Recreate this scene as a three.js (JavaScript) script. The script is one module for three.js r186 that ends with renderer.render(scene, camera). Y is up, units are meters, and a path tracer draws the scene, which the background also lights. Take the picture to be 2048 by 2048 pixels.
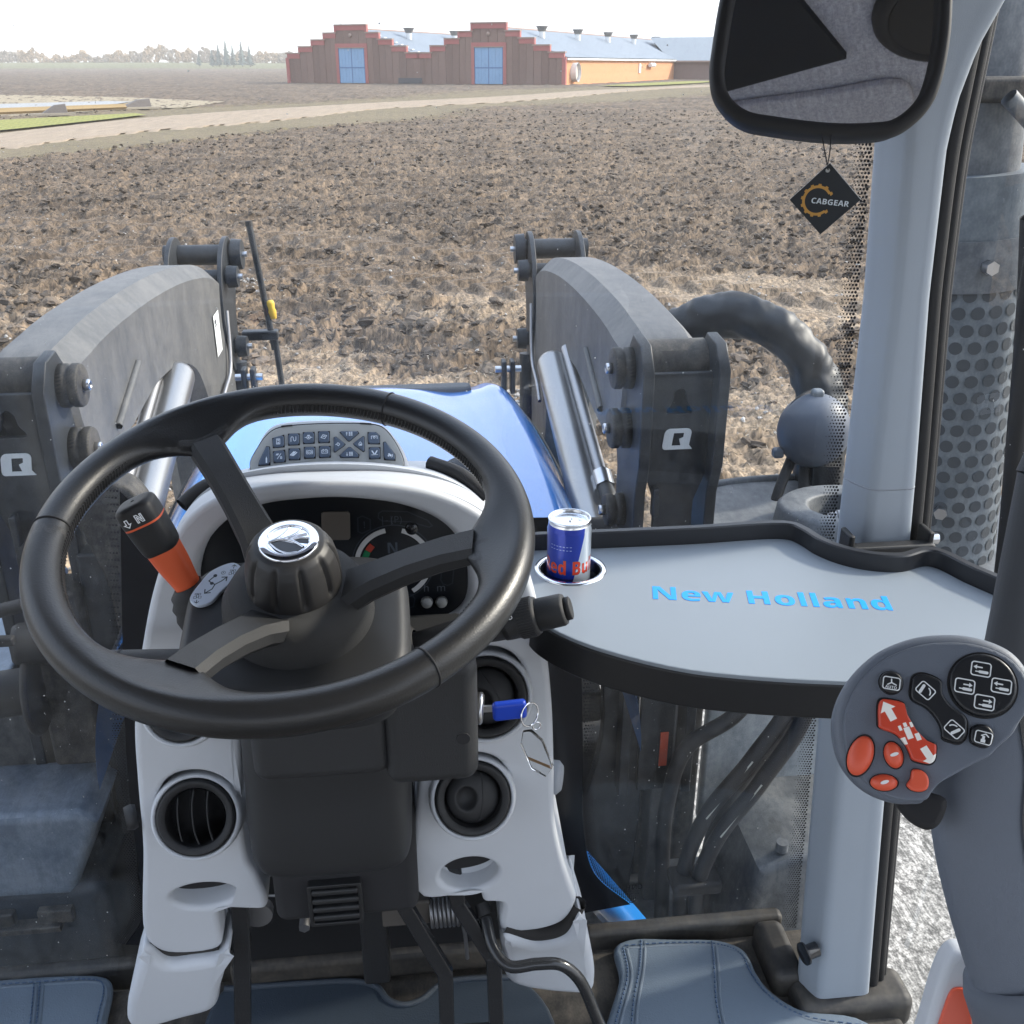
import * as THREE from 'three';
import { RoundedBoxGeometry } from 'three/addons/geometries/RoundedBoxGeometry.js';
import { mergeGeometries, mergeVertices } from 'three/addons/utils/BufferGeometryUtils.js';
import { Brush, Evaluator, SUBTRACTION } from 'three-bvh-csg';
import { createNoise2D, createNoise3D } from 'simplex-noise';
import { FontLoader } from "three/addons/loaders/FontLoader.js";
import { TextGeometry } from "three/addons/geometries/TextGeometry.js";

// ---------------------------------------------------------------- camera, sky, sun, exposure
const scene = new THREE.Scene();
const camera = new THREE.PerspectiveCamera(54.0, 1, 0.02, 4000);
camera.position.set(0.09, 2.55, 0);
camera.rotation.set(THREE.MathUtils.degToRad(-24), THREE.MathUtils.degToRad(-6.4), 0, 'YXZ');
const renderer = new THREE.WebGLRenderer({ antialias: true });
renderer.setSize(1024, 1024);
renderer.toneMapping = THREE.LinearToneMapping;
renderer.toneMappingExposure = 2.2;
renderer.shadowMap.enabled = true;

const SUN = new THREE.Vector3(0.86, 0.5, -0.17).normalize();
{ // hazy bright sky: white at the horizon, pale blue overhead, brighter round the veiled sun
  const W = 512, H = 256, d = new Float32Array(W * H * 4), v = new THREE.Vector3();
  for (let j = 0; j < H; j++) for (let i = 0; i < W; i++) {
    const el = ((j + 0.5) / H - 0.5) * Math.PI, az = ((i + 0.5) / W - 0.5) * 2 * Math.PI;
    v.set(Math.cos(az) * Math.cos(el), Math.sin(el), Math.sin(az) * Math.cos(el));
    const t = Math.pow(Math.max(0, v.y), 0.55), c = Math.max(0, v.dot(SUN)), g = 0.9 * Math.pow(c, 10) + 0.35 * Math.pow(c, 3), o = (j * W + i) * 4;
    d[o] = 0.93 * (1 - t) + 0.52 * t + g; d[o + 1] = 0.96 * (1 - t) + 0.67 * t + g * 0.95; d[o + 2] = 1.00 * (1 - t) + 0.94 * t + g * 0.85; d[o + 3] = 1;
  }
  const sky = new THREE.DataTexture(d, W, H, THREE.RGBAFormat, THREE.FloatType);
  sky.mapping = THREE.EquirectangularReflectionMapping; sky.magFilter = THREE.LinearFilter; sky.needsUpdate = true;
  scene.background = sky; scene.environment = sky;
}
const sun = new THREE.DirectionalLight(new THREE.Color(1, 0.93, 0.80), 2.6);
sun.position.copy(SUN).multiplyScalar(60); sun.castShadow = true; sun.shadow.radius = 9;
sun.shadow.mapSize.set(4096, 4096); sun.shadow.camera.left = sun.shadow.camera.bottom = -60; sun.shadow.camera.right = sun.shadow.camera.top = 60; sun.shadow.camera.far = 300;
scene.add(sun, sun.target);

// ---------------------------------------------------------------- helpers
let seed = 7;
const rnd = () => { seed = (seed + 0x6d2b79f5) | 0; let t = Math.imul(seed ^ (seed >>> 15), 1 | seed); t = (t + Math.imul(t ^ (t >>> 7), 61 | t)) ^ t; return ((t ^ (t >>> 14)) >>> 0) / 4294967296; };
const rr = (a, b) => a + (b - a) * rnd();
const n2 = createNoise2D(rnd), n3 = createNoise3D(rnd);
const lerp = (a, b, t) => a + (b - a) * t, clamp = (x, a, b) => Math.min(b, Math.max(a, x));
const sstep = (a, b, x) => { const t = clamp((x - a) / (b - a), 0, 1); return t * t * (3 - 2 * t); };
const V = (x, y, z) => new THREE.Vector3(x, y, z);
const V2 = (x, y) => new THREE.Vector2(x, y);
const rad = THREE.MathUtils.degToRad;
const taken = {};
const numbered = (n) => { taken[n] = (taken[n] ?? -1) + 1; return taken[n] ? n + '_' + String(taken[n]).padStart(3, '0') : n; };
function shadows(o) { o.castShadow = true; o.receiveShadow = true; return o; }
function thing(name, label, category, group) {
  const o = new THREE.Group(); o.name = numbered(name); o.userData = { label, category }; if (group) o.userData.group = group;
  scene.add(o); return o;
}
function part(name, geo, mat, parent, label) {
  if (mat.map && !mat.map.isCanvasTexture && !mat.userData.own) geo = muv(geo); // surface textures keep their real size
  const m = shadows(new THREE.Mesh(geo, mat)); m.name = name; if (label) m.userData.label = label; parent.add(m); return m;
}
function solo(name, geo, mat, label, category, group) { const t = part(numbered(name), geo, mat, scene); t.userData = { label, category }; if (group) t.userData.group = group; return t; }
function struct(name, geo, mat, label) { const t = part(numbered(name), geo, mat, scene); t.userData = { kind: 'structure' }; if (label) t.userData.label = label; return t; }
function seat(o) { // put the thing's origin at the middle of its base
  o.updateMatrixWorld(true);
  const b = new THREE.Box3().setFromObject(o), c = b.getCenter(V()); c.y = b.min.y;
  o.position.copy(c); for (const k of o.children) k.position.sub(c); return o;
}
function mats(F) { // matrix of a plane given by origin, x axis and y axis
  const x = V(...F.x), y = V(...F.y), z = x.clone().cross(y);
  return new THREE.Matrix4().makeBasis(x, y, z).setPosition(...F.o);
}
const at = (F, u, v, w = 0) => V(u, v, w).applyMatrix4(mats(F));
function shp(pts, smooth) {
  if (!smooth) return new THREE.Shape(pts.map((p) => V2(p[0], p[1])));
  const c = new THREE.CatmullRomCurve3(pts.map((p) => V(p[0], p[1], 0)), true, 'centripetal');
  return new THREE.Shape(c.getPoints(smooth).slice(0, -1).map((p) => V2(p.x, p.y)));
}
function ell(cx, cy, rx, ry, n = 40, rot = 0) { const s = new THREE.Path(); s.absellipse(cx, cy, rx, ry, 0, Math.PI * 2, true, rot); return new THREE.Path(s.getPoints(n)); }
function ellS(cx, cy, rx, ry, n = 40, rot = 0) { const s = new THREE.Shape(); s.absellipse(cx, cy, rx, ry, 0, Math.PI * 2, false, rot); return new THREE.Shape(s.getPoints(n).slice(0, -1)); }
function rrect(cx, cy, w, h, r) {
  const s = new THREE.Shape(), x = cx - w / 2, y = cy - h / 2;
  s.moveTo(x + r, y); s.lineTo(x + w - r, y); s.quadraticCurveTo(x + w, y, x + w, y + r); s.lineTo(x + w, y + h - r); s.quadraticCurveTo(x + w, y + h, x + w - r, y + h);
  s.lineTo(x + r, y + h); s.quadraticCurveTo(x, y + h, x, y + h - r); s.lineTo(x, y + r); s.quadraticCurveTo(x, y, x + r, y); return s;
}
// solid of the shape whose front face lies at w = top and whose back lies depth behind it
function ext(shape, depth, { bevel = 0, seg = 2, top = 0, F, curve = 8 } = {}) {
  const e = shape.extractPoints(curve), U = THREE.ShapeUtils; if (U.isClockWise(e.shape)) e.shape.reverse(); // outlines anticlockwise, holes clockwise
  shape = new THREE.Shape(e.shape); shape.holes = e.holes.map((h) => new THREE.Path(U.isClockWise(h) ? h : h.reverse()));
  const g = new THREE.ExtrudeGeometry(shape, { depth: depth - 2 * bevel, bevelEnabled: bevel > 0, bevelThickness: bevel, bevelSize: bevel, bevelOffset: -bevel, bevelSegments: seg, curveSegments: curve });
  g.translate(0, 0, top - depth + bevel); if (F) g.applyMatrix4(mats(F)); return g;
}
// extruded solid with softly rounded shading
const soft = (g, a = 0.9) => creased(g, a);
function creased(geo, angle) { // normals averaged by face area across edges softer than the angle, so that flat faces stay flat
  const g = geo.index ? geo.toNonIndexed() : geo, p = g.attributes.position, n = p.count, fn = new Float32Array(n), map = new Map(), out = new Float32Array(n * 3), a = V(), b = V(), c = V(), cosA = Math.cos(angle), F = new Float32Array(n);
  for (let i = 0; i < n; i += 3) { a.fromBufferAttribute(p, i); b.fromBufferAttribute(p, i + 1).sub(a); c.fromBufferAttribute(p, i + 2).sub(a); b.cross(c); F[i] = b.x; F[i + 1] = b.y; F[i + 2] = b.z; }
  for (let i = 0; i < n; i++) { const k = Math.round(p.getX(i) * 2e5) + ',' + Math.round(p.getY(i) * 2e5) + ',' + Math.round(p.getZ(i) * 2e5); let l = map.get(k); if (!l) map.set(k, (l = [])); l.push(i - (i % 3)); fn[i] = 0; }
  for (let i = 0; i < n; i++) {
    const f = i - (i % 3), k = Math.round(p.getX(i) * 2e5) + ',' + Math.round(p.getY(i) * 2e5) + ',' + Math.round(p.getZ(i) * 2e5), lf = Math.hypot(F[f], F[f + 1], F[f + 2]) || 1; let x = 0, y = 0, z = 0;
    for (const q of map.get(k)) { const l = Math.hypot(F[q], F[q + 1], F[q + 2]); if (l < 1e-14) continue; if ((F[f] * F[q] + F[f + 1] * F[q + 1] + F[f + 2] * F[q + 2]) / (lf * l) > cosA) { x += F[q]; y += F[q + 1]; z += F[q + 2]; } }
    const l = Math.hypot(x, y, z) || 1; out[i * 3] = x / l; out[i * 3 + 1] = y / l; out[i * 3 + 2] = z / l;
  }
  g.setAttribute('normal', new THREE.Float32BufferAttribute(out, 3)); return g;
}
function box(x0, y0, z0, x1, y1, z1, r = 0) {
  const w = x1 - x0, h = y1 - y0, d = z1 - z0;
  const g = r > 0 ? new RoundedBoxGeometry(w, h, d, 3, r) : new THREE.BoxGeometry(w, h, d);
  g.translate((x0 + x1) / 2, (y0 + y1) / 2, (z0 + z1) / 2); return g;
}
function orient(g, a, b, up) { // geometry along +y is laid from a towards b
  const y = b.clone().sub(a).normalize(), q = new THREE.Quaternion().setFromUnitVectors(V(0, 1, 0), y);
  g.applyQuaternion(q); g.translate(a.x, a.y, a.z); return g;
}
function rod(a, b, r0, r1 = r0, n = 20) {
  const l = a.distanceTo(b), g = new THREE.CylinderGeometry(r1, r0, l, n); g.translate(0, l / 2, 0); return orient(g, a, b);
}
function turned(profile, a, b, n = 40) { // lathe profile [[r, h]...] with its axis from a towards b
  return orient(new THREE.LatheGeometry(profile.map((p) => V2(p[0], p[1])), n), a, b);
}
function tube(pts, r, { seg = 60, n = 10, closed = false } = {}) { return new THREE.TubeGeometry(new THREE.CatmullRomCurve3(pts.map((p) => (p.isVector3 ? p : V(...p))), closed, 'centripetal'), seg, r, n, closed); }
function grid(nu, nv, f, wrapU = false) { // surface from f(i, j) -> Vector3
  const P = [], I = [], UV = [];
  for (let j = 0; j <= nv; j++) for (let i = 0; i <= nu; i++) { const p = f(i / nu, j / nv); P.push(p.x, p.y, p.z); UV.push(i / nu, j / nv); }
  for (let j = 0; j < nv; j++) for (let i = 0; i < nu; i++) { const a = j * (nu + 1) + i, b = a + 1, c = a + nu + 1, d = c + 1; I.push(a, b, d, a, d, c); }
  const g = new THREE.BufferGeometry(); g.setAttribute('position', new THREE.Float32BufferAttribute(P, 3)); g.setAttribute('uv', new THREE.Float32BufferAttribute(UV, 2)); g.setIndex(I);
  if (wrapU) { const h = g.clone(); h.deleteAttribute('uv'); const m = mergeVertices(h, 1e-6); m.computeVertexNormals(); m.setAttribute('uv', new THREE.Float32BufferAttribute(new Float32Array(m.attributes.position.count * 2), 2)); return m; }
  g.computeVertexNormals(); return g;
}
function loft(curves, nu, nv, closed = false) { // smooth skin over a list of 3-D curves
  const cs = curves.map((c) => new THREE.CatmullRomCurve3(c.map((p) => (p.isVector3 ? p : V(...p))), closed, 'centripetal'));
  const cols = []; for (let i = 0; i <= nu; i++) cols.push(new THREE.CatmullRomCurve3(cs.map((c) => c.getPoint(i / nu)), false, 'centripetal'));
  return grid(nu, nv, (u, v) => cols[Math.round(u * nu)].getPoint(v), closed);
}
// texture coordinates in metres, from the side each face points to
function muv(g, s = 1) {
  const h = g.index ? g.toNonIndexed() : g, p = h.attributes.position, n = h.attributes.normal, uv = new Float32Array(p.count * 2);
  for (let f = 0; f < p.count; f += 3) {
    let x = 0, y = 0, z = 0; for (let k = f; k < f + 3; k++) { x += Math.abs(n.getX(k)); y += Math.abs(n.getY(k)); z += Math.abs(n.getZ(k)); }
    for (let k = f; k < f + 3; k++) {
      if (y >= x && y >= z) { uv[k * 2] = p.getX(k) * s; uv[k * 2 + 1] = p.getZ(k) * s; } else if (x >= z) { uv[k * 2] = p.getZ(k) * s; uv[k * 2 + 1] = p.getY(k) * s; } else { uv[k * 2] = p.getX(k) * s; uv[k * 2 + 1] = p.getY(k) * s; }
    }
  }
  h.setAttribute('uv', new THREE.Float32BufferAttribute(uv, 2)); return h;
}
const mg = (list) => mergeGeometries(list.map((g) => { const h = g.index ? g.toNonIndexed() : g; for (const k of Object.keys(h.attributes)) if (!['position', 'normal', 'uv'].includes(k)) h.deleteAttribute(k); if (!h.attributes.uv) h.setAttribute('uv', new THREE.Float32BufferAttribute(new Float32Array(h.attributes.position.count * 2), 2)); return h; }));
const csg = new Evaluator();
function cut(a, ...bs) { let r = new Brush(a); r.updateMatrixWorld(); for (const b of bs) { const k = new Brush(b); k.updateMatrixWorld(); r = csg.evaluate(r, k, SUBTRACTION); } const g = r.geometry; g.clearGroups?.(); return g; }

// ---------------------------------------------------------------- textures and materials
function noiseTex(size, f, colour = false) { // f(u, v) -> grey 0..1 or [r, g, b] in sRGB 0..255
  const d = new Uint8Array(size * size * 4);
  for (let j = 0; j < size; j++) for (let i = 0; i < size; i++) { const v = f(i / size, j / size), o = (j * size + i) * 4; if (colour) { d[o] = v[0]; d[o + 1] = v[1]; d[o + 2] = v[2]; } else d[o] = d[o + 1] = d[o + 2] = clamp(v, 0, 1) * 255; d[o + 3] = 255; }
  const t = new THREE.DataTexture(d, size, size); t.wrapS = t.wrapT = THREE.RepeatWrapping; t.magFilter = THREE.LinearFilter; t.minFilter = THREE.LinearMipmapLinearFilter; t.generateMipmaps = true; if (colour) t.colorSpace = THREE.SRGBColorSpace; t.needsUpdate = true; return t;
}
// noise that tiles over u, v in 0..1 (walk on a torus in two 3-D slices)
const tile = (u, v, f) => { const a = u * Math.PI * 2, b = v * Math.PI * 2, k = f / (Math.PI * 2); return 0.5 * (n3(Math.cos(a) * k, Math.sin(a) * k, Math.cos(b) * k + 7.3) + n3(Math.sin(b) * k + 31.7, Math.cos(a) * k * 0.7 + 4, Math.sin(a) * k)); };
function repeated(t, s) { const c = t.clone(); c.repeat.set(s, s); c.needsUpdate = true; return c; }
const grainT = noiseTex(256, (u, v) => 0.5 + 0.3 * tile(u, v, 60) + 0.25 * tile(u, v, 120));
const cells = Array.from({ length: 260 }, () => [rnd(), rnd()]);
const leatherT = noiseTex(256, (u, v) => { let a = 9, b = 9; for (const c of cells) { let dx = Math.abs(c[0] - u), dy = Math.abs(c[1] - v); dx = Math.min(dx, 1 - dx); dy = Math.min(dy, 1 - dy); const d = dx * dx + dy * dy; if (d < a) { b = a; a = d; } else if (d < b) b = d; } return clamp((Math.sqrt(b) - Math.sqrt(a)) * 22, 0, 1); });
const dustT = noiseTex(512, (u, v) => 0.5 + 0.35 * tile(u, v, 8) + 0.25 * tile(u, v, 30) + 0.15 * tile(u, v, 90));
const dirt = (c0, c1, k = 1) => noiseTex(512, (u, v) => { const t = clamp(0.5 + 0.55 * tile(u, v, 7) + 0.4 * tile(u, v, 26) + 0.3 * tile(u, v, 110), 0, 1) * k; return [0, 1, 2].map((i) => lerp(c0[i], c1[i], t)); }, true);
const col = (r, g, b) => new THREE.Color().setRGB(r, g, b);
function std(c, roughness = 0.6, o = {}) { return new THREE.MeshStandardMaterial({ color: Array.isArray(c) ? col(...c) : new THREE.Color(c), roughness, side: THREE.DoubleSide, ...o }); }
function phys(c, roughness = 0.6, o = {}) { return new THREE.MeshPhysicalMaterial({ color: Array.isArray(c) ? col(...c) : new THREE.Color(c), roughness, side: THREE.DoubleSide, ...o }); }
const grain = (s = 24, k = 0.00025) => ({ bumpMap: repeated(grainT, s), bumpScale: k });
const leather = (s = 14, k = 0.0004) => ({ bumpMap: repeated(leatherT, s), bumpScale: k });
const rub = (s = 3) => ({ roughnessMap: repeated(dustT, s) });
const M = {
  grey: std([0.50, 0.52, 0.55], 0.52, grain(30, 0.00018)),
  greyDark: std([0.27, 0.29, 0.32], 0.55, grain(30, 0.00018)),
  tray: std([0.215, 0.245, 0.275], 0.42, grain(36, 0.00012)),
  pillar: std([0.29, 0.325, 0.365], 0.5, grain(26, 0.0002)),
  black: std([0.013, 0.0135, 0.015], 0.5, grain(30, 0.0003)),
  blackGloss: std([0.012, 0.013, 0.016], 0.18),
  blackMatt: std([0.012, 0.012, 0.014], 0.8),
  rubber: std([0.010, 0.010, 0.011], 0.62, grain(40, 0.0002)),
  foam: std([0.009, 0.0095, 0.011], 0.48),
  leather: phys([0.012, 0.0122, 0.013], 0.36, { ...leather(26, 0.00006) }),
  steel: std([0.55, 0.56, 0.58], 0.28, { metalness: 1 }),
  steelDull: std([0.36, 0.36, 0.37], 0.5, { metalness: 1 }),
  chrome: std([0.86, 0.87, 0.9], 0.07, { metalness: 1 }),
  orange: std([0.72, 0.115, 0.035], 0.45),
  red: std([0.70, 0.10, 0.045], 0.42),
  white: std([0.78, 0.79, 0.78], 0.5),
};
function canvas(w, h, draw) { const c = document.createElement('canvas'); c.width = w; c.height = h; draw(c.getContext('2d'), w, h); const t = new THREE.CanvasTexture(c); t.colorSpace = THREE.SRGBColorSpace; t.anisotropy = 8; return t; }
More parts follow.
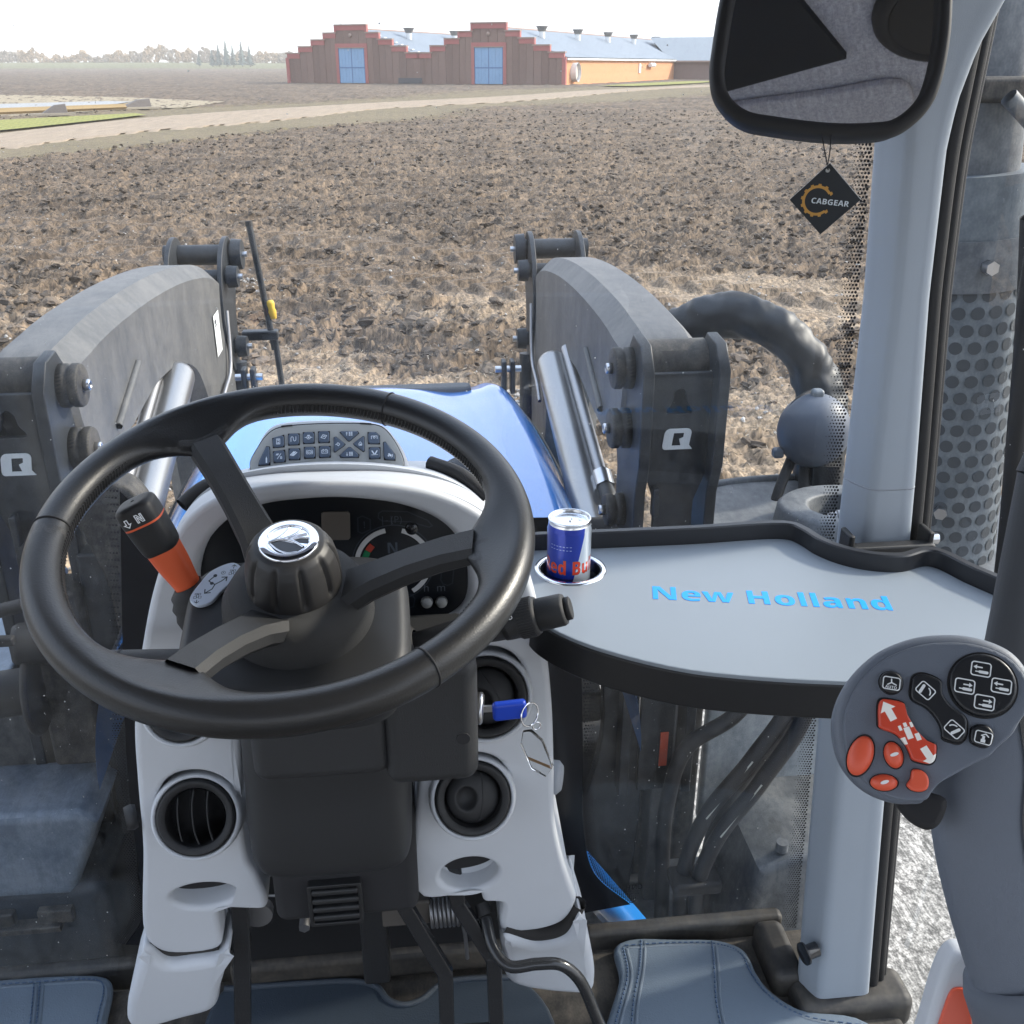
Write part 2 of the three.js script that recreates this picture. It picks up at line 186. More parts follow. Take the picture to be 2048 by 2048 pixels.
// lay a canvas over a shape: texture coordinates from the shape's own plane, x0..x1 by y0..y1 in metres
function planeUV(g, x0, y0, x1, y1) { const p = g.attributes.position, uv = new Float32Array(p.count * 2); for (let i = 0; i < p.count; i++) { uv[i * 2] = (p.getX(i) - x0) / (x1 - x0); uv[i * 2 + 1] = (p.getY(i) - y0) / (y1 - y0); } g.setAttribute('uv', new THREE.Float32BufferAttribute(uv, 2)); return g; }
const G = {console:{o:[0.0,1.95,-0.97],x:[1.0,0.0,0.0],y:[0.0,0.98329,0.18205],panel:[[-0.2927,-0.4843],[-0.2616,-0.3021],[-0.2464,-0.185],[-0.2335,-0.0964],[-0.2165,-0.0232],[-0.2011,0.0302],[-0.1803,0.0947],[-0.1615,0.1418],[-0.1426,0.1771],[-0.1209,0.2015],[-0.0904,0.2186],[-0.0487,0.227],[0.0128,0.2289],[0.0746,0.2226],[0.1216,0.2095],[0.1563,0.1895],[0.1839,0.1614],[0.2071,0.1185],[0.2231,0.0665],[0.2377,-0.0044],[0.249,-0.0979],[0.2566,-0.21],[0.2626,-0.3128],[0.2763,-0.3919],[0.295,-0.465],[0.3009,-0.4904],[0.2843,-0.5385],[0.2456,-0.5548],[0.1954,-0.546],[0.1945,-0.4841],[0.1698,-0.4757],[0.1624,-0.4553],[0.0828,-0.4527],[0.0888,-0.1924],[0.0946,-0.009],[-0.1001,0.0067],[-0.119,-0.1394],[-0.1335,-0.2621],[-0.1372,-0.3478],[-0.1294,-0.3775],[-0.1226,-0.4312],[-0.1282,-0.4493],[-0.1856,-0.4446],[-0.1914,-0.4713],[-0.1996,-0.5296],[-0.27,-0.5314],[-0.2882,-0.5097]],instr:[[-0.132,0.1055],[-0.1226,0.1461],[-0.1073,0.1717],[-0.0837,0.1931],[-0.0513,0.2053],[-0.0148,0.209],[0.0174,0.2092],[0.0527,0.2048],[0.084,0.1967],[0.1156,0.18],[0.1359,0.1575],[0.1468,0.1293],[0.1505,0.0936],[0.1475,0.0643],[0.1358,0.0501],[0.1183,0.0423],[0.0893,0.0422],[0.0436,0.0493],[-0.0348,0.0588],[-0.1059,0.0677],[-0.1288,0.0803]],vLL:[[-0.1861,-0.2321],[-0.1449,-0.2368],[-0.1968,-0.3018]],vLR:[[0.1526,-0.2353],[0.1942,-0.2399],[0.1524,-0.302]],vUR:[[0.1685,-0.0691],[0.204,-0.0722],[0.1687,-0.1189]],vUL:[[-0.1829,-0.0672],[-0.1494,-0.0702],[-0.1912,-0.118]],scL:[[-0.1883,-0.4104],[-0.1376,-0.4174],[-0.1919,-0.4355]],scR:[[0.1486,-0.4121],[0.1955,-0.4102],[0.1484,-0.4474]],footL:[[-0.2962,-0.504],[-0.2892,-0.5099],[-0.2707,-0.5434],[-0.2369,-0.5441],[-0.201,-0.5393],[-0.1867,-0.5207],[-0.1832,-0.5213],[-0.1917,-0.5575],[-0.2093,-0.6154],[-0.2249,-0.6647],[-0.2707,-0.6822],[-0.3326,-0.6984],[-0.3485,-0.6847],[-0.3425,-0.6375],[-0.3227,-0.5791],[-0.3057,-0.5312]],footR:[[0.1968,-0.5482],[0.2464,-0.5755],[0.2855,-0.5662],[0.3054,-0.511],[0.3154,-0.5471],[0.3292,-0.6066],[0.3393,-0.6839],[0.3347,-0.7146],[0.2805,-0.7066],[0.2088,-0.6676],[0.1977,-0.6058]]},
instr:{o:[0.0,1.9783,-0.9688],x:[1.0,0.0,0.0],y:[0.0,0.99838,-0.05689],out:[[-0.137,0.0642],[-0.1296,0.1005],[-0.1151,0.1238],[-0.0915,0.1433],[-0.0581,0.1546],[-0.0199,0.1581],[0.0139,0.1583],[0.0509,0.1542],[0.0838,0.1467],[0.1167,0.1313],[0.1376,0.1108],[0.1484,0.0854],[0.1517,0.0537],[0.1483,0.0282],[0.1362,0.016],[0.1185,0.0093],[0.0893,0.0091],[0.0432,0.0153],[-0.0362,0.0235],[-0.1086,0.0312],[-0.1324,0.0421]],lcd:[[-0.0014,0.1428],[0.0011,0.1447],[0.026,0.144],[0.0283,0.1413],[0.0269,0.1141],[0.0245,0.1119],[0.0005,0.1128],[-0.0026,0.1156]],warn:[[0.036,0.1357],[0.041,0.1376],[0.0488,0.1333],[0.0485,0.1219],[0.0398,0.1179],[0.0354,0.1202]],pill:[[0.0581,0.1399],[0.0623,0.1423],[0.0883,0.1402],[0.1092,0.1294],[0.1139,0.123],[0.1106,0.1214],[0.0911,0.1286],[0.0617,0.1309],[0.0574,0.1346]],gauge:[[0.0708,0.0821],[0.0296,0.0843],[0.0726,0.1189]],knob:[[0.1049,0.0338],[0.121,0.0332],[0.0995,0.0341]],pill2:[[0.0723,0.0414],[0.0758,0.0445],[0.0892,0.0437],[0.092,0.0383],[0.0903,0.029],[0.0834,0.0266],[0.0742,0.0281]],pill3:[[0.1222,0.07],[0.1257,0.0754],[0.1324,0.075],[0.1353,0.0693],[0.1336,0.0546],[0.1284,0.0521],[0.1234,0.0542],[0.121,0.059]]},
pod:{o:[0.0,2.15,-1.03],x:[1.0,0.0,0.0],y:[0.0,0.8,-0.6],case:[[-0.083,-0.0084],[-0.0782,0.01],[-0.0696,0.0314],[-0.061,0.046],[-0.0524,0.0527],[-0.0392,0.0558],[-0.0031,0.0569],[0.0302,0.0551],[0.0541,0.0522],[0.0673,0.0471],[0.0756,0.0377],[0.0864,0.0201],[0.0924,0.0028],[0.0948,-0.0072],[0.0833,-0.0082],[0.052,-0.0044],[0.0143,-0.0003],[-0.0139,-0.0006],[-0.0514,-0.0044]],plate:[[-0.0773,0.01],[-0.0697,0.0255],[-0.0611,0.0381],[-0.0535,0.0447],[-0.0431,0.0484],[-0.0223,0.0501],[0.0157,0.0501],[0.0491,0.0483],[0.0634,0.0448],[0.0717,0.0368],[0.0807,0.0214],[0.0867,0.0041],[0.0854,-0.0028],[0.0805,-0.0056],[0.0522,-0.0004],[0.0144,0.0021],[-0.0233,0.0018],[-0.0514,-0.002],[-0.0709,-0.0046],[-0.076,-0.0009]],b1:[[-0.0534,0.0358],[-0.0414,0.0391],[-0.0411,0.0258],[-0.0528,0.0253]],b2:[[-0.0365,0.0401],[-0.0248,0.0399],[-0.0249,0.0275],[-0.0365,0.0275]],b3:[[-0.0206,0.0412],[-0.0088,0.041],[-0.0089,0.0286],[-0.0205,0.0286]],b4:[[-0.0042,0.0415],[0.0076,0.0414],[0.0074,0.0289],[-0.0042,0.0289]],b5:[[0.0192,0.0397],[0.0212,0.0408],[0.0378,0.0402],[0.039,0.0379],[0.0294,0.0297],[0.0275,0.0297]],b6:[[0.0493,0.0385],[0.0579,0.0382],[0.0616,0.0342],[0.0615,0.025],[0.0493,0.0258]],b7:[[-0.0685,0.0061],[-0.0675,0.0115],[-0.0603,0.0266],[-0.0568,0.0259],[-0.0564,0.0066]],b8:[[-0.0529,0.0208],[-0.0407,0.0221],[-0.0402,0.0089],[-0.0523,0.0084]],b9:[[-0.0362,0.0233],[-0.0245,0.0231],[-0.0246,0.0108],[-0.0361,0.0108]],b10:[[-0.0199,0.0244],[-0.0082,0.0243],[-0.0083,0.0119],[-0.0199,0.0119]],b11:[[-0.0036,0.0247],[0.0081,0.0245],[0.0079,0.0121],[-0.0037,0.0121]],b12:[[0.0124,0.0341],[0.0148,0.0346],[0.0241,0.0262],[0.0226,0.0242],[0.0134,0.0179],[0.012,0.0184]],b13:[[0.0434,0.0341],[0.045,0.0334],[0.045,0.0183],[0.0433,0.0171],[0.034,0.0248],[0.0333,0.0265]],b14:[[0.0185,0.0139],[0.0278,0.0223],[0.0299,0.0222],[0.0384,0.0139],[0.0378,0.0106],[0.0194,0.0111]],b15:[[0.0499,0.0211],[0.0617,0.0209],[0.0614,0.0085],[0.0497,0.0085]],b16:[[0.0656,0.026],[0.068,0.0267],[0.0775,0.0125],[0.0774,0.006],[0.0658,0.0072]],slots:[[-0.044,0.0494],[-0.0319,0.0501],[0.041,0.0495],[0.0534,0.0484]]},
tray:{o:[0.45,1.99,-1.0],x:[1.0,0.0,0.0],y:[0.0,0.0,-1.0],top:[[-0.2211,0.1249],[-0.1301,0.1238],[-0.0068,0.1224],[0.1226,0.122],[0.133,0.1067],[0.1428,0.0751],[0.1618,0.0466],[0.1899,0.0264],[0.2262,0.0182],[0.2686,0.0289],[0.2924,-0.0205],[0.321,-0.0772],[0.3357,-0.119],[0.262,-0.234],[0.1916,-0.2224],[0.1146,-0.2119],[0.059,-0.2019],[0.0134,-0.193],[-0.0368,-0.1807],[-0.0866,-0.1645],[-0.1351,-0.1382],[-0.1838,-0.1016],[-0.2152,-0.0652],[-0.2313,-0.0321],[-0.2341,0.0176]],txt:[[-0.0873,-0.0153],[0.1734,-0.0715],[-0.0766,0.013],[0.1878,-0.0386]],cup:[[-0.1683,0.0694],[-0.1236,0.0644],[-0.1741,0.0345],[-0.1619,0.1078]]},
grip:{o:[0.3581,2.2338,-0.4121],x:[0.91122,-0.0,0.41192],y:[0.24693,0.8004,-0.54624],head:[[-0.0479,-0.0107],[-0.0479,-0.0032],[-0.046,0.0059],[-0.0422,0.0154],[-0.0366,0.024],[-0.0291,0.0322],[-0.0197,0.0388],[-0.0102,0.0435],[0.0,0.0464],[0.0103,0.048],[0.0206,0.0479],[0.0298,0.046],[0.0362,0.0433],[0.0415,0.039],[0.0465,0.0319],[0.0487,0.0238],[0.0482,0.0165],[0.0444,0.0093],[0.0407,0.0008],[0.0342,-0.0075],[0.0302,-0.013],[0.023,-0.0185],[0.0126,-0.0271],[0.0064,-0.0325],[0.003,-0.0379],[0.0006,-0.0425],[-0.0049,-0.0443],[-0.0116,-0.0455],[-0.0209,-0.0447],[-0.0294,-0.0414],[-0.037,-0.0356],[-0.0426,-0.0282],[-0.0459,-0.0202]],auto:[[-0.0214,0.0162],[-0.0155,0.0172],[-0.0207,0.0101]],lift:[[-0.0113,0.017],[-0.0106,0.0209],[-0.0076,0.0232],[-0.003,0.0234],[0.0033,0.0208],[0.0044,0.0148],[0.0087,0.0095],[0.0164,0.0048],[0.0177,0.0002],[0.0173,-0.0053],[0.0143,-0.0089],[0.0104,-0.009],[0.006,-0.0077],[0.0054,-0.0045],[0.0033,-0.0],[-0.0024,0.0056],[-0.0103,0.0091]],pad:[[0.0233,0.0227],[0.0395,0.0256],[0.0247,0.0063]],side:[[0.0202,0.0],[0.0234,0.0021],[0.0273,0.002],[0.0304,-0.0011],[0.0304,-0.0052],[0.0277,-0.0087],[0.0238,-0.0089],[0.02,-0.0072]],shuttle:[[-0.0264,0.0038],[-0.0252,0.0064],[-0.0217,0.0071],[-0.0131,0.0059],[-0.0111,0.0004],[-0.0064,-0.0061],[-0.0015,-0.01],[0.0032,-0.0113],[0.0038,-0.0139],[0.0035,-0.0199],[0.0014,-0.0221],[-0.0014,-0.0224],[-0.0072,-0.0217],[-0.0089,-0.0187],[-0.0113,-0.0149],[-0.0164,-0.0104],[-0.0248,-0.0083],[-0.0256,-0.0053]],oval1:[[-0.0324,-0.0244],[-0.0266,-0.0208],[-0.0338,-0.0356],[-0.0388,-0.0275],[-0.0317,-0.0126]],oval2:[[-0.0162,-0.021],[-0.0108,-0.0224],[-0.0132,-0.0271],[-0.0218,-0.0193],[-0.0194,-0.0152]],oval3:[[-0.0194,-0.0359],[-0.0132,-0.033],[-0.0201,-0.0407]],dcut:[[-0.0064,-0.0269],[-0.0033,-0.026],[0.0005,-0.0277],[0.002,-0.0312],[0.0013,-0.0352],[-0.0022,-0.0372],[-0.0062,-0.037],[-0.0084,-0.0351],[-0.007,-0.0315]],icons:[[0.0215,0.0307],[0.0145,0.0206],[0.0319,0.0236],[0.0246,0.0138],[-0.0213,0.0158],[-0.0042,0.015],[0.0115,-0.0025],[0.0256,-0.0042]]},
mirror:{o:[0.5054,2.5554,-1.0022],x:[0.95937,-0.0,0.28217],y:[0.08364,0.95505,-0.28439],rim:[[-0.1112,0.0098],[-0.1119,-0.0146],[-0.1067,-0.0366],[-0.0955,-0.0513],[-0.0771,-0.0625],[-0.0467,-0.0681],[0.003,-0.0734],[0.0418,-0.073],[0.0654,-0.0694],[0.0833,-0.0572],[0.0959,-0.0404],[0.1023,-0.019],[0.1056,0.014],[0.1051,0.042],[0.1023,0.0652],[0.0929,0.0862],[0.0734,0.0957],[-0.012,0.0995],[-0.0798,0.0983],[-0.0985,0.0867],[-0.1056,0.0629]],tagtop:[[0.0031,-0.0754]]},
tag:{o:[0.4859,2.4361,-0.929],x:[0.96707,-0.0,0.25449],y:[0.01294,0.99871,-0.04916],card:[[0.0006,0.0315],[0.0317,0.0001],[-0.0007,-0.0314],[-0.0319,-0.001]],loop:[[-0.0045,0.0506],[0.0048,0.0507],[0.0003,0.0297]]},
barn:{o:[20.8443,0.0,-120.4371],x:[0.8805,0.0,0.47404],y:[0.0,1.0,0.0],steps:[[-38.1025,0.5572],[-37.8176,3.8792],[-36.1361,3.8731],[-36.0631,4.5914],[-34.1905,4.5809],[-34.1178,5.3464],[-32.3393,5.3326],[-32.2723,6.0902],[-30.5163,6.0729],[-30.4459,6.9296],[-26.3907,6.9327],[-26.3755,6.1649],[-24.6143,6.0941],[-24.5597,5.3521],[-22.6799,5.2843],[-22.6181,4.5955],[-20.7538,4.5318],[-20.6892,3.8169],[-18.5799,3.8092],[-18.5514,4.5455],[-16.6313,4.5605],[-16.5454,5.2623],[-14.6518,5.2989],[-14.5714,6.0185],[-12.7667,6.0512],[-12.6904,6.8643],[-8.4888,6.8611],[-8.4909,6.0576],[-6.5127,6.0369],[-6.5092,5.2586],[-4.6078,5.2432],[-4.5403,4.5149],[-2.627,4.5036],[-2.5847,3.8012],[-0.6587,3.7439],[-0.6918,0.4287]],doors:[[-30.3094,4.3962],[-26.8204,0.5635],[-12.5805,4.3046],[-8.8136,0.4549]]},
wheel:{o:[-0.013,2.191,-0.784],x:[1.0,0.0,0.0],y:[0.0,0.29237,-0.9563]}};

// ================================================================ the land
const CX = 0.09, yaw = rad(6.4), FW = V(Math.sin(yaw), 0, -Math.cos(yaw)), RT = V(Math.cos(yaw), 0, Math.sin(yaw));
const rise = (x, z) => { const D = (x - CX) * FW.x + z * FW.z; return 0.45 * sstep(35, 115, D) + 3.6 * sstep(430, 760, D) * Math.exp(-(((x + 190) / 330) ** 2)); };
const trackLo = [[-15, -26], [-12.9, -34.6], [-12.5, -36.1], [-9.8, -44.7], [-5.5, -51.7], [-0.2, -64.7], [8, -72.5], [15, -83.2], [21.4, -94.5], [32.6, -109.3], [62, -128]];
const trackHi = [[-20, -30], [-16.2, -43.4], [-15.9, -45.9], [-12.9, -57.1], [-7.7, -66.4], [-0.3, -74.9], [9.5, -86], [18.3, -99], [25.4, -106.8], [36, -120.3], [66, -140]];
const curve2 = (p) => new THREE.CatmullRomCurve3(p.map((q) => V(q[0], 0, q[1])), false, 'centripetal');
const tLo = curve2(trackLo), tHi = curve2(trackHi), tMid = [];
for (let i = 0; i <= 160; i++) { const a = tLo.getPoint(i / 160), b = tHi.getPoint(i / 160); tMid.push([(a.x + b.x) / 2, (a.z + b.z) / 2, a.distanceTo(b) / 2]); }
function trackAt(x, z) { let best = 9; for (const [a, b, w] of tMid) { const d = Math.hypot(x - a, z - b) / w; if (d < best) best = d; } return best; } // 0 in the middle, 1 at the edge
// tyre prints left by the tractor across the ploughing
const prints = [[[-9, -20.6], [-6.8, -19.3], [-2.3, -17.2], [1.5, -14.5], [5, -11.4]], [[-5, -16.6], [-0.6, -13.6], [1.8, -12.2], [5, -10]]].map((p) => curve2(p).getSpacedPoints(120));
function printAt(x, z) {
  let best = null;
  for (const c of prints) for (let i = 0; i < c.length - 1; i++) { const p = c[i], d = Math.hypot(x - p.x, z - p.z); if (d < 1.1 && (!best || d < best.d)) { const t = c[i + 1].clone().sub(p).normalize(); best = { d, s: i * c[0].distanceTo(c[1]) + (x - p.x) * t.x + (z - p.z) * t.z, n: (x - p.x) * -t.z + (z - p.z) * t.x }; } }
  return best;
}
function soil(x, z, D) { // height of the ploughed soil over the lie of the land, and how pale it is
  const wx = x + 0.35 * n2(x * 0.7, z * 0.7 + 9), wz = z + 0.35 * n2(x * 0.7 + 40, z * 0.7);
  const fur = Math.sin((wz * 0.93 + wx * 0.36) * 7.2 + 1.4 * n2(x * 0.25, z * 0.25));
  const c1 = Math.abs(n2(wx * 2.3, wz * 2.9)), c2 = n2(wx * 6.1 + 3, wz * 7), c3 = n2(x * 15, z * 16), c4 = n2(x * 0.45 + 11, z * 0.6);
  const broad = n2(x * 0.12 + 5, z * 0.2 - 3);
  let print = false, h = 0.044 * fur + 0.115 * (0.5 - c1) + 0.042 * c2 + 0.020 * c3 + 0.030 * c4 + 0.010 * n2(x * 31, z * 29);
  const q1 = Math.abs(n2(wx * 2.3 + 61, wz * 2.9 + 17)), q2 = n2(wx * 6.1 + 83, wz * 7 - 29), q3 = n2(x * 15 - 47, z * 16 + 91);
  let pale = 0.42 + 0.30 * (0.4 - q1) + 0.26 * q2 + 0.28 * q3 + 0.16 * c4 + 0.20 * broad + 0.16 * n2(x * 34, z * 37);
  const stub = sstep(-0.25, 0.35, n2(x * 0.22 + 70, z * 0.22) * 0.55 + n2(x * 1.1, z * 1.1) * 0.25 + (9.5 - D) * 0.09 + Math.max(0, x - 1.2) * 0.06 * sstep(30, 14, D)); // trodden pale stubble by the yard and to the right
  h = lerp(h, h * 0.45 + 0.010 * n2(x * 22, z * 22), stub); pale = lerp(pale, 0.78 + 0.22 * q2 + 0.28 * q3 + 0.15 * n2(x * 33, z * 31), stub);
  if (D > 11 && D < 27) { const p = printAt(x, z); if (p) { const m = sstep(0.40, 0.30, Math.abs(p.n)), flat = sstep(1.0, 0.5, Math.abs(p.n)), lug = sstep(-0.1, 0.5, Math.sin((p.s - Math.abs(p.n) * 0.9) * (Math.PI * 2 / 0.42))); h = lerp(h, h * 0.35 - 0.02, flat); h = lerp(h, -0.03 + 0.075 * lug, m); pale = lerp(pale, 0.42 + 0.16 * q2 + 0.14 * q3, m); if (flat > 0.3) print = true; } }
  return { h, pale, stub, print };
}
{
  const C0 = [0.062, 0.044, 0.030], C1 = [0.25, 0.184, 0.124], CS = [0.33, 0.258, 0.180], CG = [0.14, 0.145, 0.05], CV = [0.22, 0.18, 0.085];
  const rows = []; let D = 3.2; while (D < 520) { rows.push(D); D += 0.022 + 0.017 * Math.pow(D / 10, 1.6); }
  for (const d of [520, 560, 600, 650, 700, 760, 850, 1000, 1400]) rows.push(d);
  const nx = 640, P = [], Cc = [], I = [];
  rows.forEach((dist) => {
    for (let i = 0; i <= nx; i++) {
      const t = (i / nx * 2 - 1), a = t * 0.70 * (1 + 0.1 * t * t), off = a * (dist + 1.2), x = CX + FW.x * (dist - 3) + RT.x * off, z = FW.z * (dist - 3) + RT.z * off, d = dist - 3;
      const tk = d > 22 && d < 150 ? trackAt(x, z) : 9, s = soil(x, z, d);
      let flat = tk < 1.35 ? sstep(1.35, 1.1, tk) : 0; const far = sstep(60, 140, d);
      const y = rise(x, z) + s.h * (1 - flat) * (1 - 0.4 * far) - 0.02 * flat;
      P.push(x, y, z);
      let p = clamp(s.pale, 0, 1.2), c = [0, 1, 2].map((k) => lerp(C0[k], C1[k], p)); if (s.stub > 0) c = c.map((v, k) => lerp(v, lerp(C1[k], CS[k], clamp(p, 0, 1)) * (0.55 + 0.55 * clamp(p, 0, 1)), s.stub));
      if (tk < 1.5) { const g = sstep(1.5, 1.15, tk + 0.25 * n2(x * 0.8, z * 0.8)) * (0.6 + 0.4 * n2(x * 2, z * 2)); c = c.map((v, k) => lerp(v, CV[k], clamp(g, 0, 1))); }
      if (d > 500) { const g = sstep(500, 516, d + 6 * n2(x * 0.02, 3)); c = c.map((v, k) => lerp(v, CG[k] * (1 + 0.1 * n2(x * 0.01, z * 0.01)), g)); }
      Cc.push(...c);
    }
  });
  for (let j = 0; j < rows.length - 1; j++) for (let i = 0; i < nx; i++) { const a = j * (nx + 1) + i, b = a + 1, c = a + nx + 1, e = c + 1; I.push(a, b, e, a, e, c); }
  const g = new THREE.BufferGeometry(); g.setAttribute('position', new THREE.Float32BufferAttribute(P, 3)); g.setAttribute('color', new THREE.Float32BufferAttribute(Cc, 3)); g.setIndex(I); g.computeVertexNormals();
  const uv = new Float32Array(P.length / 3 * 2); for (let i = 0; i < P.length / 3; i++) { uv[i * 2] = P[i * 3] / 3.7; uv[i * 2 + 1] = P[i * 3 + 2] / 3.7; } g.setAttribute('uv', new THREE.Float32BufferAttribute(uv, 2));
  const bits = []; for (let i = 0; i < 5200; i++) bits.push([rnd(), rnd(), 0.0009 + 0.0028 * Math.pow(rnd(), 3), rr(0, 3.14), rnd()]); const crumbs = new Float32Array(1024 * 1024).fill(-1);
  for (const [bx, by, br, ba, bt] of bits) { const R = Math.ceil(br * 1024 * 2.2); for (let j = -R; j <= R; j++) for (let i = -R; i <= R; i++) { const e = (i * Math.cos(ba) + j * Math.sin(ba)) / (br * 1024 * 2), f = (-i * Math.sin(ba) + j * Math.cos(ba)) / (br * 1024 * 0.8); if (e * e + f * f < 1) crumbs[((Math.floor(by * 1024) + j + 1024) % 1024) * 1024 + (Math.floor(bx * 1024) + i + 1024) % 1024] = bt; } }
  const soilT = noiseTex(1024, (u, v) => { const k = crumbs[Math.floor(v * 1024) * 1024 + Math.floor(u * 1024)]; if (k >= 0) { const b = k < 0.55 ? 120 + 60 * k : 225 + 30 * k; return [b, b * 0.98, b * 0.94]; } const b = clamp(205 + 75 * tile(u, v, 70) + 70 * tile(u, v, 190), 90, 255); return [b, b * 0.985, b * 0.965]; }, true);
  const soilM = std([1.18, 1.16, 1.14], 0.95, { vertexColors: true, map: soilT }); soilM.userData.own = true;
  struct('ploughed_field', g, soilM, 'ploughed brown field running out to the horizon');
  const base = new THREE.PlaneGeometry(3600, 3600); base.rotateX(-Math.PI / 2); base.translate(0, -0.22, 0);
  struct('ground', base, std([0.15, 0.125, 0.095], 0.95), 'bare ground under and behind the tractor');
  // dirt track
  const nt = 240, nw = 24, tp = [], tc = [], ti = [];
  for (let i = 0; i <= nt; i++) { const a = tLo.getPoint(i / nt), b = tHi.getPoint(i / nt); for (let j = 0; j <= nw; j++) { const s = j / nw, e = 0.10 * n2(a.x * 0.9 + j * 9, a.z * 0.9) + 0.06 * n2(a.x * 2.7, a.z * 2.7 + j), q = a.clone().lerp(b, 0.07 + 0.86 * s + (j === 0 || j === nw ? e * 0.8 : 0)); const rut = Math.max(0, 1 - Math.abs(s - 0.32) / 0.09) + Math.max(0, 1 - Math.abs(s - 0.68) / 0.09); tp.push(q.x, rise(q.x, q.z) + (j === 0 || j === nw ? -0.05 : 0.022) + 0.010 * n2(q.x * 2, q.z * 2) - 0.010 * rut, q.z); const m = 0.9 + 0.13 * n2(q.x * 1.3, q.z * 1.3) + 0.1 * n2(q.x * 4, q.z * 4) - 0.02 * rut; const k = [0.31 * m, 0.235 * m, 0.160 * m]; tc.push(...k); } }
  for (let i = 0; i < nt; i++) for (let j = 0; j < nw; j++) { const a = i * (nw + 1) + j, b = a + 1, c = a + nw + 1, e = c + 1; ti.push(a, c, e, a, e, b); }
  const tg = new THREE.BufferGeometry(); tg.setAttribute('position', new THREE.Float32BufferAttribute(tp, 3)); tg.setAttribute('color', new THREE.Float32BufferAttribute(tc, 3)); tg.setIndex(ti); tg.computeVertexNormals();
  struct('dirt_track', tg, std([1, 1, 1], 0.95, { vertexColors: true }), 'pale dirt track crossing the field towards the barn');
  // sheets of grass, concrete and bare earth laid along the track
  const sheet = (pts, lift, n = 10) => { const c = shp(pts), tri = new THREE.ShapeGeometry(c, 2); const q = tri.attributes.position; for (let i = 0; i < q.count; i++) { const x = q.getX(i), z = q.getY(i); q.setXYZ(i, x, rise(x, z) + lift, z); } tri.computeVertexNormals(); return muv(tri, 0.15); };
  const dirtGreen = std([1, 1, 1], 0.95, { map: dirt([88, 92, 30], [158, 152, 74]) }), dirtSand = std([1, 1, 1], 0.95, { map: dirt([120, 106, 84], [168, 154, 126]) }), conc = std([1, 1, 1], 0.9, { map: dirt([128, 127, 124], [166, 165, 163]) });
  struct('grass_verge', sheet([[-26, -50], [-18.6, -54.3], [-16, -57.5], [-13.6, -60.2], [-12.7, -58.6], [-13.6, -54.6], [-15.4, -47.8], [-17.6, -41]], 0.07), dirtGreen, 'green strip of grass beside the track');
  struct('sandy_verge', sheet([[-60, -60], [-19.3, -58], [-15.6, -64], [-12, -67], [-11, -75], [-20, -84], [-34, -92], [-62, -96]], 0.06), dirtSand, 'sandy bare patch beyond the concrete road');
  struct('concrete_road', sheet([[-60, -52], [-22.5, -61.3], [-17.2, -71.2], [-17, -74.6], [-19, -75.8], [-26, -71], [-62, -64]], 0.10), conc, 'pale concrete road ending at the track');
  const gravel = std([1, 1, 1], 0.95, { map: noiseTex(512, (u, v) => { const b = clamp(138 + 60 * tile(u, v, 40) + 70 * tile(u, v, 130), 90, 240); return [b, b * 0.97, b * 0.92]; }, true) }); struct('gravel_yard', sheet([[-7, 2.5], [7, 2.5], [7, -3.6], [4.2, -4.3], [2.2, -3.9], [0, -4.4], [-2.5, -4.0], [-7, -4.5]], 0.09), gravel, 'pale gravel under and beside the tractor');
  struct('lawn', sheet([[21.8, -112], [24.5, -117.5], [33, -133], [40, -143], [44, -142], [37, -128], [30, -117], [25, -110.5]], 0.09), dirtGreen, 'small green lawn along the orange barn wall');
  // clods of earth and bits of straw and stone, too many to count
  const clod = (k) => { const q = new THREE.IcosahedronGeometry(1, 1), p = q.attributes.position; for (let i = 0; i < p.count; i++) { const v = V().fromBufferAttribute(p, i), m = 0.75 + 0.4 * n3(v.x * 1.4 + k * 9, v.y * 1.4, v.z * 1.4); p.setXYZ(i, v.x * m, v.y * m * 0.62, v.z * m); } q.computeVertexNormals(); return q; };
  const mtx = new THREE.Matrix4(), q = new THREE.Quaternion(), cc = new THREE.Color();
  const scatter = (name, geo, mat, n, place) => {
    const im = new THREE.InstancedMesh(geo, mat, n); im.name = name; im.castShadow = im.receiveShadow = true;
    for (let i = 0; i < n; i++) { const o = place(); q.setFromEuler(new THREE.Euler(o.tilt * rr(-1, 1), rr(0, 6.28), o.tilt * rr(-1, 1))); mtx.compose(o.p, q, o.s); im.setMatrixAt(i, mtx); im.setColorAt(i, cc.setRGB(...o.c)); }
    scene.add(im); return im;
  };
  const spot = (pw, dmax) => { const d = 2.2 + (dmax - 2.2) * Math.pow(rnd(), pw), off = rr(-0.68, 0.68) * (d + 3.5); return [CX + FW.x * d + RT.x * off, FW.z * d + RT.z * off, d]; };
  for (let k = 0; k < 3; k++) {
    const im = scatter('soil_clods' + (k ? '_00' + k : ''), clod(k), std([1, 1, 1], 0.95), 17000, () => {
      let x, z, d, s; do { [x, z, d] = spot(1.7, 62); s = soil(x, z, d); } while ((d > 22 && trackAt(x, z) < 1.25) || s.print || (s.stub > 0.5 && rnd() < 0.85));
      const r = (Math.pow(rnd(), 3.2) * 0.080 + 0.011) * sstep(0, 9, d + 2.5), b = rr(0.045, 0.13) * (1 + 0.5 * s.stub);
      return { p: V(x, rise(x, z) + s.h + r * 0.15, z), s: V(r * rr(0.8, 1.5), r * rr(0.6, 1), r), c: [b, b * 0.76, b * 0.56], tilt: 0.5 };
    });
    im.userData = { kind: 'stuff', label: ['loose brown clods over the ploughed field', 'crumbled darker clods over the ploughed field', 'small mixed clods over the ploughed field'][k], category: 'soil clods' };
  }
  const chip = new THREE.BoxGeometry(1, 0.35, 0.25); 
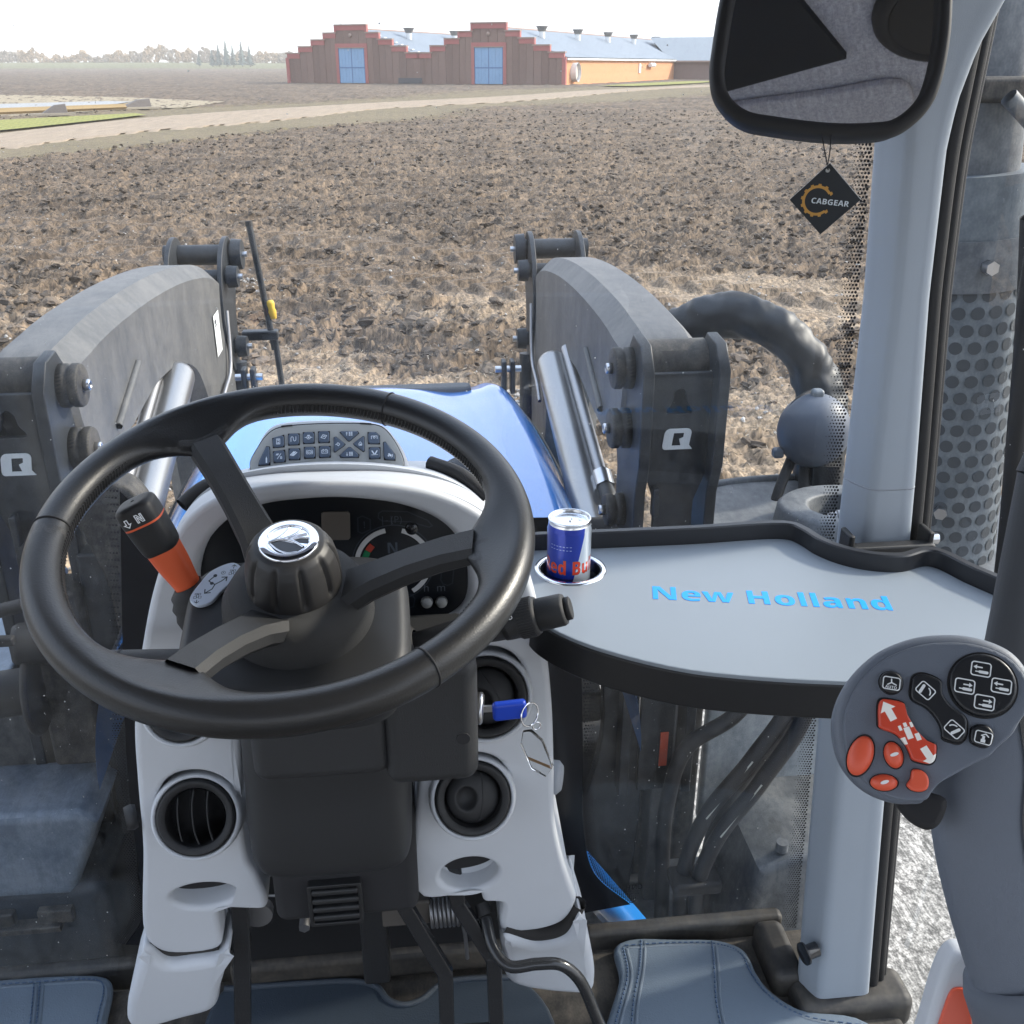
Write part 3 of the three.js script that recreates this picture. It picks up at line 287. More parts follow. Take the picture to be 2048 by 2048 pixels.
  const st = scatter('straw_litter', chip, std([1, 1, 1], 0.8), 26000, () => { let x, z, d, s; do { [x, z, d] = spot(1.6, 55); s = soil(x, z, d); } while (d > 22 && trackAt(x, z) < 1.1); const b = rr(0.24, 0.48), l = rr(0.012, 0.05); return { p: V(x, rise(x, z) + s.h + 0.012, z), s: V(l, rr(0.006, 0.014), rr(0.012, 0.022)), c: [b, b * 0.87, b * 0.68], tilt: 0.7 }; });
  st.userData = { kind: 'stuff', label: 'pale chips of straw strewn over the field', category: 'straw' };
  const pb = scatter('pebbles', clod(5), std([1, 1, 1], 0.8), 9000, () => { let x, z, d; if (rnd() < 0.45) { const a = rr(0, 6.28), r = Math.sqrt(rnd()); x = lerp(0.9, 0.9 + 0.75 * Math.cos(a), r); z = -7.6 + 0.7 * Math.sin(a) * r; d = 8; if (rnd() < 0.35) { x -= 3.2; z -= 5.2; } } else [x, z, d] = spot(1.5, 40); const s = soil(x, z, d), r = rr(0.008, 0.026), b = rr(0.22, 0.44); return { p: V(x, rise(x, z) + s.h + 0.006, z), s: V(r * rr(0.8, 1.4), r, r), c: [b, b * 0.94, b * 0.86], tilt: 0.6 }; });
  pb.userData = { kind: 'stuff', label: 'small pale stones lying on the soil', category: 'pebbles' };
}
// ---------------------------------------------------------------- the barn with two stepped gables
{
  const B = G.barn, m = mats(B), W0 = 41 - 3.2, P = (g) => g.applyMatrix4(m);
  const b = thing('barn', 'long barn with two stepped brown gables and grey roofs across the field', 'barn');
  const brown = [0, 1, 2, 3].map((i) => std([0.165 + 0.014 * i, 0.098 + 0.010 * i, 0.078 + 0.008 * i], 0.85, { map: null })), trim = std([0.36, 0.11, 0.10], 0.8), cop = std([0.30, 0.21, 0.17], 0.8);
  const blue = std([0.19, 0.34, 0.52], 0.6), blueD = std([0.07, 0.16, 0.32], 0.6), orange = std([1, 1, 1], 0.9, { map: dirt([192, 128, 86], [214, 160, 118]) }), roofM = std([0.17, 0.20, 0.235], 0.6, { map: null }), wht = std([0.72, 0.72, 0.7], 0.6);
  const centres = [-28.5, -10.6], steps = [[9.1, 3.85], [7.3, 4.58], [5.45, 5.32], [3.7, 6.06], [2.08, 6.9]], y0 = 0.2;
  for (const c of centres) {
    for (let k = 0; k < steps.length; k++) {
      const [w, h] = steps[k], inner = k < 4 ? steps[k + 1][0] : 0;
      for (const s of k < 4 ? [-1, 1] : [0]) {
        const xa = s === 0 ? c - w : s < 0 ? c - w : c + inner, xb = s === 0 ? c + w : s < 0 ? c - inner : c + w, lap = s === 0 ? 0 : 0.0;
        const n = Math.max(1, Math.round((xb - xa) / 0.95)), door = k >= 4;
        for (let i = 0; i < n; i++) { const a = lerp(xa, xb, i / n), e = lerp(xa, xb, (i + 1) / n), yb = door && Math.min(e, c + 1.85) > Math.max(a, c - 1.85) + 0.3 ? 4.85 : y0; part('wall_panel', P(box(a + 0.015, yb, -0.25, e - 0.015, h - 0.55, 0.02 * ((i * 7 + k * 3) % 3))), brown[(i * 5 + k * 2 + (s > 0 ? 1 : 0)) % 4], b); }
        part('gable_trim', P(box(xa - (s ? 0 : 0.12), h - 0.62, -0.3, xb + (s ? 0 : 0.12), h - 0.1, 0.10)), trim, b);
        part('coping', P(box(xa - 0.14, h - 0.10, -0.42, xb + 0.14, h + 0.04, 0.2)), cop, b);
        if (k > 0) for (const e of s === 0 ? [xa, xb] : [s < 0 ? xa : xb]) part('step_trim', P(box(e - 0.14, steps[k - 1][1] + 0.03, -0.31, e + 0.14, h - 0.12, 0.13)), trim, b);
      }
    }
    for (const e of [c < -20 ? -1 : 1]) part('corner_trim', P(box(c + e * 9.1 - 0.22, y0, -0.3, c + e * 9.1 + 0.22 - (e > 0 ? 0 : 0), 3.3, 0.11)), trim, b);
    const d = part('door', P(box(c - 1.75, 0.5, -0.05, c + 1.75, 4.35, 0.06)), blue, b, 'tall blue double barn door');
    for (let i = 0; i < 8; i++) part('door_board', P(box(c - 1.75 + 0.4375 * i + 0.02, 0.55, 0.06, c - 1.75 + 0.4375 * (i + 1) - 0.02, 4.3, 0.09 + 0.012 * (i % 2))), blue, d);
    for (const x of [-1.75, -0.02, 1.71]) part('door_stile', P(box(c + x - (x === -1.75 ? 0 : 0.03), 0.5, 0.05, c + x + 0.06, 4.35, 0.13)), blueD, d);
    part('rail', P(box(c - 1.8, 2.15, 0.05, c + 1.8, 2.28, 0.125)), blueD, d);
    part('lintel', P(box(c - 2.15, 4.45, -0.2, c + 2.15, 4.85, 0.16)), trim, b);
    part('door_track', P(box(c - 1.9, 4.34, -0.05, c + 1.9, 4.44, 0.2)), cop, b);
    for (const e of [-1, 1]) part('door_jamb', P(box(c + e * 1.97 - 0.18, 0.3, -0.2, c + e * 1.97 + 0.18, 4.45, 0.15)), trim, b);
    part('lamp', P(new THREE.SphereGeometry(0.22, 12, 8).translate(c, 5.75, 0.18)), cop, b);
  }
  part('louvre_vent', P(box(-22.3, 0.5, 0, -19.2, 1.1, 0.1)), std([0.06, 0.06, 0.07], 0.7), b);
  part('plinth', P(box(-37.7, -0.2, -0.3, -1.3, 0.42, 0.22)), std([0.42, 0.41, 0.38], 0.9), b);
  // long roofs behind the gables, their right slope facing the light
  const L = 118;
  for (const c of centres) {
    for (const s of [-1, 1]) {
      const g = grid(1, 1, (u, v) => V(c + s * 9.1 * u + s * 0.35 * u, lerp(6.45, 3.2, u), -0.3 - L * v)); part('roof_slope', P(g), roofM, b);
      for (let i = 0; i < 14; i++) part('roof_sheet', P(mg([grid(1, 1, (u, v) => V(c + s * (0.1 + 9.25 * u), lerp(6.46, 3.27, u) + 0.05, -0.4 - L * (i + 0.006 + v * 0.988) / 14))])), roofM, b);
    }
    part('ridge_cap', P(box(c - 0.3, 6.42, -L, c + 0.3, 6.58, -0.3)), cop, b);
    for (let i = 0; i < 8; i++) { // ridge ventilators
      const z = -9.5 - i * 13.6, x = c + 2.9;
      const v = part('roof_vent', P(mg([new THREE.CylinderGeometry(0.36, 0.36, 1.2, 14).translate(x, 5.7, z)])), wht, b);
      part('vent_cowl', P(mg([new THREE.CylinderGeometry(0.68, 0.42, 0.5, 14).translate(x, 6.45, z), new THREE.CylinderGeometry(0.72, 0.72, 0.1, 14).translate(x, 6.74, z)])), std([0.16, 0.15, 0.14], 0.8), v);
    }
  }
  part('side_wall', P(box(-1.75, -0.2, -52, -1.5, 3.25, -0.3)), orange, b, 'sunlit orange rendered side wall');
  part('eaves_board', P(box(-1.5, 3.02, -L, -1.1, 3.22, -0.3)), wht, b);
  part('valley_gutter', P(box(-19.75, 3.1, -L, -19.35, 3.3, -0.3)), wht, b);
  const fan = part('wall_fan', P(new THREE.CylinderGeometry(1.0, 1.0, 0.7, 28, 1, true).rotateZ(Math.PI / 2).translate(-1.2, 1.75, -3.2)), wht, b); part('fan_disc', P(new THREE.CylinderGeometry(0.78, 0.78, 0.08, 28).rotateZ(Math.PI / 2).translate(-1.2, 1.75, -3.2)), std([0.5, 0.45, 0.4], 0.7), fan);
  part('wall_pipe', P(new THREE.CylinderGeometry(0.28, 0.28, 2.4, 16).rotateX(Math.PI / 2).translate(-1.1, 2.5, -37)), wht, b);
  part('wall_hatch', P(box(-1.5, 1.5, -32, -1.35, 2.7, -31.2)), wht, b);
  // zig-zag lath on the valley side of the left roof
  for (let i = 0; i < 9; i++) { const u = i / 9; part('roof_light', P(box(0, 0, 0, 0.5, 0.08, 0.5).translate(-28.5 + 2.4 + u * 6.6, 6.44 - (2.4 + u * 6.6) * 0.357 + 0.16, -2.2)), wht, b); }
  seat(b);
  const w = thing('cross_barn', 'lower brick cross wing with pale hipped roof beside the long barn', 'barn'), brick = std([0.20, 0.135, 0.115], 0.9);
  part('wall', P(box(-1.5, -0.2, -64, 46, 3.2, -52)), brick, w);
  const roof = new THREE.BufferGeometry(); roof.setAttribute('position', new THREE.Float32BufferAttribute([-2, 3.1, -51.4, 47, 3.1, -51.4, 47, 6.6, -61, -8, 6.6, -61, -2, 3.1, -51.4, -8, 6.6, -61, -8, 6.2, -70, -2, 3.1, -70, 47, 6.6, -61, 47, 3.1, -70, -2, 3.1, -70, -8, 6.6, -61].map((v) => v), 3)); roof.setIndex([0, 1, 2, 0, 2, 3, 4, 5, 6, 4, 6, 7, 8, 9, 10, 8, 10, 11]); roof.computeVertexNormals();
  part('roof', P(roof), std([0.24, 0.265, 0.285], 0.6), w);
  part('eaves_board', P(box(-2, 2.9, -51.6, 47, 3.12, -51.3)), cop, w);
  seat(w);
}
// ---------------------------------------------------------------- low headwalls in the verge
for (const [x, z, w, turn, label] of [[-17.4, -58.6, 1.5, 0.45, 'dark low concrete culvert wall in the grass, left one'], [-14.7, -65.2, 2.0, 0.6, 'dark wedge-shaped concrete headwall at the end of the ditch']]) {
  const t = thing('culvert_wall', label, 'wall', 'culvert walls beside the track');
  const g = ext(new THREE.Shape([V2(-w / 2, 0), V2(w / 2, 0), V2(w / 2 - 0.08, 0.55), V2(w * 0.1, 0.5), V2(-w / 2 + 0.25, 0.12)]), 0.35, { bevel: 0.03 }); part('wall', g, std([0.16, 0.14, 0.13], 0.9), t);
  part('kerb', box(-w / 2 - 0.4, 0, 0.02, w / 2 + 0.3, 0.12, 0.3), std([0.3, 0.26, 0.2], 0.9), t);
  t.position.set(x, rise(x, z) + 0.05, z); t.rotation.y = turn;
}
// two long rails of the low timber edging along the ditch
for (const [a, b, label] of [[[-30, -53], [-15.3, -66.4], 'long weathered edging beam along the ditch, farther one'], [[-30, -48], [-15.0, -64.2], 'long weathered edging beam along the ditch, nearer one']]) {
  const A = V(a[0], rise(...a) + 0.2, a[1]), Bv = V(b[0], rise(...b) + 0.2, b[1]); const g = new THREE.BoxGeometry(0.14, A.distanceTo(Bv), 0.16).translate(0, A.distanceTo(Bv) / 2, 0); orient(g, A, Bv);
  solo('edging_beam', g, std([0.27, 0.19, 0.09], 0.9), label, 'beam', 'edging beams along the ditch');
}
// ---------------------------------------------------------------- far wood, conifers, pylon
{
  const P = (px, D) => { const off = px * D; return [CX + FW.x * D + RT.x * off, FW.z * D + RT.z * off]; };
  const blob = new THREE.IcosahedronGeometry(1, 1); { const p = blob.attributes.position; for (let i = 0; i < p.count; i++) { const v = V().fromBufferAttribute(p, i), m = 0.7 + 0.5 * n3(v.x * 2, v.y * 2, v.z * 2); p.setXYZ(i, v.x * m, v.y * m, v.z * m); } blob.computeVertexNormals(); }
  const N = 5200, im = new THREE.InstancedMesh(blob, std([1, 1, 1], 1), N), mt = new THREE.Matrix4(), q = new THREE.Quaternion(), c = new THREE.Color();
  for (let i = 0; i < N; i++) {
    const a = rr(-0.75, -0.1), D = 700 + 80 * rnd(), [x, z] = P(a, D), crown = 5 + 4.2 * n2(a * 26, 1) + 2.2 * n2(a * 90, 4) + (a > -0.37 ? 1.5 : 0), h = crown * Math.pow(rnd(), 0.8), r = rr(0.5, 1.5), k = rr(0.8, 1.25), br = n2(a * 30, 7) > 0.1 ? [0.21, 0.165, 0.125] : [0.27, 0.185, 0.11];
    q.setFromEuler(new THREE.Euler(rnd() * 6, rnd() * 6, 0)); mt.compose(V(x, rise(x, z) + h, z), q, V(r, r * rr(0.7, 1.6), r)); im.setMatrixAt(i, mt); im.setColorAt(i, c.setRGB(br[0] * k, br[1] * k, br[2] * k));
  }
  im.name = 'far_wood'; im.userData = { kind: 'stuff', label: 'bare brownish woodland along the horizon', category: 'woodland' }; im.castShadow = im.receiveShadow = true; scene.add(im);
  const cm = std([0.10, 0.135, 0.13], 0.95), tm = std([0.12, 0.1, 0.08], 0.95);
  [[-0.272, 560, 9, 'short'], [-0.266, 560, 11.5, 'middling'], [-0.259, 560, 13.2, 'tallest pointed'], [-0.253, 565, 11, 'broad'], [-0.245, 560, 13, 'tall slim'], [-0.238, 562, 10.5, 'lowest right'], [-0.284, 570, 7.5, 'smallest left']].forEach(([a, D, h, w], i) => {
    const [x, z] = P(a, D), t = thing('conifer_tree', w + ' blue-green conifer in the clump left of the barn', 'tree', 'conifers on the horizon');
    const gs = []; for (let k = 0; k < 90; k++) { const u = Math.pow(rnd(), 0.8), an = rr(0, 6.28), rr_ = (1 - u) * h * 0.21 * rr(0.5, 1.1), g = new THREE.ConeGeometry(0.55 * (1.1 - u), 1.5 * (1.15 - u), 5); g.rotateZ(-1.9); g.translate(rr_, 0.6 + u * (h - 0.9), 0); g.rotateY(an); gs.push(g); } gs.push(new THREE.ConeGeometry(h * 0.13, h * 0.92, 9).translate(0, h * 0.52, 0));
    part('crown', mg(gs), cm, t); part('trunk', new THREE.CylinderGeometry(0.15, 0.28, h * 0.6, 8).translate(0, h * 0.3, 0), tm, t); t.position.set(x, rise(x, z), z);
  });
  const [x, z] = P(-0.506, 640), py = thing('power_pylon', 'thin lattice power pylon at the far left edge', 'pylon'), bars = [];
  for (const s of [-1, 1]) bars.push(rod(V(s * 1.2, 0, 0), V(s * 0.3, 20, 0), 0.12, 0.1, 6)); for (let i = 0; i < 9; i++) bars.push(rod(V((i % 2 ? 1 : -1) * lerp(1.2, 0.3, i / 9), i * 2.1, 0), V((i % 2 ? -1 : 1) * lerp(1.2, 0.3, (i + 1) / 9), (i + 1) * 2.1, 0), 0.07, 0.07, 5));
  part('mast', mg(bars), std([0.3, 0.32, 0.34], 0.7), py); for (const y of [14, 17, 19.5]) part('cross_arm', rod(V(-2.6, y, 0), V(2.6, y, 0), 0.12, 0.12, 6), std([0.3, 0.32, 0.34], 0.7), py); py.position.set(x, rise(x, z), z);
}

// ---------------------------------------------------------------- haze
scene.fog = new THREE.FogExp2(new THREE.Color(1.0, 0.955, 0.88), 0.00065);

// ================================================================ tractor outside the glass
const blueT = dirt([150, 160, 176], [255, 255, 255]);
M.hood = phys([0.012, 0.19, 0.58], 0.32, { clearcoat: 1, clearcoatRoughness: 0.06 });
M.loader = std([1, 1, 1], 0.55, { map: repeated(dirt([74, 75, 76], [98, 97, 95]), 1.6), bumpMap: repeated(grainT, 8), bumpScale: 0.0004 });
M.loaderDark = std([1, 1, 1], 0.5, { map: repeated(dirt([24, 28, 33], [44, 48, 53]), 2) });
M.dustyBlack = std([1, 1, 1], 0.7, { map: repeated(dirt([26, 26, 27], [74, 70, 64]), 2.2) });
M.fender = std([1, 1, 1], 0.6, { map: repeated(dirt([76, 80, 85], [112, 115, 117]), 2) });
M.hose = std([0.02, 0.02, 0.022], 0.5, grain(20, 0.0004));
{ // bonnet
  const t = thing('tractor_bonnet', 'glossy blue tractor bonnet with raised shoulders ahead of the windscreen', 'bonnet');
  const sec = (z, k) => { const s = [[-0.45, 1.50], [-0.448, 1.54], [-0.435, 1.62], [-0.40, 1.72], [-0.345, 1.785], [-0.29, 1.775], [-0.20, 1.768], [-0.1, 1.78], [0.02, 1.786], [0.14, 1.78], [0.24, 1.768], [0.33, 1.775], [0.385, 1.785], [0.44, 1.72], [0.475, 1.62], [0.488, 1.54], [0.49, 1.50]]; return s.map(([x, y]) => V(0.02 + (x - 0.02) * k[0], 1.2 + (y - 1.2) * k[1], z)); };
  const rows = [sec(-1.34, [0.93, 1.0]), sec(-1.6, [0.95, 1.0]), sec(-1.9, [0.97, 1.0]), sec(-2.2, [0.96, 0.995]), sec(-2.45, [0.92, 0.985]), sec(-2.6, [0.87, 0.965]), sec(-2.70, [0.80, 0.90]), sec(-2.74, [0.77, 0.7])];
  part('shell', loft(rows, 90, 60), M.hood, t);
  for (const s of [-1, 1]) { const pts = rows.slice(0, 6).map((r) => r[s < 0 ? 3 : 13].clone().add(V(0, 0.002, 0))); part('shoulder_seam', tube(pts, 0.004, { seg: 40, n: 6 }), M.blackMatt, t); }
  part('intake_screen', soft(ext(rrect(0.02, 2.60, 0.50, 0.05, 0.02), 0.03, { bevel: 0.006, F: { o: [0, 1.766, 0], x: [1, 0, 0], y: [0, 0, -1] } })), std([0.09, 0.095, 0.1], 0.75), t);
  part('nose', box(-0.32, 1.05, -2.82, 0.36, 1.68, -2.66, 0.05), M.loaderDark, t);
  for (const [x, z] of [[-0.31, -2.60], [0.37, -2.60]]) { const h = part('hinge_lug', box(x - 0.017, 1.74, z - 0.02, x - 0.004, 1.83, z + 0.02, 0.004), M.loaderDark, t); part('hinge_lug', box(x + 0.006, 1.74, z - 0.02, x + 0.019, 1.83, z + 0.02, 0.004), M.loaderDark, t); part('bolt', rod(V(x - 0.034, 1.805, z), V(x + 0.036, 1.805, z), 0.009), M.steel, h); }
  part('engine_block', box(-0.30, 0.75, -2.55, 0.34, 1.25, -1.35), M.dustyBlack, t);
  seat(t);
}
// ---------------------------------------------------------------- front loader: one arm with its tower on each side
function arm(sd) {
  const mx = (x) => (sd > 0 ? x : 0.02 - x), R = (a, b) => [Math.min(mx(a), mx(b)), Math.max(mx(a), mx(b))], word = sd > 0 ? 'right' : 'left';
  const t = thing('front_loader', 'dusty dark grey front loader arm ' + (sd > 0 ? 'right of the blue bonnet' : 'left of the blue bonnet, with white sticker'), 'loader arm', 'front loader arms'), [xa, xb] = R(0.475, 0.622), kink = sd > 0 ? 0.018 : 0.035;
  const lean = (g) => { const p = g.attributes.position; for (let i = 0; i < p.count; i++) p.setX(i, p.getX(i) + kink * clamp((-p.getZ(i) - 1.6) / 1.4, 0, 1.2)); return g; };
  const prof = [[1.66, 2.10], [1.8, 2.125], [2.1, 2.128], [2.4, 2.112], [2.65, 2.085], [2.85, 2.05], [3.0, 2.0], [3.06, 1.955], [3.075, 1.86], [3.06, 1.7], [3.02, 1.3], [2.98, 1.0], [2.74, 1.0], [2.70, 1.4], [2.64, 1.68], [2.56, 1.80], [2.42, 1.86], [2.2, 1.885], [1.9, 1.86], [1.74, 1.88], [1.66, 1.98]];
  const side = { o: [xb, 0, 0], x: [0, 0, -1], y: [0, 1, 0] };
  part('beam', lean(creased(ext(shp(prof, 90), xb - xa, { bevel: 0.034, seg: 1, F: side }), 0.45)), M.loader, t);
  const inX = sd > 0 ? xa : xb, o = -sd; // inner face and the way it points
  const plate = (pts, d, off, smooth) => lean(soft(ext(shp(pts, smooth), d, { bevel: 0.003, F: { o: [inX + o * off + (o > 0 ? 0 : d), 0, 0], x: [0, 0, -1], y: [0, 1, 0] } })));
  part('knee_plate', plate([[2.98, 1.0], [3.04, 1.5], [3.05, 1.72], [3.03, 1.86], [2.985, 1.90], [2.955, 1.78], [2.93, 1.735], [2.80, 1.70], [2.74, 1.665], [2.70, 1.5], [2.72, 1.0]], 0.010, 0.001), M.loader, t);
  part('knee_weld', lean(tube([[inX + o * 0.009, 1.895, -2.987], [inX + o * 0.012, 1.78, -2.95], [inX + o * 0.012, 1.735, -2.925], [inX + o * 0.012, 1.70, -2.80], [inX + o * 0.012, 1.667, -2.742]], 0.006, { seg: 30, n: 6 })), M.steelDull, t);
  part('step_rib', lean(tube([[inX + o * 0.003, 2.0, -2.05], [inX + o * 0.004, 1.93, -1.86]], 0.008, { seg: 8, n: 6 })), M.loader, t);
  // head with two cross tubes
  for (const x of [xa - 0.008, xb - 0.006]) part('head_plate', lean(soft(ext(shp([[2.95, 1.86], [2.98, 2.0], [3.05, 2.07], [3.13, 2.085], [3.19, 2.05], [3.2, 1.98], [3.14, 1.86], [3.12, 1.72], [3.04, 1.70]], 40), 0.014, { bevel: 0.002, F: { o: [x + 0.014, 0, 0], x: [0, 0, -1], y: [0, 1, 0] } }))), M.loaderDark, t);
  for (const [z, y, r] of [[-3.14, 2.03, 0.030], [-3.03, 1.985, 0.021], [-3.06, 1.77, 0.021]]) {
    const c = part('cross_pin', lean(rod(V(xa - 0.035, y, z), V(xb + 0.035, y, z), r)), M.loaderDark, t);
    part('end_washer', lean(rod(V(inX + o * 0.016, y, z), V(inX + o * 0.045, y, z), r * 1.55, r * 1.45, 28)), M.loaderDark, c); part('bolt', lean(rod(V(inX + o * 0.045, y, z), V(inX + o * 0.058, y, z), 0.009, 0.009, 6)), M.steel, c);
  }
  part('parallel_rod', lean(rod(V(inX + o * 0.01, 1.72, -3.07), V(inX + o * 0.01, 0.9, -3.0), 0.026)), M.loaderDark, t);
  // lift cylinder
  const cx = inX + o * 0.022, A = V(cx, 1.885, -2.36), Bc = V(cx, 1.70, -1.74), cyl = part('lift_cylinder', turned([[0, 0], [0.036, 0.0], [0.038, 0.01], [0.038, 0.62], [0.034, 0.64], [0, 0.64]], A, Bc, 36), std([0.34, 0.34, 0.34], 0.3, { metalness: 0.85 }), t);
  part('oil_pipe', tube([A.clone().add(V(sd * 0.034, 0.035, 0)), A.clone().lerp(Bc, 0.5).add(V(sd * 0.034, 0.035, 0)), A.clone().lerp(Bc, 0.78).add(V(sd * 0.034, 0.035, 0))], 0.013, { seg: 20 }), M.steelDull, cyl);
  part('pipe_nut', rod(A.clone().lerp(Bc, 0.76).add(V(sd * 0.034, 0.036, 0)), A.clone().lerp(Bc, 0.83).add(V(sd * 0.034, 0.036, 0)), 0.021, 0.021, 6), M.steel, cyl);
  part('pipe_elbow', tube([A.clone().lerp(Bc, 0.82).add(V(sd * 0.034, 0.036, 0)), A.clone().lerp(Bc, 0.9).add(V(sd * 0.034, 0.034, 0)), A.clone().lerp(Bc, 0.91).add(V(sd * 0.02, 0.0, 0))], 0.017, { seg: 14 }), M.loaderDark, cyl);
  part('rod_boss', rod(V(cx - 0.04, 1.695, -1.72), V(cx + 0.04, 1.695, -1.72), 0.06, 0.06, 32), M.blackMatt, cyl);
  if (sd < 0) { const st = canvas(128, 256, (c, w, h) => { c.fillStyle = '#e4e6e4'; c.fillRect(0, 0, w, h); c.fillStyle = '#3a3f45'; c.fillRect(14, 34, 42, 26); c.fillRect(14, 66, 64, 10); for (let j = 0; j < 9; j++) c.fillRect(14, 92 + j * 15, 40 + ((j * 37) % 55), 5); }); const g = new THREE.PlaneGeometry(0.085, 0.115); g.rotateY(Math.PI / 2); g.translate(inX + 0.004 + 0.03, 1.86, -2.86); part('sticker', g, std([1, 1, 1], 0.5, { map: st }), t, 'small white printed sticker'); }
  // tower
  const w = thing('loader_tower', sd > 0 ? 'black loader bracket with white logo right of the steering wheel' : 'black loader bracket with white logo at the left edge', 'bracket', 'loader brackets');
  const [ta, tb] = R(0.503, 0.612), wid = tb - ta, F = { o: [(ta + tb) / 2, 0, -1.60], x: [1, 0, 0], y: [0, 1, 0] };
  const face = new THREE.Shape([V2(-wid / 2, 2.075), V2(-wid / 2, 1.90), V2(-wid / 2 + 0.02, 1.84), V2(-wid / 2 + 0.022, 1.2), V2(wid / 2 - 0.018, 1.2), V2(wid / 2 - 0.018, 1.84), V2(wid / 2, 1.89), V2(wid / 2, 2.075)]);
  const key = new THREE.Path(); key.moveTo(-0.019, 2.012); key.quadraticCurveTo(-0.026, 2.006, -0.019, 2.003); key.lineTo(0.019, 2.003); key.quadraticCurveTo(0.026, 2.006, 0.019, 2.014); key.quadraticCurveTo(0.011, 2.022, 0.011, 2.032); key.quadraticCurveTo(0.009, 2.046, 0, 2.047); key.quadraticCurveTo(-0.009, 2.046, -0.011, 2.032); key.quadraticCurveTo(-0.011, 2.022, -0.019, 2.012); face.holes.push(key);
  part('back_plate', ext(face, 0.012, { bevel: 0.0015, F }), M.loaderDark, w);
  for (const x of [ta - 0.02, tb]) part('cheek_plate', soft(ext(shp([[1.585, 1.2], [1.585, 1.86], [1.565, 1.92], [1.565, 2.085], [1.60, 2.125], [1.655, 2.13], [1.72, 2.06], [1.76, 1.94], [1.73, 1.86], [1.74, 1.2]]), 0.02, { bevel: 0.003, F: { o: [x + 0.02, 0, 0], x: [0, 0, -1], y: [0, 1, 0] } })), M.loaderDark, w);
  part('pivot_tube', rod(V(ta, 2.075, -1.665), V(tb, 2.075, -1.665), 0.042, 0.042, 32), M.dustyBlack, w);
  const ix = sd > 0 ? ta - 0.02 : tb + 0.02;
  for (const [y, z, r] of [[2.072, -1.652, 0.036], [1.962, -1.655, 0.036], [1.80, -1.665, 0.03]]) { const d = part('pivot_disc', turned([[0, 0], [r, 0], [r, 0.012], [r * 0.9, 0.014], [r * 0.9, 0.018], [r, 0.02], [r, 0.03], [r * 0.93, 0.034], [0, 0.034]], V(ix, y, z), V(ix + o, y, z), 36), M.dustyBlack, w); part('bolt', turned([[0, 0], [0.010, 0], [0.010, 0.01], [0.006, 0.012], [0.006, 0.008], [0, 0.008]], V(ix + o * 0.034, y, z), V(ix + o, y, z), 8), M.steel, d); }
  // logo plate: a rounded Q shape with a small r-shaped opening
  const q = new THREE.Shape(); q.moveTo(-0.020, -0.019); q.lineTo(0.027, -0.019); q.lineTo(0.021, -0.011); q.lineTo(0.024, 0.010); q.quadraticCurveTo(0.0245, 0.019, 0.014, 0.019); q.lineTo(-0.012, 0.019); q.quadraticCurveTo(-0.022, 0.019, -0.024, 0.008); q.lineTo(-0.026, -0.010); q.quadraticCurveTo(-0.027, -0.019, -0.020, -0.019);
  const ho = new THREE.Path([V2(-0.010, -0.012), V2(-0.007, 0.011), V2(0.011, 0.011), V2(0.010, 0.003), V2(0.003, 0.0), V2(0.006, -0.012)]); q.holes.push(ho);
  const lg = ext(q, 0.0016, {}); lg.applyMatrix4(new THREE.Matrix4().makeTranslation((ta + tb) / 2, 1.958, -1.5975)); part('logo', lg, std([0.62, 0.66, 0.68], 0.5), w);
  const dc = sd > 0 ? 0.515 : ta + 0.03; part('lever_catch', box(dc, 1.82, -1.596, dc + 0.012, 1.875, -1.575, 0.004), M.loaderDark, w);
  seat(t); seat(w);
}
arm(1); arm(-1);
// ---------------------------------------------------------------- slim marker rod on the left arm
{
  const t = thing('level_indicator', 'slim black marker rod standing above the left loader arm', 'marker rod');
  part('rod', rod(V(-0.365, 2.09, -3.3), V(-0.322, 1.70, -3.28), 0.010, 0.010, 12), M.loaderDark, t); part('lower_rod', rod(V(-0.318, 1.745, -3.28), V(-0.30, 1.45, -3.26), 0.010, 0.010, 12), M.loaderDark, t); part('bracket', box(-0.42, 1.735, -3.30, -0.305, 1.765, -3.26, 0.006), M.loaderDark, t); part('rod_tip', rod(V(-0.3665, 2.105, -3.301), V(-0.365, 2.09, -3.3), 0.011, 0.012, 12), M.rubber, t);
  part('marker', lathePill(V(-0.325, 1.86, -3.29), V(-0.316, 1.80, -3.285), 0.014), std([0.65, 0.42, 0.04], 0.5), t, 'small yellow marker clip'); seat(t);
}
function lathePill(a, b, r) { const l = a.distanceTo(b); return turned([[0, 0], [r * 0.8, 0.002], [r, l * 0.2], [r * 0.8, l * 0.45], [r, l * 0.6], [r * 0.7, l], [0, l]], a, b, 16); }
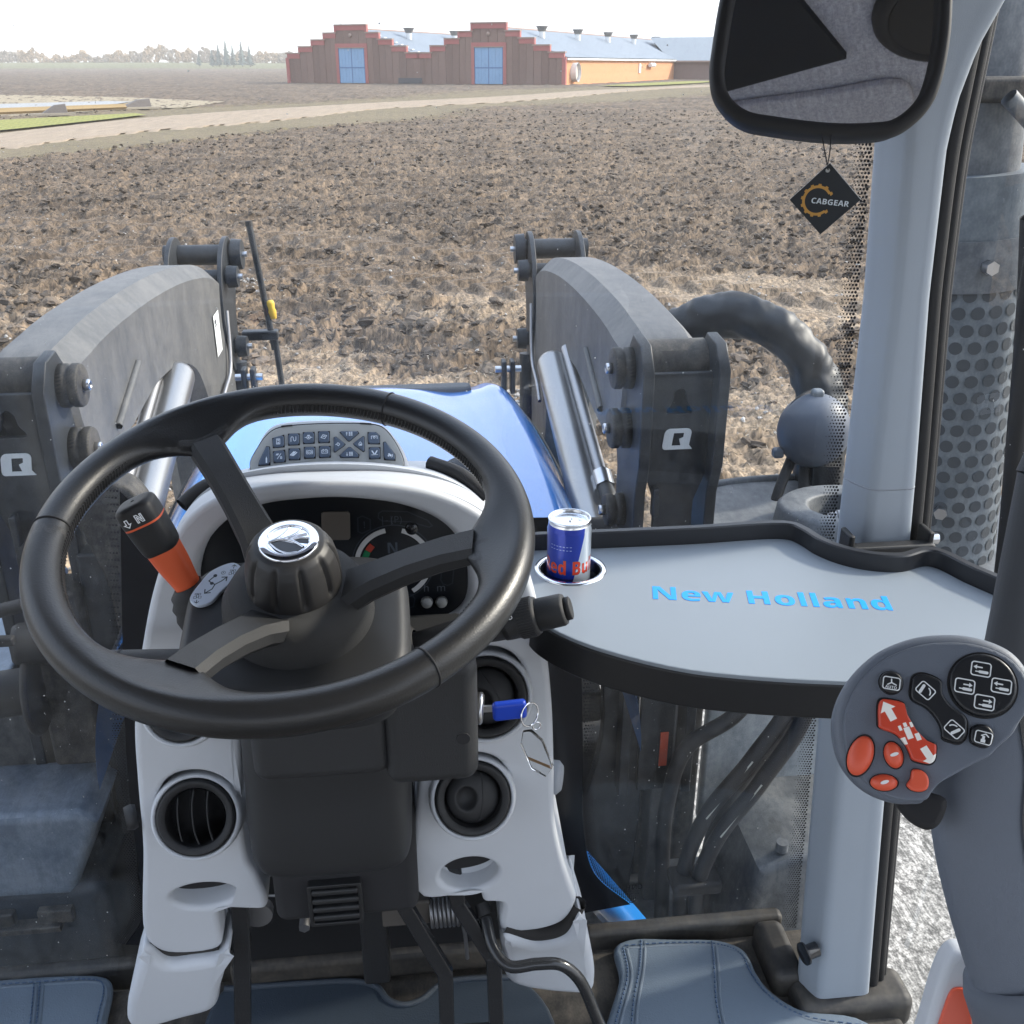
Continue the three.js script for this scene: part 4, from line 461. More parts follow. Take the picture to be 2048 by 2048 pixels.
// ---------------------------------------------------------------- things right of the bonnet
{
  const t = thing('air_duct', 'crinkled black air duct arching beside the right loader arm', 'duct');
  const c = new THREE.CatmullRomCurve3([V(0.60, 1.93, -2.16), V(0.70, 2.02, -2.10), V(0.79, 2.068, -2.04), V(0.87, 2.045, -1.98), V(0.94, 1.965, -1.95), V(0.965, 1.86, -1.93), V(0.955, 1.70, -1.9)]);
  const fr = c.computeFrenetFrames(120); const g = grid(28, 120, (u, v) => { const i = Math.round(v * 120), p = c.getPoint(v), a = u * Math.PI * 2, inner = Math.max(0, Math.cos(a - 1.2)); const cr = 0.0035 * n2(v * 22, Math.cos(a) * 1.2) * Math.max(0, Math.sin(a + 0.6)) + 0.004 * n2(v * 9 + 3, Math.sin(a) * 1.5); const r = 0.048 + cr + 0.006 * Math.sin(v * 9); return p.add(fr.normals[i].clone().multiplyScalar(Math.cos(a) * r)).add(fr.binormals[i].clone().multiplyScalar(Math.sin(a) * r)); }, true);
  part('duct', g, std([0.010, 0.012, 0.015], 0.5, grain(12, 0.0008)), t); seat(t);
  const l = thing('work_lamp', 'round dark grey lamp housing seen just left of the pillar', 'lamp');
  const C = V(0.918, 1.868, -1.86); const s = new THREE.SphereGeometry(0.074, 40, 28); s.scale(1, 1.04, 0.9); s.translate(C.x, C.y, C.z); part('housing', s, std([0.085, 0.10, 0.13], 0.5), l);
  part('lug', box(C.x - 0.014, C.y + 0.066, C.z - 0.012, C.x + 0.010, C.y + 0.088, C.z + 0.012, 0.007), std([0.16, 0.18, 0.2], 0.5), l); part('lug', box(C.x - 0.082, C.y - 0.055, C.z - 0.01, C.x - 0.060, C.y - 0.035, C.z + 0.012, 0.006), std([0.12, 0.14, 0.17], 0.5), l); part('rim', new THREE.TorusGeometry(0.072, 0.006, 10, 48).rotateY(0.4).translate(C.x, C.y, C.z - 0.03), M.rubber, l);
  part('cable', tube([C.clone().add(V(-0.04, -0.06, 0)), V(0.83, 1.74, -1.80), V(0.815, 1.60, -1.78)], 0.011, { seg: 24 }), M.rubber, l); part('cable', tube([C.clone().add(V(-0.01, -0.07, 0)), V(0.89, 1.72, -1.80), V(0.885, 1.58, -1.78)], 0.012, { seg: 24 }), M.rubber, l); part('stalk', rod(V(0.95, 1.80, -1.84), V(0.95, 1.60, -1.80), 0.03), M.rubber, l); seat(l);
  const f = thing('front_mudguard', 'pale grey front mudguard behind the right loader bracket', 'mudguard');
  part('deck', soft(ext(shp([[0.60, 1.62], [0.62, 1.84], [0.78, 1.90], [1.15, 1.90], [1.3, 1.80], [1.3, 1.45], [0.62, 1.45]]), 0.02, { bevel: 0.006, F: { o: [0, 1.745, 0], x: [1, 0, 0], y: [0, 0, -1] } })), M.fender, f);
  part('rolled_edge', tube([[0.60, 1.742, -1.62], [0.62, 1.742, -1.84], [0.78, 1.744, -1.90], [1.15, 1.744, -1.90]], 0.010, { seg: 40 }), M.fender, f);
  part('inner_skirt', box(0.72, 0.95, -1.80, 1.20, 1.72, -1.77, 0.01), std([1, 1, 1], 0.6, { map: repeated(dirt([120, 128, 134], [156, 162, 166]), 2) }), f);
  const collar = turned([[0.075, -0.06], [0.078, 0.0], [0.086, 0.006], [0.125, 0.008], [0.135, 0.0], [0.14, -0.03], [0.14, -0.1]], V(0.905, 1.80, -1.62), V(0.905, 2, -1.64), 48); part('filler_collar', collar, M.fender, f); part('collar_well', rod(V(0.905, 1.745, -1.62), V(0.905, 1.76, -1.62), 0.076), M.blackMatt, f);
  part('spring_hose', (() => { const pts = []; for (let i = 0; i <= 90; i++) { const u = i / 90; pts.push(V(0.845 + 0.07 * u, 1.782 + 0.012 * Math.sin(u * 3) + 0.011 * Math.sin(u * 75), -1.60 + 0.011 * Math.cos(u * 75))); } return tube(pts, 0.0035, { seg: 260, n: 6 }); })(), M.steelDull, f);
  part('rivet', new THREE.SphereGeometry(0.006, 10, 8).translate(0.66, 1.748, -1.66), M.steelDull, f); seat(f);
}
{ // exhaust with perforated shield, seen through the right-hand door glass
  const t = thing('exhaust_stack', 'dusty black exhaust stack with perforated shield right of the pillar', 'exhaust'), A = V(1.075, 1.55, -1.56), B = V(0.995, 2.40, -1.56), ax = B.clone().sub(A).normalize();
  part('shield', rod(A, B, 0.088, 0.088, 40), std([1, 1, 1], 0.6, { map: repeated(dirt([84, 91, 97], [116, 122, 126]), 2) }), t);
  const u0 = V(0, 0, 1), v0 = ax.clone().cross(u0).normalize(), holes = [], disc = new THREE.CircleGeometry(0.0105, 14);
  for (let i = 0; i < 25; i++) for (let k = 0; k < 7; k++) { const a = -0.75 + k * 0.32 + (i % 2) * 0.16, h = 0.06 + i * 0.028, dir = u0.clone().multiplyScalar(Math.cos(a)).add(v0.clone().multiplyScalar(Math.sin(a))); const g = disc.clone(); g.lookAt(dir); const p = A.clone().addScaledVector(ax, h).addScaledVector(dir, 0.0886); g.translate(p.x, p.y, p.z); holes.push(g); }
  const pf = part('perforations', mg(holes), std([0.06, 0.066, 0.072], 0.8), t); pf.userData.kind = 'stuff';
  const band = (h0, h1) => turned([[0.091, h0], [0.093, h0], [0.093, h1], [0.091, h1]], A, B, 40);
  part('clamp_band', band(0.68, 0.76), M.fender, t); const bl = A.clone().addScaledVector(ax, 0.72).add(V(-0.02, 0, 0.092)); part('bolt', rod(bl, bl.clone().add(V(0, 0, 0.016)), 0.011, 0.011, 6), M.steel, t); const b2 = A.clone().addScaledVector(ax, 0.30).add(V(-0.05, 0, 0.074)); part('bolt', rod(b2, b2.clone().add(V(-0.006, 0, 0.012)), 0.011, 0.011, 6), M.steel, t);
  part('upper_pipe', rod(B, V(0.97, 2.70, -1.56), 0.062, 0.062, 32), M.fender, t); part('elbow_guard', tube([[0.93, 2.51, -1.40], [0.99, 2.46, -1.40], [1.05, 2.39, -1.40], [1.09, 2.28, -1.40], [1.11, 2.1, -1.42]], 0.012, { seg: 40 }), M.fender, t); part('clamp', box(0.91, 2.50, -1.50, 1.05, 2.535, -1.44, 0.008), M.dustyBlack, t); seat(t);
  const r = thing('grab_rail', 'upright black grab rail at the right edge outside the door', 'rail'); part('rail', tube([[0.955, 2.36, -1.33], [0.985, 2.22, -1.34], [1.015, 2.02, -1.345], [1.045, 1.80, -1.35], [1.075, 1.4, -1.35]], 0.016, { seg: 40, n: 14 }), M.rubber, r); part('foot', box(1.055, 1.36, -1.38, 1.095, 1.42, -1.32, 0.006), M.loaderDark, r); seat(r);
}
{ // what shows through the lower glass, right
  const t = thing('hydraulic_hoses', 'bundle of black hydraulic hoses behind the lower right glass', 'hoses');
  const H = [[[0.80, 1.62, -1.62], [0.79, 1.46, -1.52], [0.72, 1.34, -1.5], [0.64, 1.21, -1.5], [0.605, 1.07, -1.5], [0.615, 0.80, -1.5]], [[0.83, 1.62, -1.6], [0.815, 1.45, -1.5], [0.735, 1.30, -1.48], [0.665, 1.18, -1.48], [0.632, 1.07, -1.48], [0.642, 0.80, -1.48]], [[0.76, 1.64, -1.66], [0.755, 1.48, -1.58], [0.70, 1.40, -1.56], [0.61, 1.33, -1.56], [0.575, 1.20, -1.55], [0.582, 0.9, -1.55]], [[0.845, 1.6, -1.63], [0.84, 1.47, -1.55], [0.76, 1.34, -1.53], [0.685, 1.22, -1.52], [0.655, 1.08, -1.51], [0.66, 0.8, -1.5]]];
  H.forEach((p, i) => part('hose', tube(p, 0.0155, { seg: 70, n: 14 }), M.hose, t)); part('hose_clamp', box(0.575, 1.045, -1.52, 0.675, 1.075, -1.455, 0.01), M.rubber, t); for (const k of [0, 1]) part('print_band', tube(H[k].slice(2, 4).map((p) => [p[0] - 0.004, p[1] + 0.004, p[2] + 0.0135]), 0.0022, { seg: 10, n: 5 }), std([0.5, 0.5, 0.45], 0.6), t); seat(t);
  const s = thing('loader_subframe', 'dark upright loader subframe plates behind the lower right glass', 'subframe');
  part('upright', soft(ext(shp([[0.44, 1.75], [0.455, 1.35], [0.43, 1.2], [0.40, 1.12], [0.42, 0.9], [0.50, 0.85], [0.54, 1.1], [0.525, 1.4], [0.52, 1.75]], 40), 0.03, { bevel: 0.004, F: { o: [0, 0, -1.62], x: [1, 0, 0], y: [0, 1, 0] } })), M.loaderDark, s);
  part('upright', box(0.555, 0.85, -1.66, 0.60, 1.75, -1.60, 0.006), M.loader, s); part('upright', box(0.655, 0.8, -1.80, 0.70, 1.7, -1.74, 0.008), M.dustyBlack, s); part('cross_beam', box(0.30, 1.33, -1.75, 0.46, 1.40, -1.66, 0.008), M.dustyBlack, s); part('gearbox', box(0.28, 0.6, -1.9, 0.62, 1.25, -1.68, 0.03), M.dustyBlack, s); part('reflector', box(0.566, 1.26, -1.6, 0.582, 1.34, -1.597), std([0.5, 0.08, 0.04], 0.4), s); seat(s);
  const b = solo('blue_strut', rod(V(0.36, 1.20, -1.42), V(0.56, 0.90, -1.42), 0.036, 0.036, 4), M.hood, 'bright blue slanting strut behind the lower right glass', 'strut');
  const x = thing('battery_box', 'dusty grey battery box at the foot of the right pillar', 'box'); part('box', soft(ext(shp([[0.66, 0.82], [0.72, 1.06], [0.73, 1.13], [0.80, 1.16], [0.95, 1.16], [0.95, 0.82]]), 0.25, { bevel: 0.02, seg: 3, F: { o: [0, 0, -1.42], x: [1, 0, 0], y: [0, 1, 0] } })), M.fender, x); part('stud', rod(V(0.78, 1.155, -1.45), V(0.78, 1.175, -1.45), 0.012), M.fender, x); seat(x);
  const k = solo('step_plate', box(0.40, 0.86, -1.72, 1.0, 0.90, -1.40, 0.008), M.fender, 'flat dusty step plate under the lower right glass', 'step');
}
{ // lower left
  const t = thing('tool_box', 'blue-grey plastic tool box with grooved side behind the lower left glass', 'tool box');
  part('lid', soft(ext(shp([[-1.1, 1.40], [-0.50, 1.395], [-0.47, 1.37], [-0.535, 1.21], [-1.1, 1.23]]), 0.16, { bevel: 0.018, seg: 4, F: { o: [0, -0.02, -1.44], x: [1, 0, 0], y: [0, 1, 0] } })), std([1, 1, 1], 0.55, { map: repeated(dirt([86, 98, 112], [120, 130, 142]), 2) }), t);
  part('body', box(-1.1, 0.75, -1.72, -0.48, 1.22, -1.44, 0.03), std([1, 1, 1], 0.5, { map: repeated(dirt([22, 30, 40], [44, 52, 60]), 2) }), t); for (let i = 0; i < 5; i++) part('rib', box(-1.0 + i * 0.1, 1.145, -1.445, -0.94 + i * 0.1, 1.175, -1.425, 0.004), M.dustyBlack, t); part('shelf', box(-1.05, 1.135, -1.45, -0.56, 1.148, -1.415, 0.003), M.dustyBlack, t); seat(t);
  const v = thing('control_valve', 'black hydraulic valve with two round caps left of the steering wheel', 'valve');
  part('block', box(-0.56, 1.40, -1.62, -0.47, 1.75, -1.54, 0.01), M.dustyBlack, v); part('round_cap', turned([[0, 0], [0.034, 0], [0.036, 0.01], [0.036, 0.06], [0.03, 0.07], [0, 0.07]], V(-0.50, 1.67, -1.52), V(-0.60, 1.68, -1.50), 32), M.rubber, v); part('round_cap', turned([[0, 0], [0.038, 0], [0.040, 0.01], [0.040, 0.08], [0.03, 0.09], [0, 0.09]], V(-0.55, 1.58, -1.52), V(-0.66, 1.58, -1.5), 32), M.rubber, v); part('flange', turned([[0, 0], [0.08, 0], [0.084, 0.006], [0.08, 0.012], [0, 0.012]], V(-0.545, 1.585, -1.52), V(-0.6, 1.585, -1.515), 40), M.rubber, v); seat(v);
  const p = thing('loader_subframe', 'dark upright loader subframe posts behind the lower left glass', 'subframe'); part('upright', box(-0.47, 0.85, -1.66, -0.415, 1.8, -1.58, 0.006), M.loaderDark, p); part('upright', box(-0.36, 0.85, -1.7, -0.31, 1.7, -1.62, 0.008), M.loaderDark, p); part('upright', box(-0.54, 0.85, -1.68, -0.50, 1.42, -1.62, 0.006), M.dustyBlack, p); part('bracket', soft(ext(shp([[-0.45, 1.90], [-0.37, 1.93], [-0.33, 1.86], [-0.32, 1.6], [-0.36, 1.3], [-0.40, 1.3], [-0.42, 1.75]], 40), 0.06, { bevel: 0.006, F: { o: [0, 0, -1.56], x: [1, 0, 0], y: [0, 1, 0] } })), M.dustyBlack, p); part('gearbox', box(-0.56, 0.5, -2.0, -0.28, 1.1, -1.72, 0.03), M.dustyBlack, p); seat(p);
  const w = thing('wiper_arm', 'thin black wiper arm crossing the glass left of the steering wheel', 'wiper'); part('arm', rod(V(-0.85, 1.71, -1.44), V(-0.51, 1.785, -1.44), 0.010, 0.012, 8), M.rubber, w); part('blade', box(-0.74, 1.722, -1.435, -0.53, 1.738, -1.42, 0.004), M.rubber, w); seat(w);
  const fl = thing('front_mudguard', 'blue-grey front mudguard at the left edge behind the loader bracket', 'mudguard'); part('deck', soft(ext(shp([[-0.60, 1.5], [-0.62, 1.95], [-1.3, 1.95], [-1.3, 1.5]]), 0.02, { bevel: 0.006, F: { o: [0, 1.60, 0], x: [1, 0, 0], y: [0, 0, -1] } })), std([1, 1, 1], 0.5, { map: repeated(dirt([96, 110, 126], [128, 142, 156]), 2) }), fl); part('skirt', box(-1.3, 1.0, -1.95, -0.62, 1.59, -1.9, 0.01), M.fender, fl); seat(fl);
}

// ================================================================ the cab
const glassZ = (x, y) => -1.255 - 0.055 * (1 - (x / 0.68) ** 2) - 0.035 * (2.72 - y) / 1.6;
M.glass = phys([0.985, 0.99, 0.99], 0, { transmission: 1, thickness: 0, ior: 1.5 });
M.headliner = std([0.70, 0.70, 0.73], 0.95, { map: noiseTex(256, (u, v) => { const k = 205 + 28 * tile(u, v, 70) + 22 * tile(u, v, 24); return [k, k, k + 3]; }, true), bumpMap: repeated(grainT, 1), bumpScale: 0.001 });
M.headliner.map.repeat.set(6, 6); M.headliner.bumpMap.repeat.set(6, 6);
{ // windscreen
  const t = thing('windscreen', 'large curved windscreen with dotted black edge and dust specks', 'windscreen'), X0 = -0.70, X1 = 0.688;
  const pane = part('pane', grid(40, 40, (u, v) => { const y = lerp(1.12, 2.74, v), x = lerp(X0 - 0.04 * (1 - v), X1 + 0.060 * (1 - v), u); return V(x, y, glassZ(x, y)); }), M.glass, t);
  const dots = [], disc = new THREE.CircleGeometry(1, 7), black = M.blackMatt;
  const dot = (x, y, r) => { const g = disc.clone(); g.scale(r, r, 1); g.translate(x, y, glassZ(x, y) + 0.003); dots.push(g); };
  const edge = (y) => 0.684 + 0.05 * (2.443 - y); // pillar side of the pane
  for (let i = 0; i < 330; i++) for (let k = 0; k < 6; k++) { const y = 1.14 + i * 0.0048, x = edge(y) - 0.006 - k * 0.0042 - (i % 2) * 0.0021; if (k === 5 && i % 3) continue; dot(x, y, 0.0019 - k * 0.00024); }
  const bR = [[0.335, 1.95], [0.345, 1.73], [0.356, 1.49], [0.358, 1.39], [0.383, 1.26], [0.45, 1.185]], bL = [[-0.30, 2.02], [-0.352, 1.64], [-0.366, 1.50], [-0.376, 1.35], [-0.386, 1.24], [-0.42, 1.19]];
  for (const [b, s] of [[bR, 1], [bL, -1]]) { const c = new THREE.CatmullRomCurve3(b.map((p) => V(p[0], p[1], 0))); for (let i = 0; i < 190; i++) { const p = c.getPoint(i / 190), n = c.getTangent(i / 190); const nx = -n.y, ny = n.x; for (let k = 0; k < 4; k++) { const o = 0.003 + k * 0.0042 + (i % 2) * 0.0021, sx = s * Math.sign(nx) * nx, sy = s * Math.sign(nx) * ny; dot(p.x + sx * o, p.y + sy * o, 0.0018 - k * 0.0003); } } }
  const fd = part('frit_dots', mg(dots), black, t); fd.userData.kind = 'stuff';
  const band = (b, s) => { const c = new THREE.CatmullRomCurve3(b.map((p) => V(p[0], p[1], 0))).getPoints(40), sh = c.map((p) => V2(p.x, p.y)); sh.push(V2(s * 0.25, 1.14), V2(s * 0.25, 1.95)); const g = new THREE.ShapeGeometry(new THREE.Shape(sh), 4), p = g.attributes.position; for (let i = 0; i < p.count; i++) p.setZ(i, glassZ(p.getX(i), p.getY(i)) + 0.002); g.computeVertexNormals(); return g; };
  part('frit_band', band(bR, 1), M.blackGloss, t); part('frit_band', band(bL, -1), M.blackGloss, t);
  const film = noiseTex(512, (u, v) => 0.034 + 0.030 * tile(u, v, 5) + 0.03 * tile(u, v, 22) + 0.05 * Math.max(0, tile(u, v, 120))); film.repeat.set(3, 3);
  const fl = part('dust_film', grid(24, 24, (u, v) => { const y = lerp(1.13, 2.73, v), x = lerp(X0, X1, u); return V(x, y, glassZ(x, y) - 0.006); }), std([0.60, 0.60, 0.58], 0.9, { transparent: true, alphaMap: film, depthWrite: false }), t, 'thin grey dust film on the outside of the glass'); fl.userData.kind = 'stuff'; fl.castShadow = false;
  const N = 2600, im = new THREE.InstancedMesh(new THREE.CircleGeometry(1, 6), std([0.62, 0.62, 0.6], 0.8), N), m = new THREE.Matrix4();
  for (let i = 0; i < N; i++) { const low = rnd() < 0.62, x = rr(X0, X1 - 0.02), y = low ? rr(1.16, 1.95) : rr(1.5, 2.7), r = 0.00022 + 0.0009 * Math.pow(rnd(), 5); m.makeScale(r * rr(0.7, 1.3), r * rr(0.8, 1.7), 1).setPosition(x, y, glassZ(x, y) - 0.004); im.setMatrixAt(i, m); }
  im.name = 'dust_specks'; im.userData.kind = 'stuff'; im.castShadow = true; t.add(im);
  const lt = canvas(256, 200, (c, w, h) => { c.clearRect(0, 0, w, h); c.fillStyle = '#0c1018'; c.save(); c.translate(w, 0); c.scale(-1, 1); c.font = 'bold 74px sans-serif'; c.textAlign = 'center'; c.fillText('CNH', w / 2 - 8, 66); c.font = '22px sans-serif'; c.fillText('INDUSTRIAL', w / 2, 92); c.fillText('43R-000455', w / 2, 122); c.font = '18px sans-serif'; c.fillText('AS2 M372', w / 2, 146); c.fillText('DOT-646', w / 2, 170); c.restore(); });
  const g = new THREE.PlaneGeometry(0.052, 0.041); g.translate(0.452, 1.215, glassZ(0.45, 1.21) + 0.004); part('glass_mark', g, std([1, 1, 1], 0.7, { map: lt, alphaTest: 0.4, transparent: false }), t, 'small printed maker mark on the glass'); seat(t);
}
{ // right-hand front pillar with its rubber seal
  const L = [[2.80, 0.622, -1.18], [2.62, 0.632, -1.18], [2.467, 0.644, -1.18], [2.289, 0.657, -1.18], [2.088, 0.664, -1.18], [1.965, 0.668, -1.18], [1.668, 0.68, -1.18], [1.414, 0.695, -1.18], [1.12, 0.712, -1.18]], lx = (y) => { for (let i = 0; i < L.length - 1; i++) if (y <= L[i][0] && y >= L[i + 1][0]) return lerp(L[i + 1][1], L[i][1], (y - L[i + 1][0]) / (L[i][0] - L[i + 1][0])); return y > 2 ? 0.622 : 0.712; };
  const Rr = [[2.80, 0.86], [2.70, 0.80], [2.613, 0.756], [2.567, 0.735], [2.513, 0.722], [2.464, 0.718], [2.296, 0.727], [2.062, 0.75], [1.978, 0.757], [1.689, 0.777], [1.44, 0.799], [1.10, 0.83]], rx = (y) => { for (let i = 0; i < Rr.length - 1; i++) if (y <= Rr[i][0] && y >= Rr[i + 1][0]) return lerp(Rr[i + 1][1], Rr[i][1], (y - Rr[i + 1][0]) / (Rr[i][0] - Rr[i + 1][0])); return 0.83; };
  const t = thing('front_pillar', 'pale grey moulded cab pillar right of the windscreen', 'pillar');
  const sec = (y) => { const a = lx(y), b = rx(y), r = 0.014; return [V(a + 0.036, y, -1.25), V(a + 0.008, y, -1.197), V(a + 0.004, y, -1.184), V(a + 0.009, y, -1.168), V(a + 0.016, y, -1.152), V(a + 0.021, y, -1.1445), V(a + 0.028, y, -1.141), V(lerp(a, b, 0.45), y, -1.140), V(lerp(a, b, 0.7), y, -1.140), V(b - r * 1.1, y, -1.140), V(b - r * 0.4, y, -1.1435), V(b - 0.001, y, -1.153), V(b, y, -1.175), V(b, y, -1.25)]; };
  const skin = (y0, y1, n, grow = 0) => { const rows = []; for (let i = 0; i <= n; i++) rows.push(sec(lerp(y0, y1, i / n)).map((p) => (grow ? p.clone().add(V(0, 0, grow)) : p))); return loft(rows, 104, n); };
  part('upper_cover', muv(skin(2.80, 2.047, 40)), M.pillar, t); part('lower_cover', muv(skin(2.045, 1.10, 40)), M.pillar, t);
  const seam = sec(2.046).slice(2, 12).map((p) => p.add(V(0, 0, -0.001))); part('seam', tube(seam, 0.0012, { seg: 40, n: 5 }), M.greyDark, t);
  part('bracket_collar', soft(ext(rrect((lx(1.965) + rx(1.965)) / 2 + 0.002, 1.958, rx(1.965) - lx(1.965) + 0.028, 0.04, 0.008), 0.018, { bevel: 0.003, F: { o: [0, 0, -1.112], x: [1, 0, 0], y: [0, 1, 0] } })), M.black, t);
  for (const e of [lx(1.965) - 0.012, rx(1.965) + 0.006]) part('bracket_ear', box(e, 1.945, -1.15, e + 0.008, 1.992, -1.118, 0.003), M.black, t);
  part('bracket_bolt', rod(V(rx(1.965) + 0.012, 1.975, -1.135), V(rx(1.965) + 0.028, 1.975, -1.135), 0.008, 0.008, 6), M.steel, t);
  part('coat_hook', turned([[0, 0], [0.012, 0], [0.012, 0.02], [0.018, 0.021], [0.018, 0.026], [0, 0.026]], V(lx(1.235) + 0.012, 1.235, -1.142), V(lx(1.235) - 0.02, 1.232, -1.135), 24), M.blackGloss, t);
  seat(t);
  const s = thing('door_seal', 'black ribbed rubber seal along the right edge of the pillar', 'seal'), ridge = (o, z, r) => { const p = []; for (let i = 0; i <= 30; i++) { const y = lerp(2.74, 1.10, i / 30), yy = Math.min(y, 2.6); p.push(V((y > 2.45 ? rx(2.45) + 0.035 * (y - 2.45) : rx(y)) + o, y, z)); } return tube(p, r, { seg: 70, n: 10 }); };
  part('seal_lip', ridge(0.010, -1.165, 0.011), M.rubber, s); part('seal_lip', ridge(0.026, -1.172, 0.009), M.rubber, s); part('glass_edge', ridge(0.037, -1.18, 0.006), M.black, s); part('seal_web', (() => { const rows = []; for (let i = 0; i <= 30; i++) { const y = lerp(2.74, 1.10, i / 30), b = y > 2.45 ? rx(2.45) + 0.035 * (y - 2.45) : rx(y); rows.push([V(b - 0.004, y, -1.172), V(b + 0.038, y, -1.186)]); } return grid(1, 30, (u, v) => rows[Math.round(v * 30)][Math.round(u)]); })(), M.blackMatt, s); seat(s);
}
{ // doors: big panes on both sides, then the shell that shades the cab
  for (const sd of [1, -1]) {
    const t = thing('door_glass', sd > 0 ? 'tall dusty door pane to the right of the pillar' : 'tall door pane on the left side of the cab', 'glass door', 'cab doors');
    const xg = (y) => sd * (0.80 + 0.085 * sstep(2.7, 1.2, y));
    part('pane', grid(8, 24, (u, v) => { const y = lerp(1.0, 2.72, v); return V(xg(y), y, lerp(-1.17, 0.35, u)); }), M.glass, t);
    part('door_frame', tube([[xg(0.99), 0.99, -1.17], [xg(0.99), 0.99, 0.35]].map((p) => V(...p)), 0.022, { seg: 4 }), M.rubber, t);
    if (sd > 0) { const N = 700, im = new THREE.InstancedMesh(new THREE.CircleGeometry(1, 6).rotateY(-Math.PI / 2), std([0.6, 0.6, 0.58], 0.8), N), m = new THREE.Matrix4(); for (let i = 0; i < N; i++) { const y = 1.05 + 1.5 * Math.pow(rnd(), 1.6), z = rr(-1.15, -0.75), r = 0.0003 + 0.0013 * Math.pow(rnd(), 4); m.makeScale(1, r * rr(0.8, 2), r).setPosition(xg(y) + 0.003, y, z); im.setMatrixAt(i, m); } im.name = 'dust_specks'; im.userData.kind = 'stuff'; t.add(im); }
    seat(t);
  }
  const r = thing('cab_roof', 'grey fabric cab ceiling above the driver', 'roof'); 
  part('roof_panel', box(-0.88, 2.86, -1.12, 0.90, 2.98, 0.85, 0.03), std([0.5, 0.5, 0.5], 0.5), r);
  part('ceiling_lining', muv(box(-0.80, 2.80, -1.10, 0.82, 2.855, 0.8, 0.02)), M.headliner, r);
  const C = { o: [0, 2.80, 0], x: [1, 0, 0], y: [0, 0, -1] }, down = (pts, th, n) => ext(shp(pts, n), th, { bevel: 0.001, top: 0.002, F: C });
  part('roof_hatch', down([[0.473, 0.662], [0.43, 0.80], [0.38, 0.95], [-0.40, 0.95], [-0.40, 0.56], [0.301, 0.632]], 0.012), std([0.008, 0.010, 0.014], 0.7), r, 'dark roof hatch blind');
  part('ceiling_pad', muv(ext(shp([[0.20, 0.57], [0.45, 0.592], [0.525, 0.592], [0.543, 0.575], [0.548, 0.50], [0.55, 0.30], [0.20, 0.30]], 80), 0.012, { bevel: 0.004, seg: 3, top: 0.0, F: C })), M.headliner, r);
  const sp = part('speaker_ring', new THREE.TorusGeometry(0.084, 0.012, 14, 56).rotateX(Math.PI / 2).translate(0.605, 2.797, -0.715), M.black, r); part('speaker_grille', new THREE.CylinderGeometry(0.076, 0.076, 0.012, 48).translate(0.605, 2.793, -0.715), std([0.05, 0.048, 0.045], 0.8, grain(80, 0.001)), sp);
  seat(r);
  const b = thing('cab_shell', 'grey rear wall of the cab with window opening', 'cab wall'); part('lower_wall', box(-0.80, 0.95, 0.72, 0.82, 1.75, 0.78), M.greyDark, b); part('post', box(-0.84, 1.0, 0.66, -0.74, 2.84, 0.80, 0.02), M.greyDark, b); part('post', box(0.76, 1.0, 0.66, 0.86, 2.84, 0.80, 0.02), M.greyDark, b); part('header', box(-0.80, 2.55, 0.70, 0.82, 2.80, 0.78, 0.02), M.headliner, b); part('left_post', box(-0.82, 1.0, -1.24, -0.72, 2.84, -1.13, 0.02), M.pillar, b); seat(b);
}
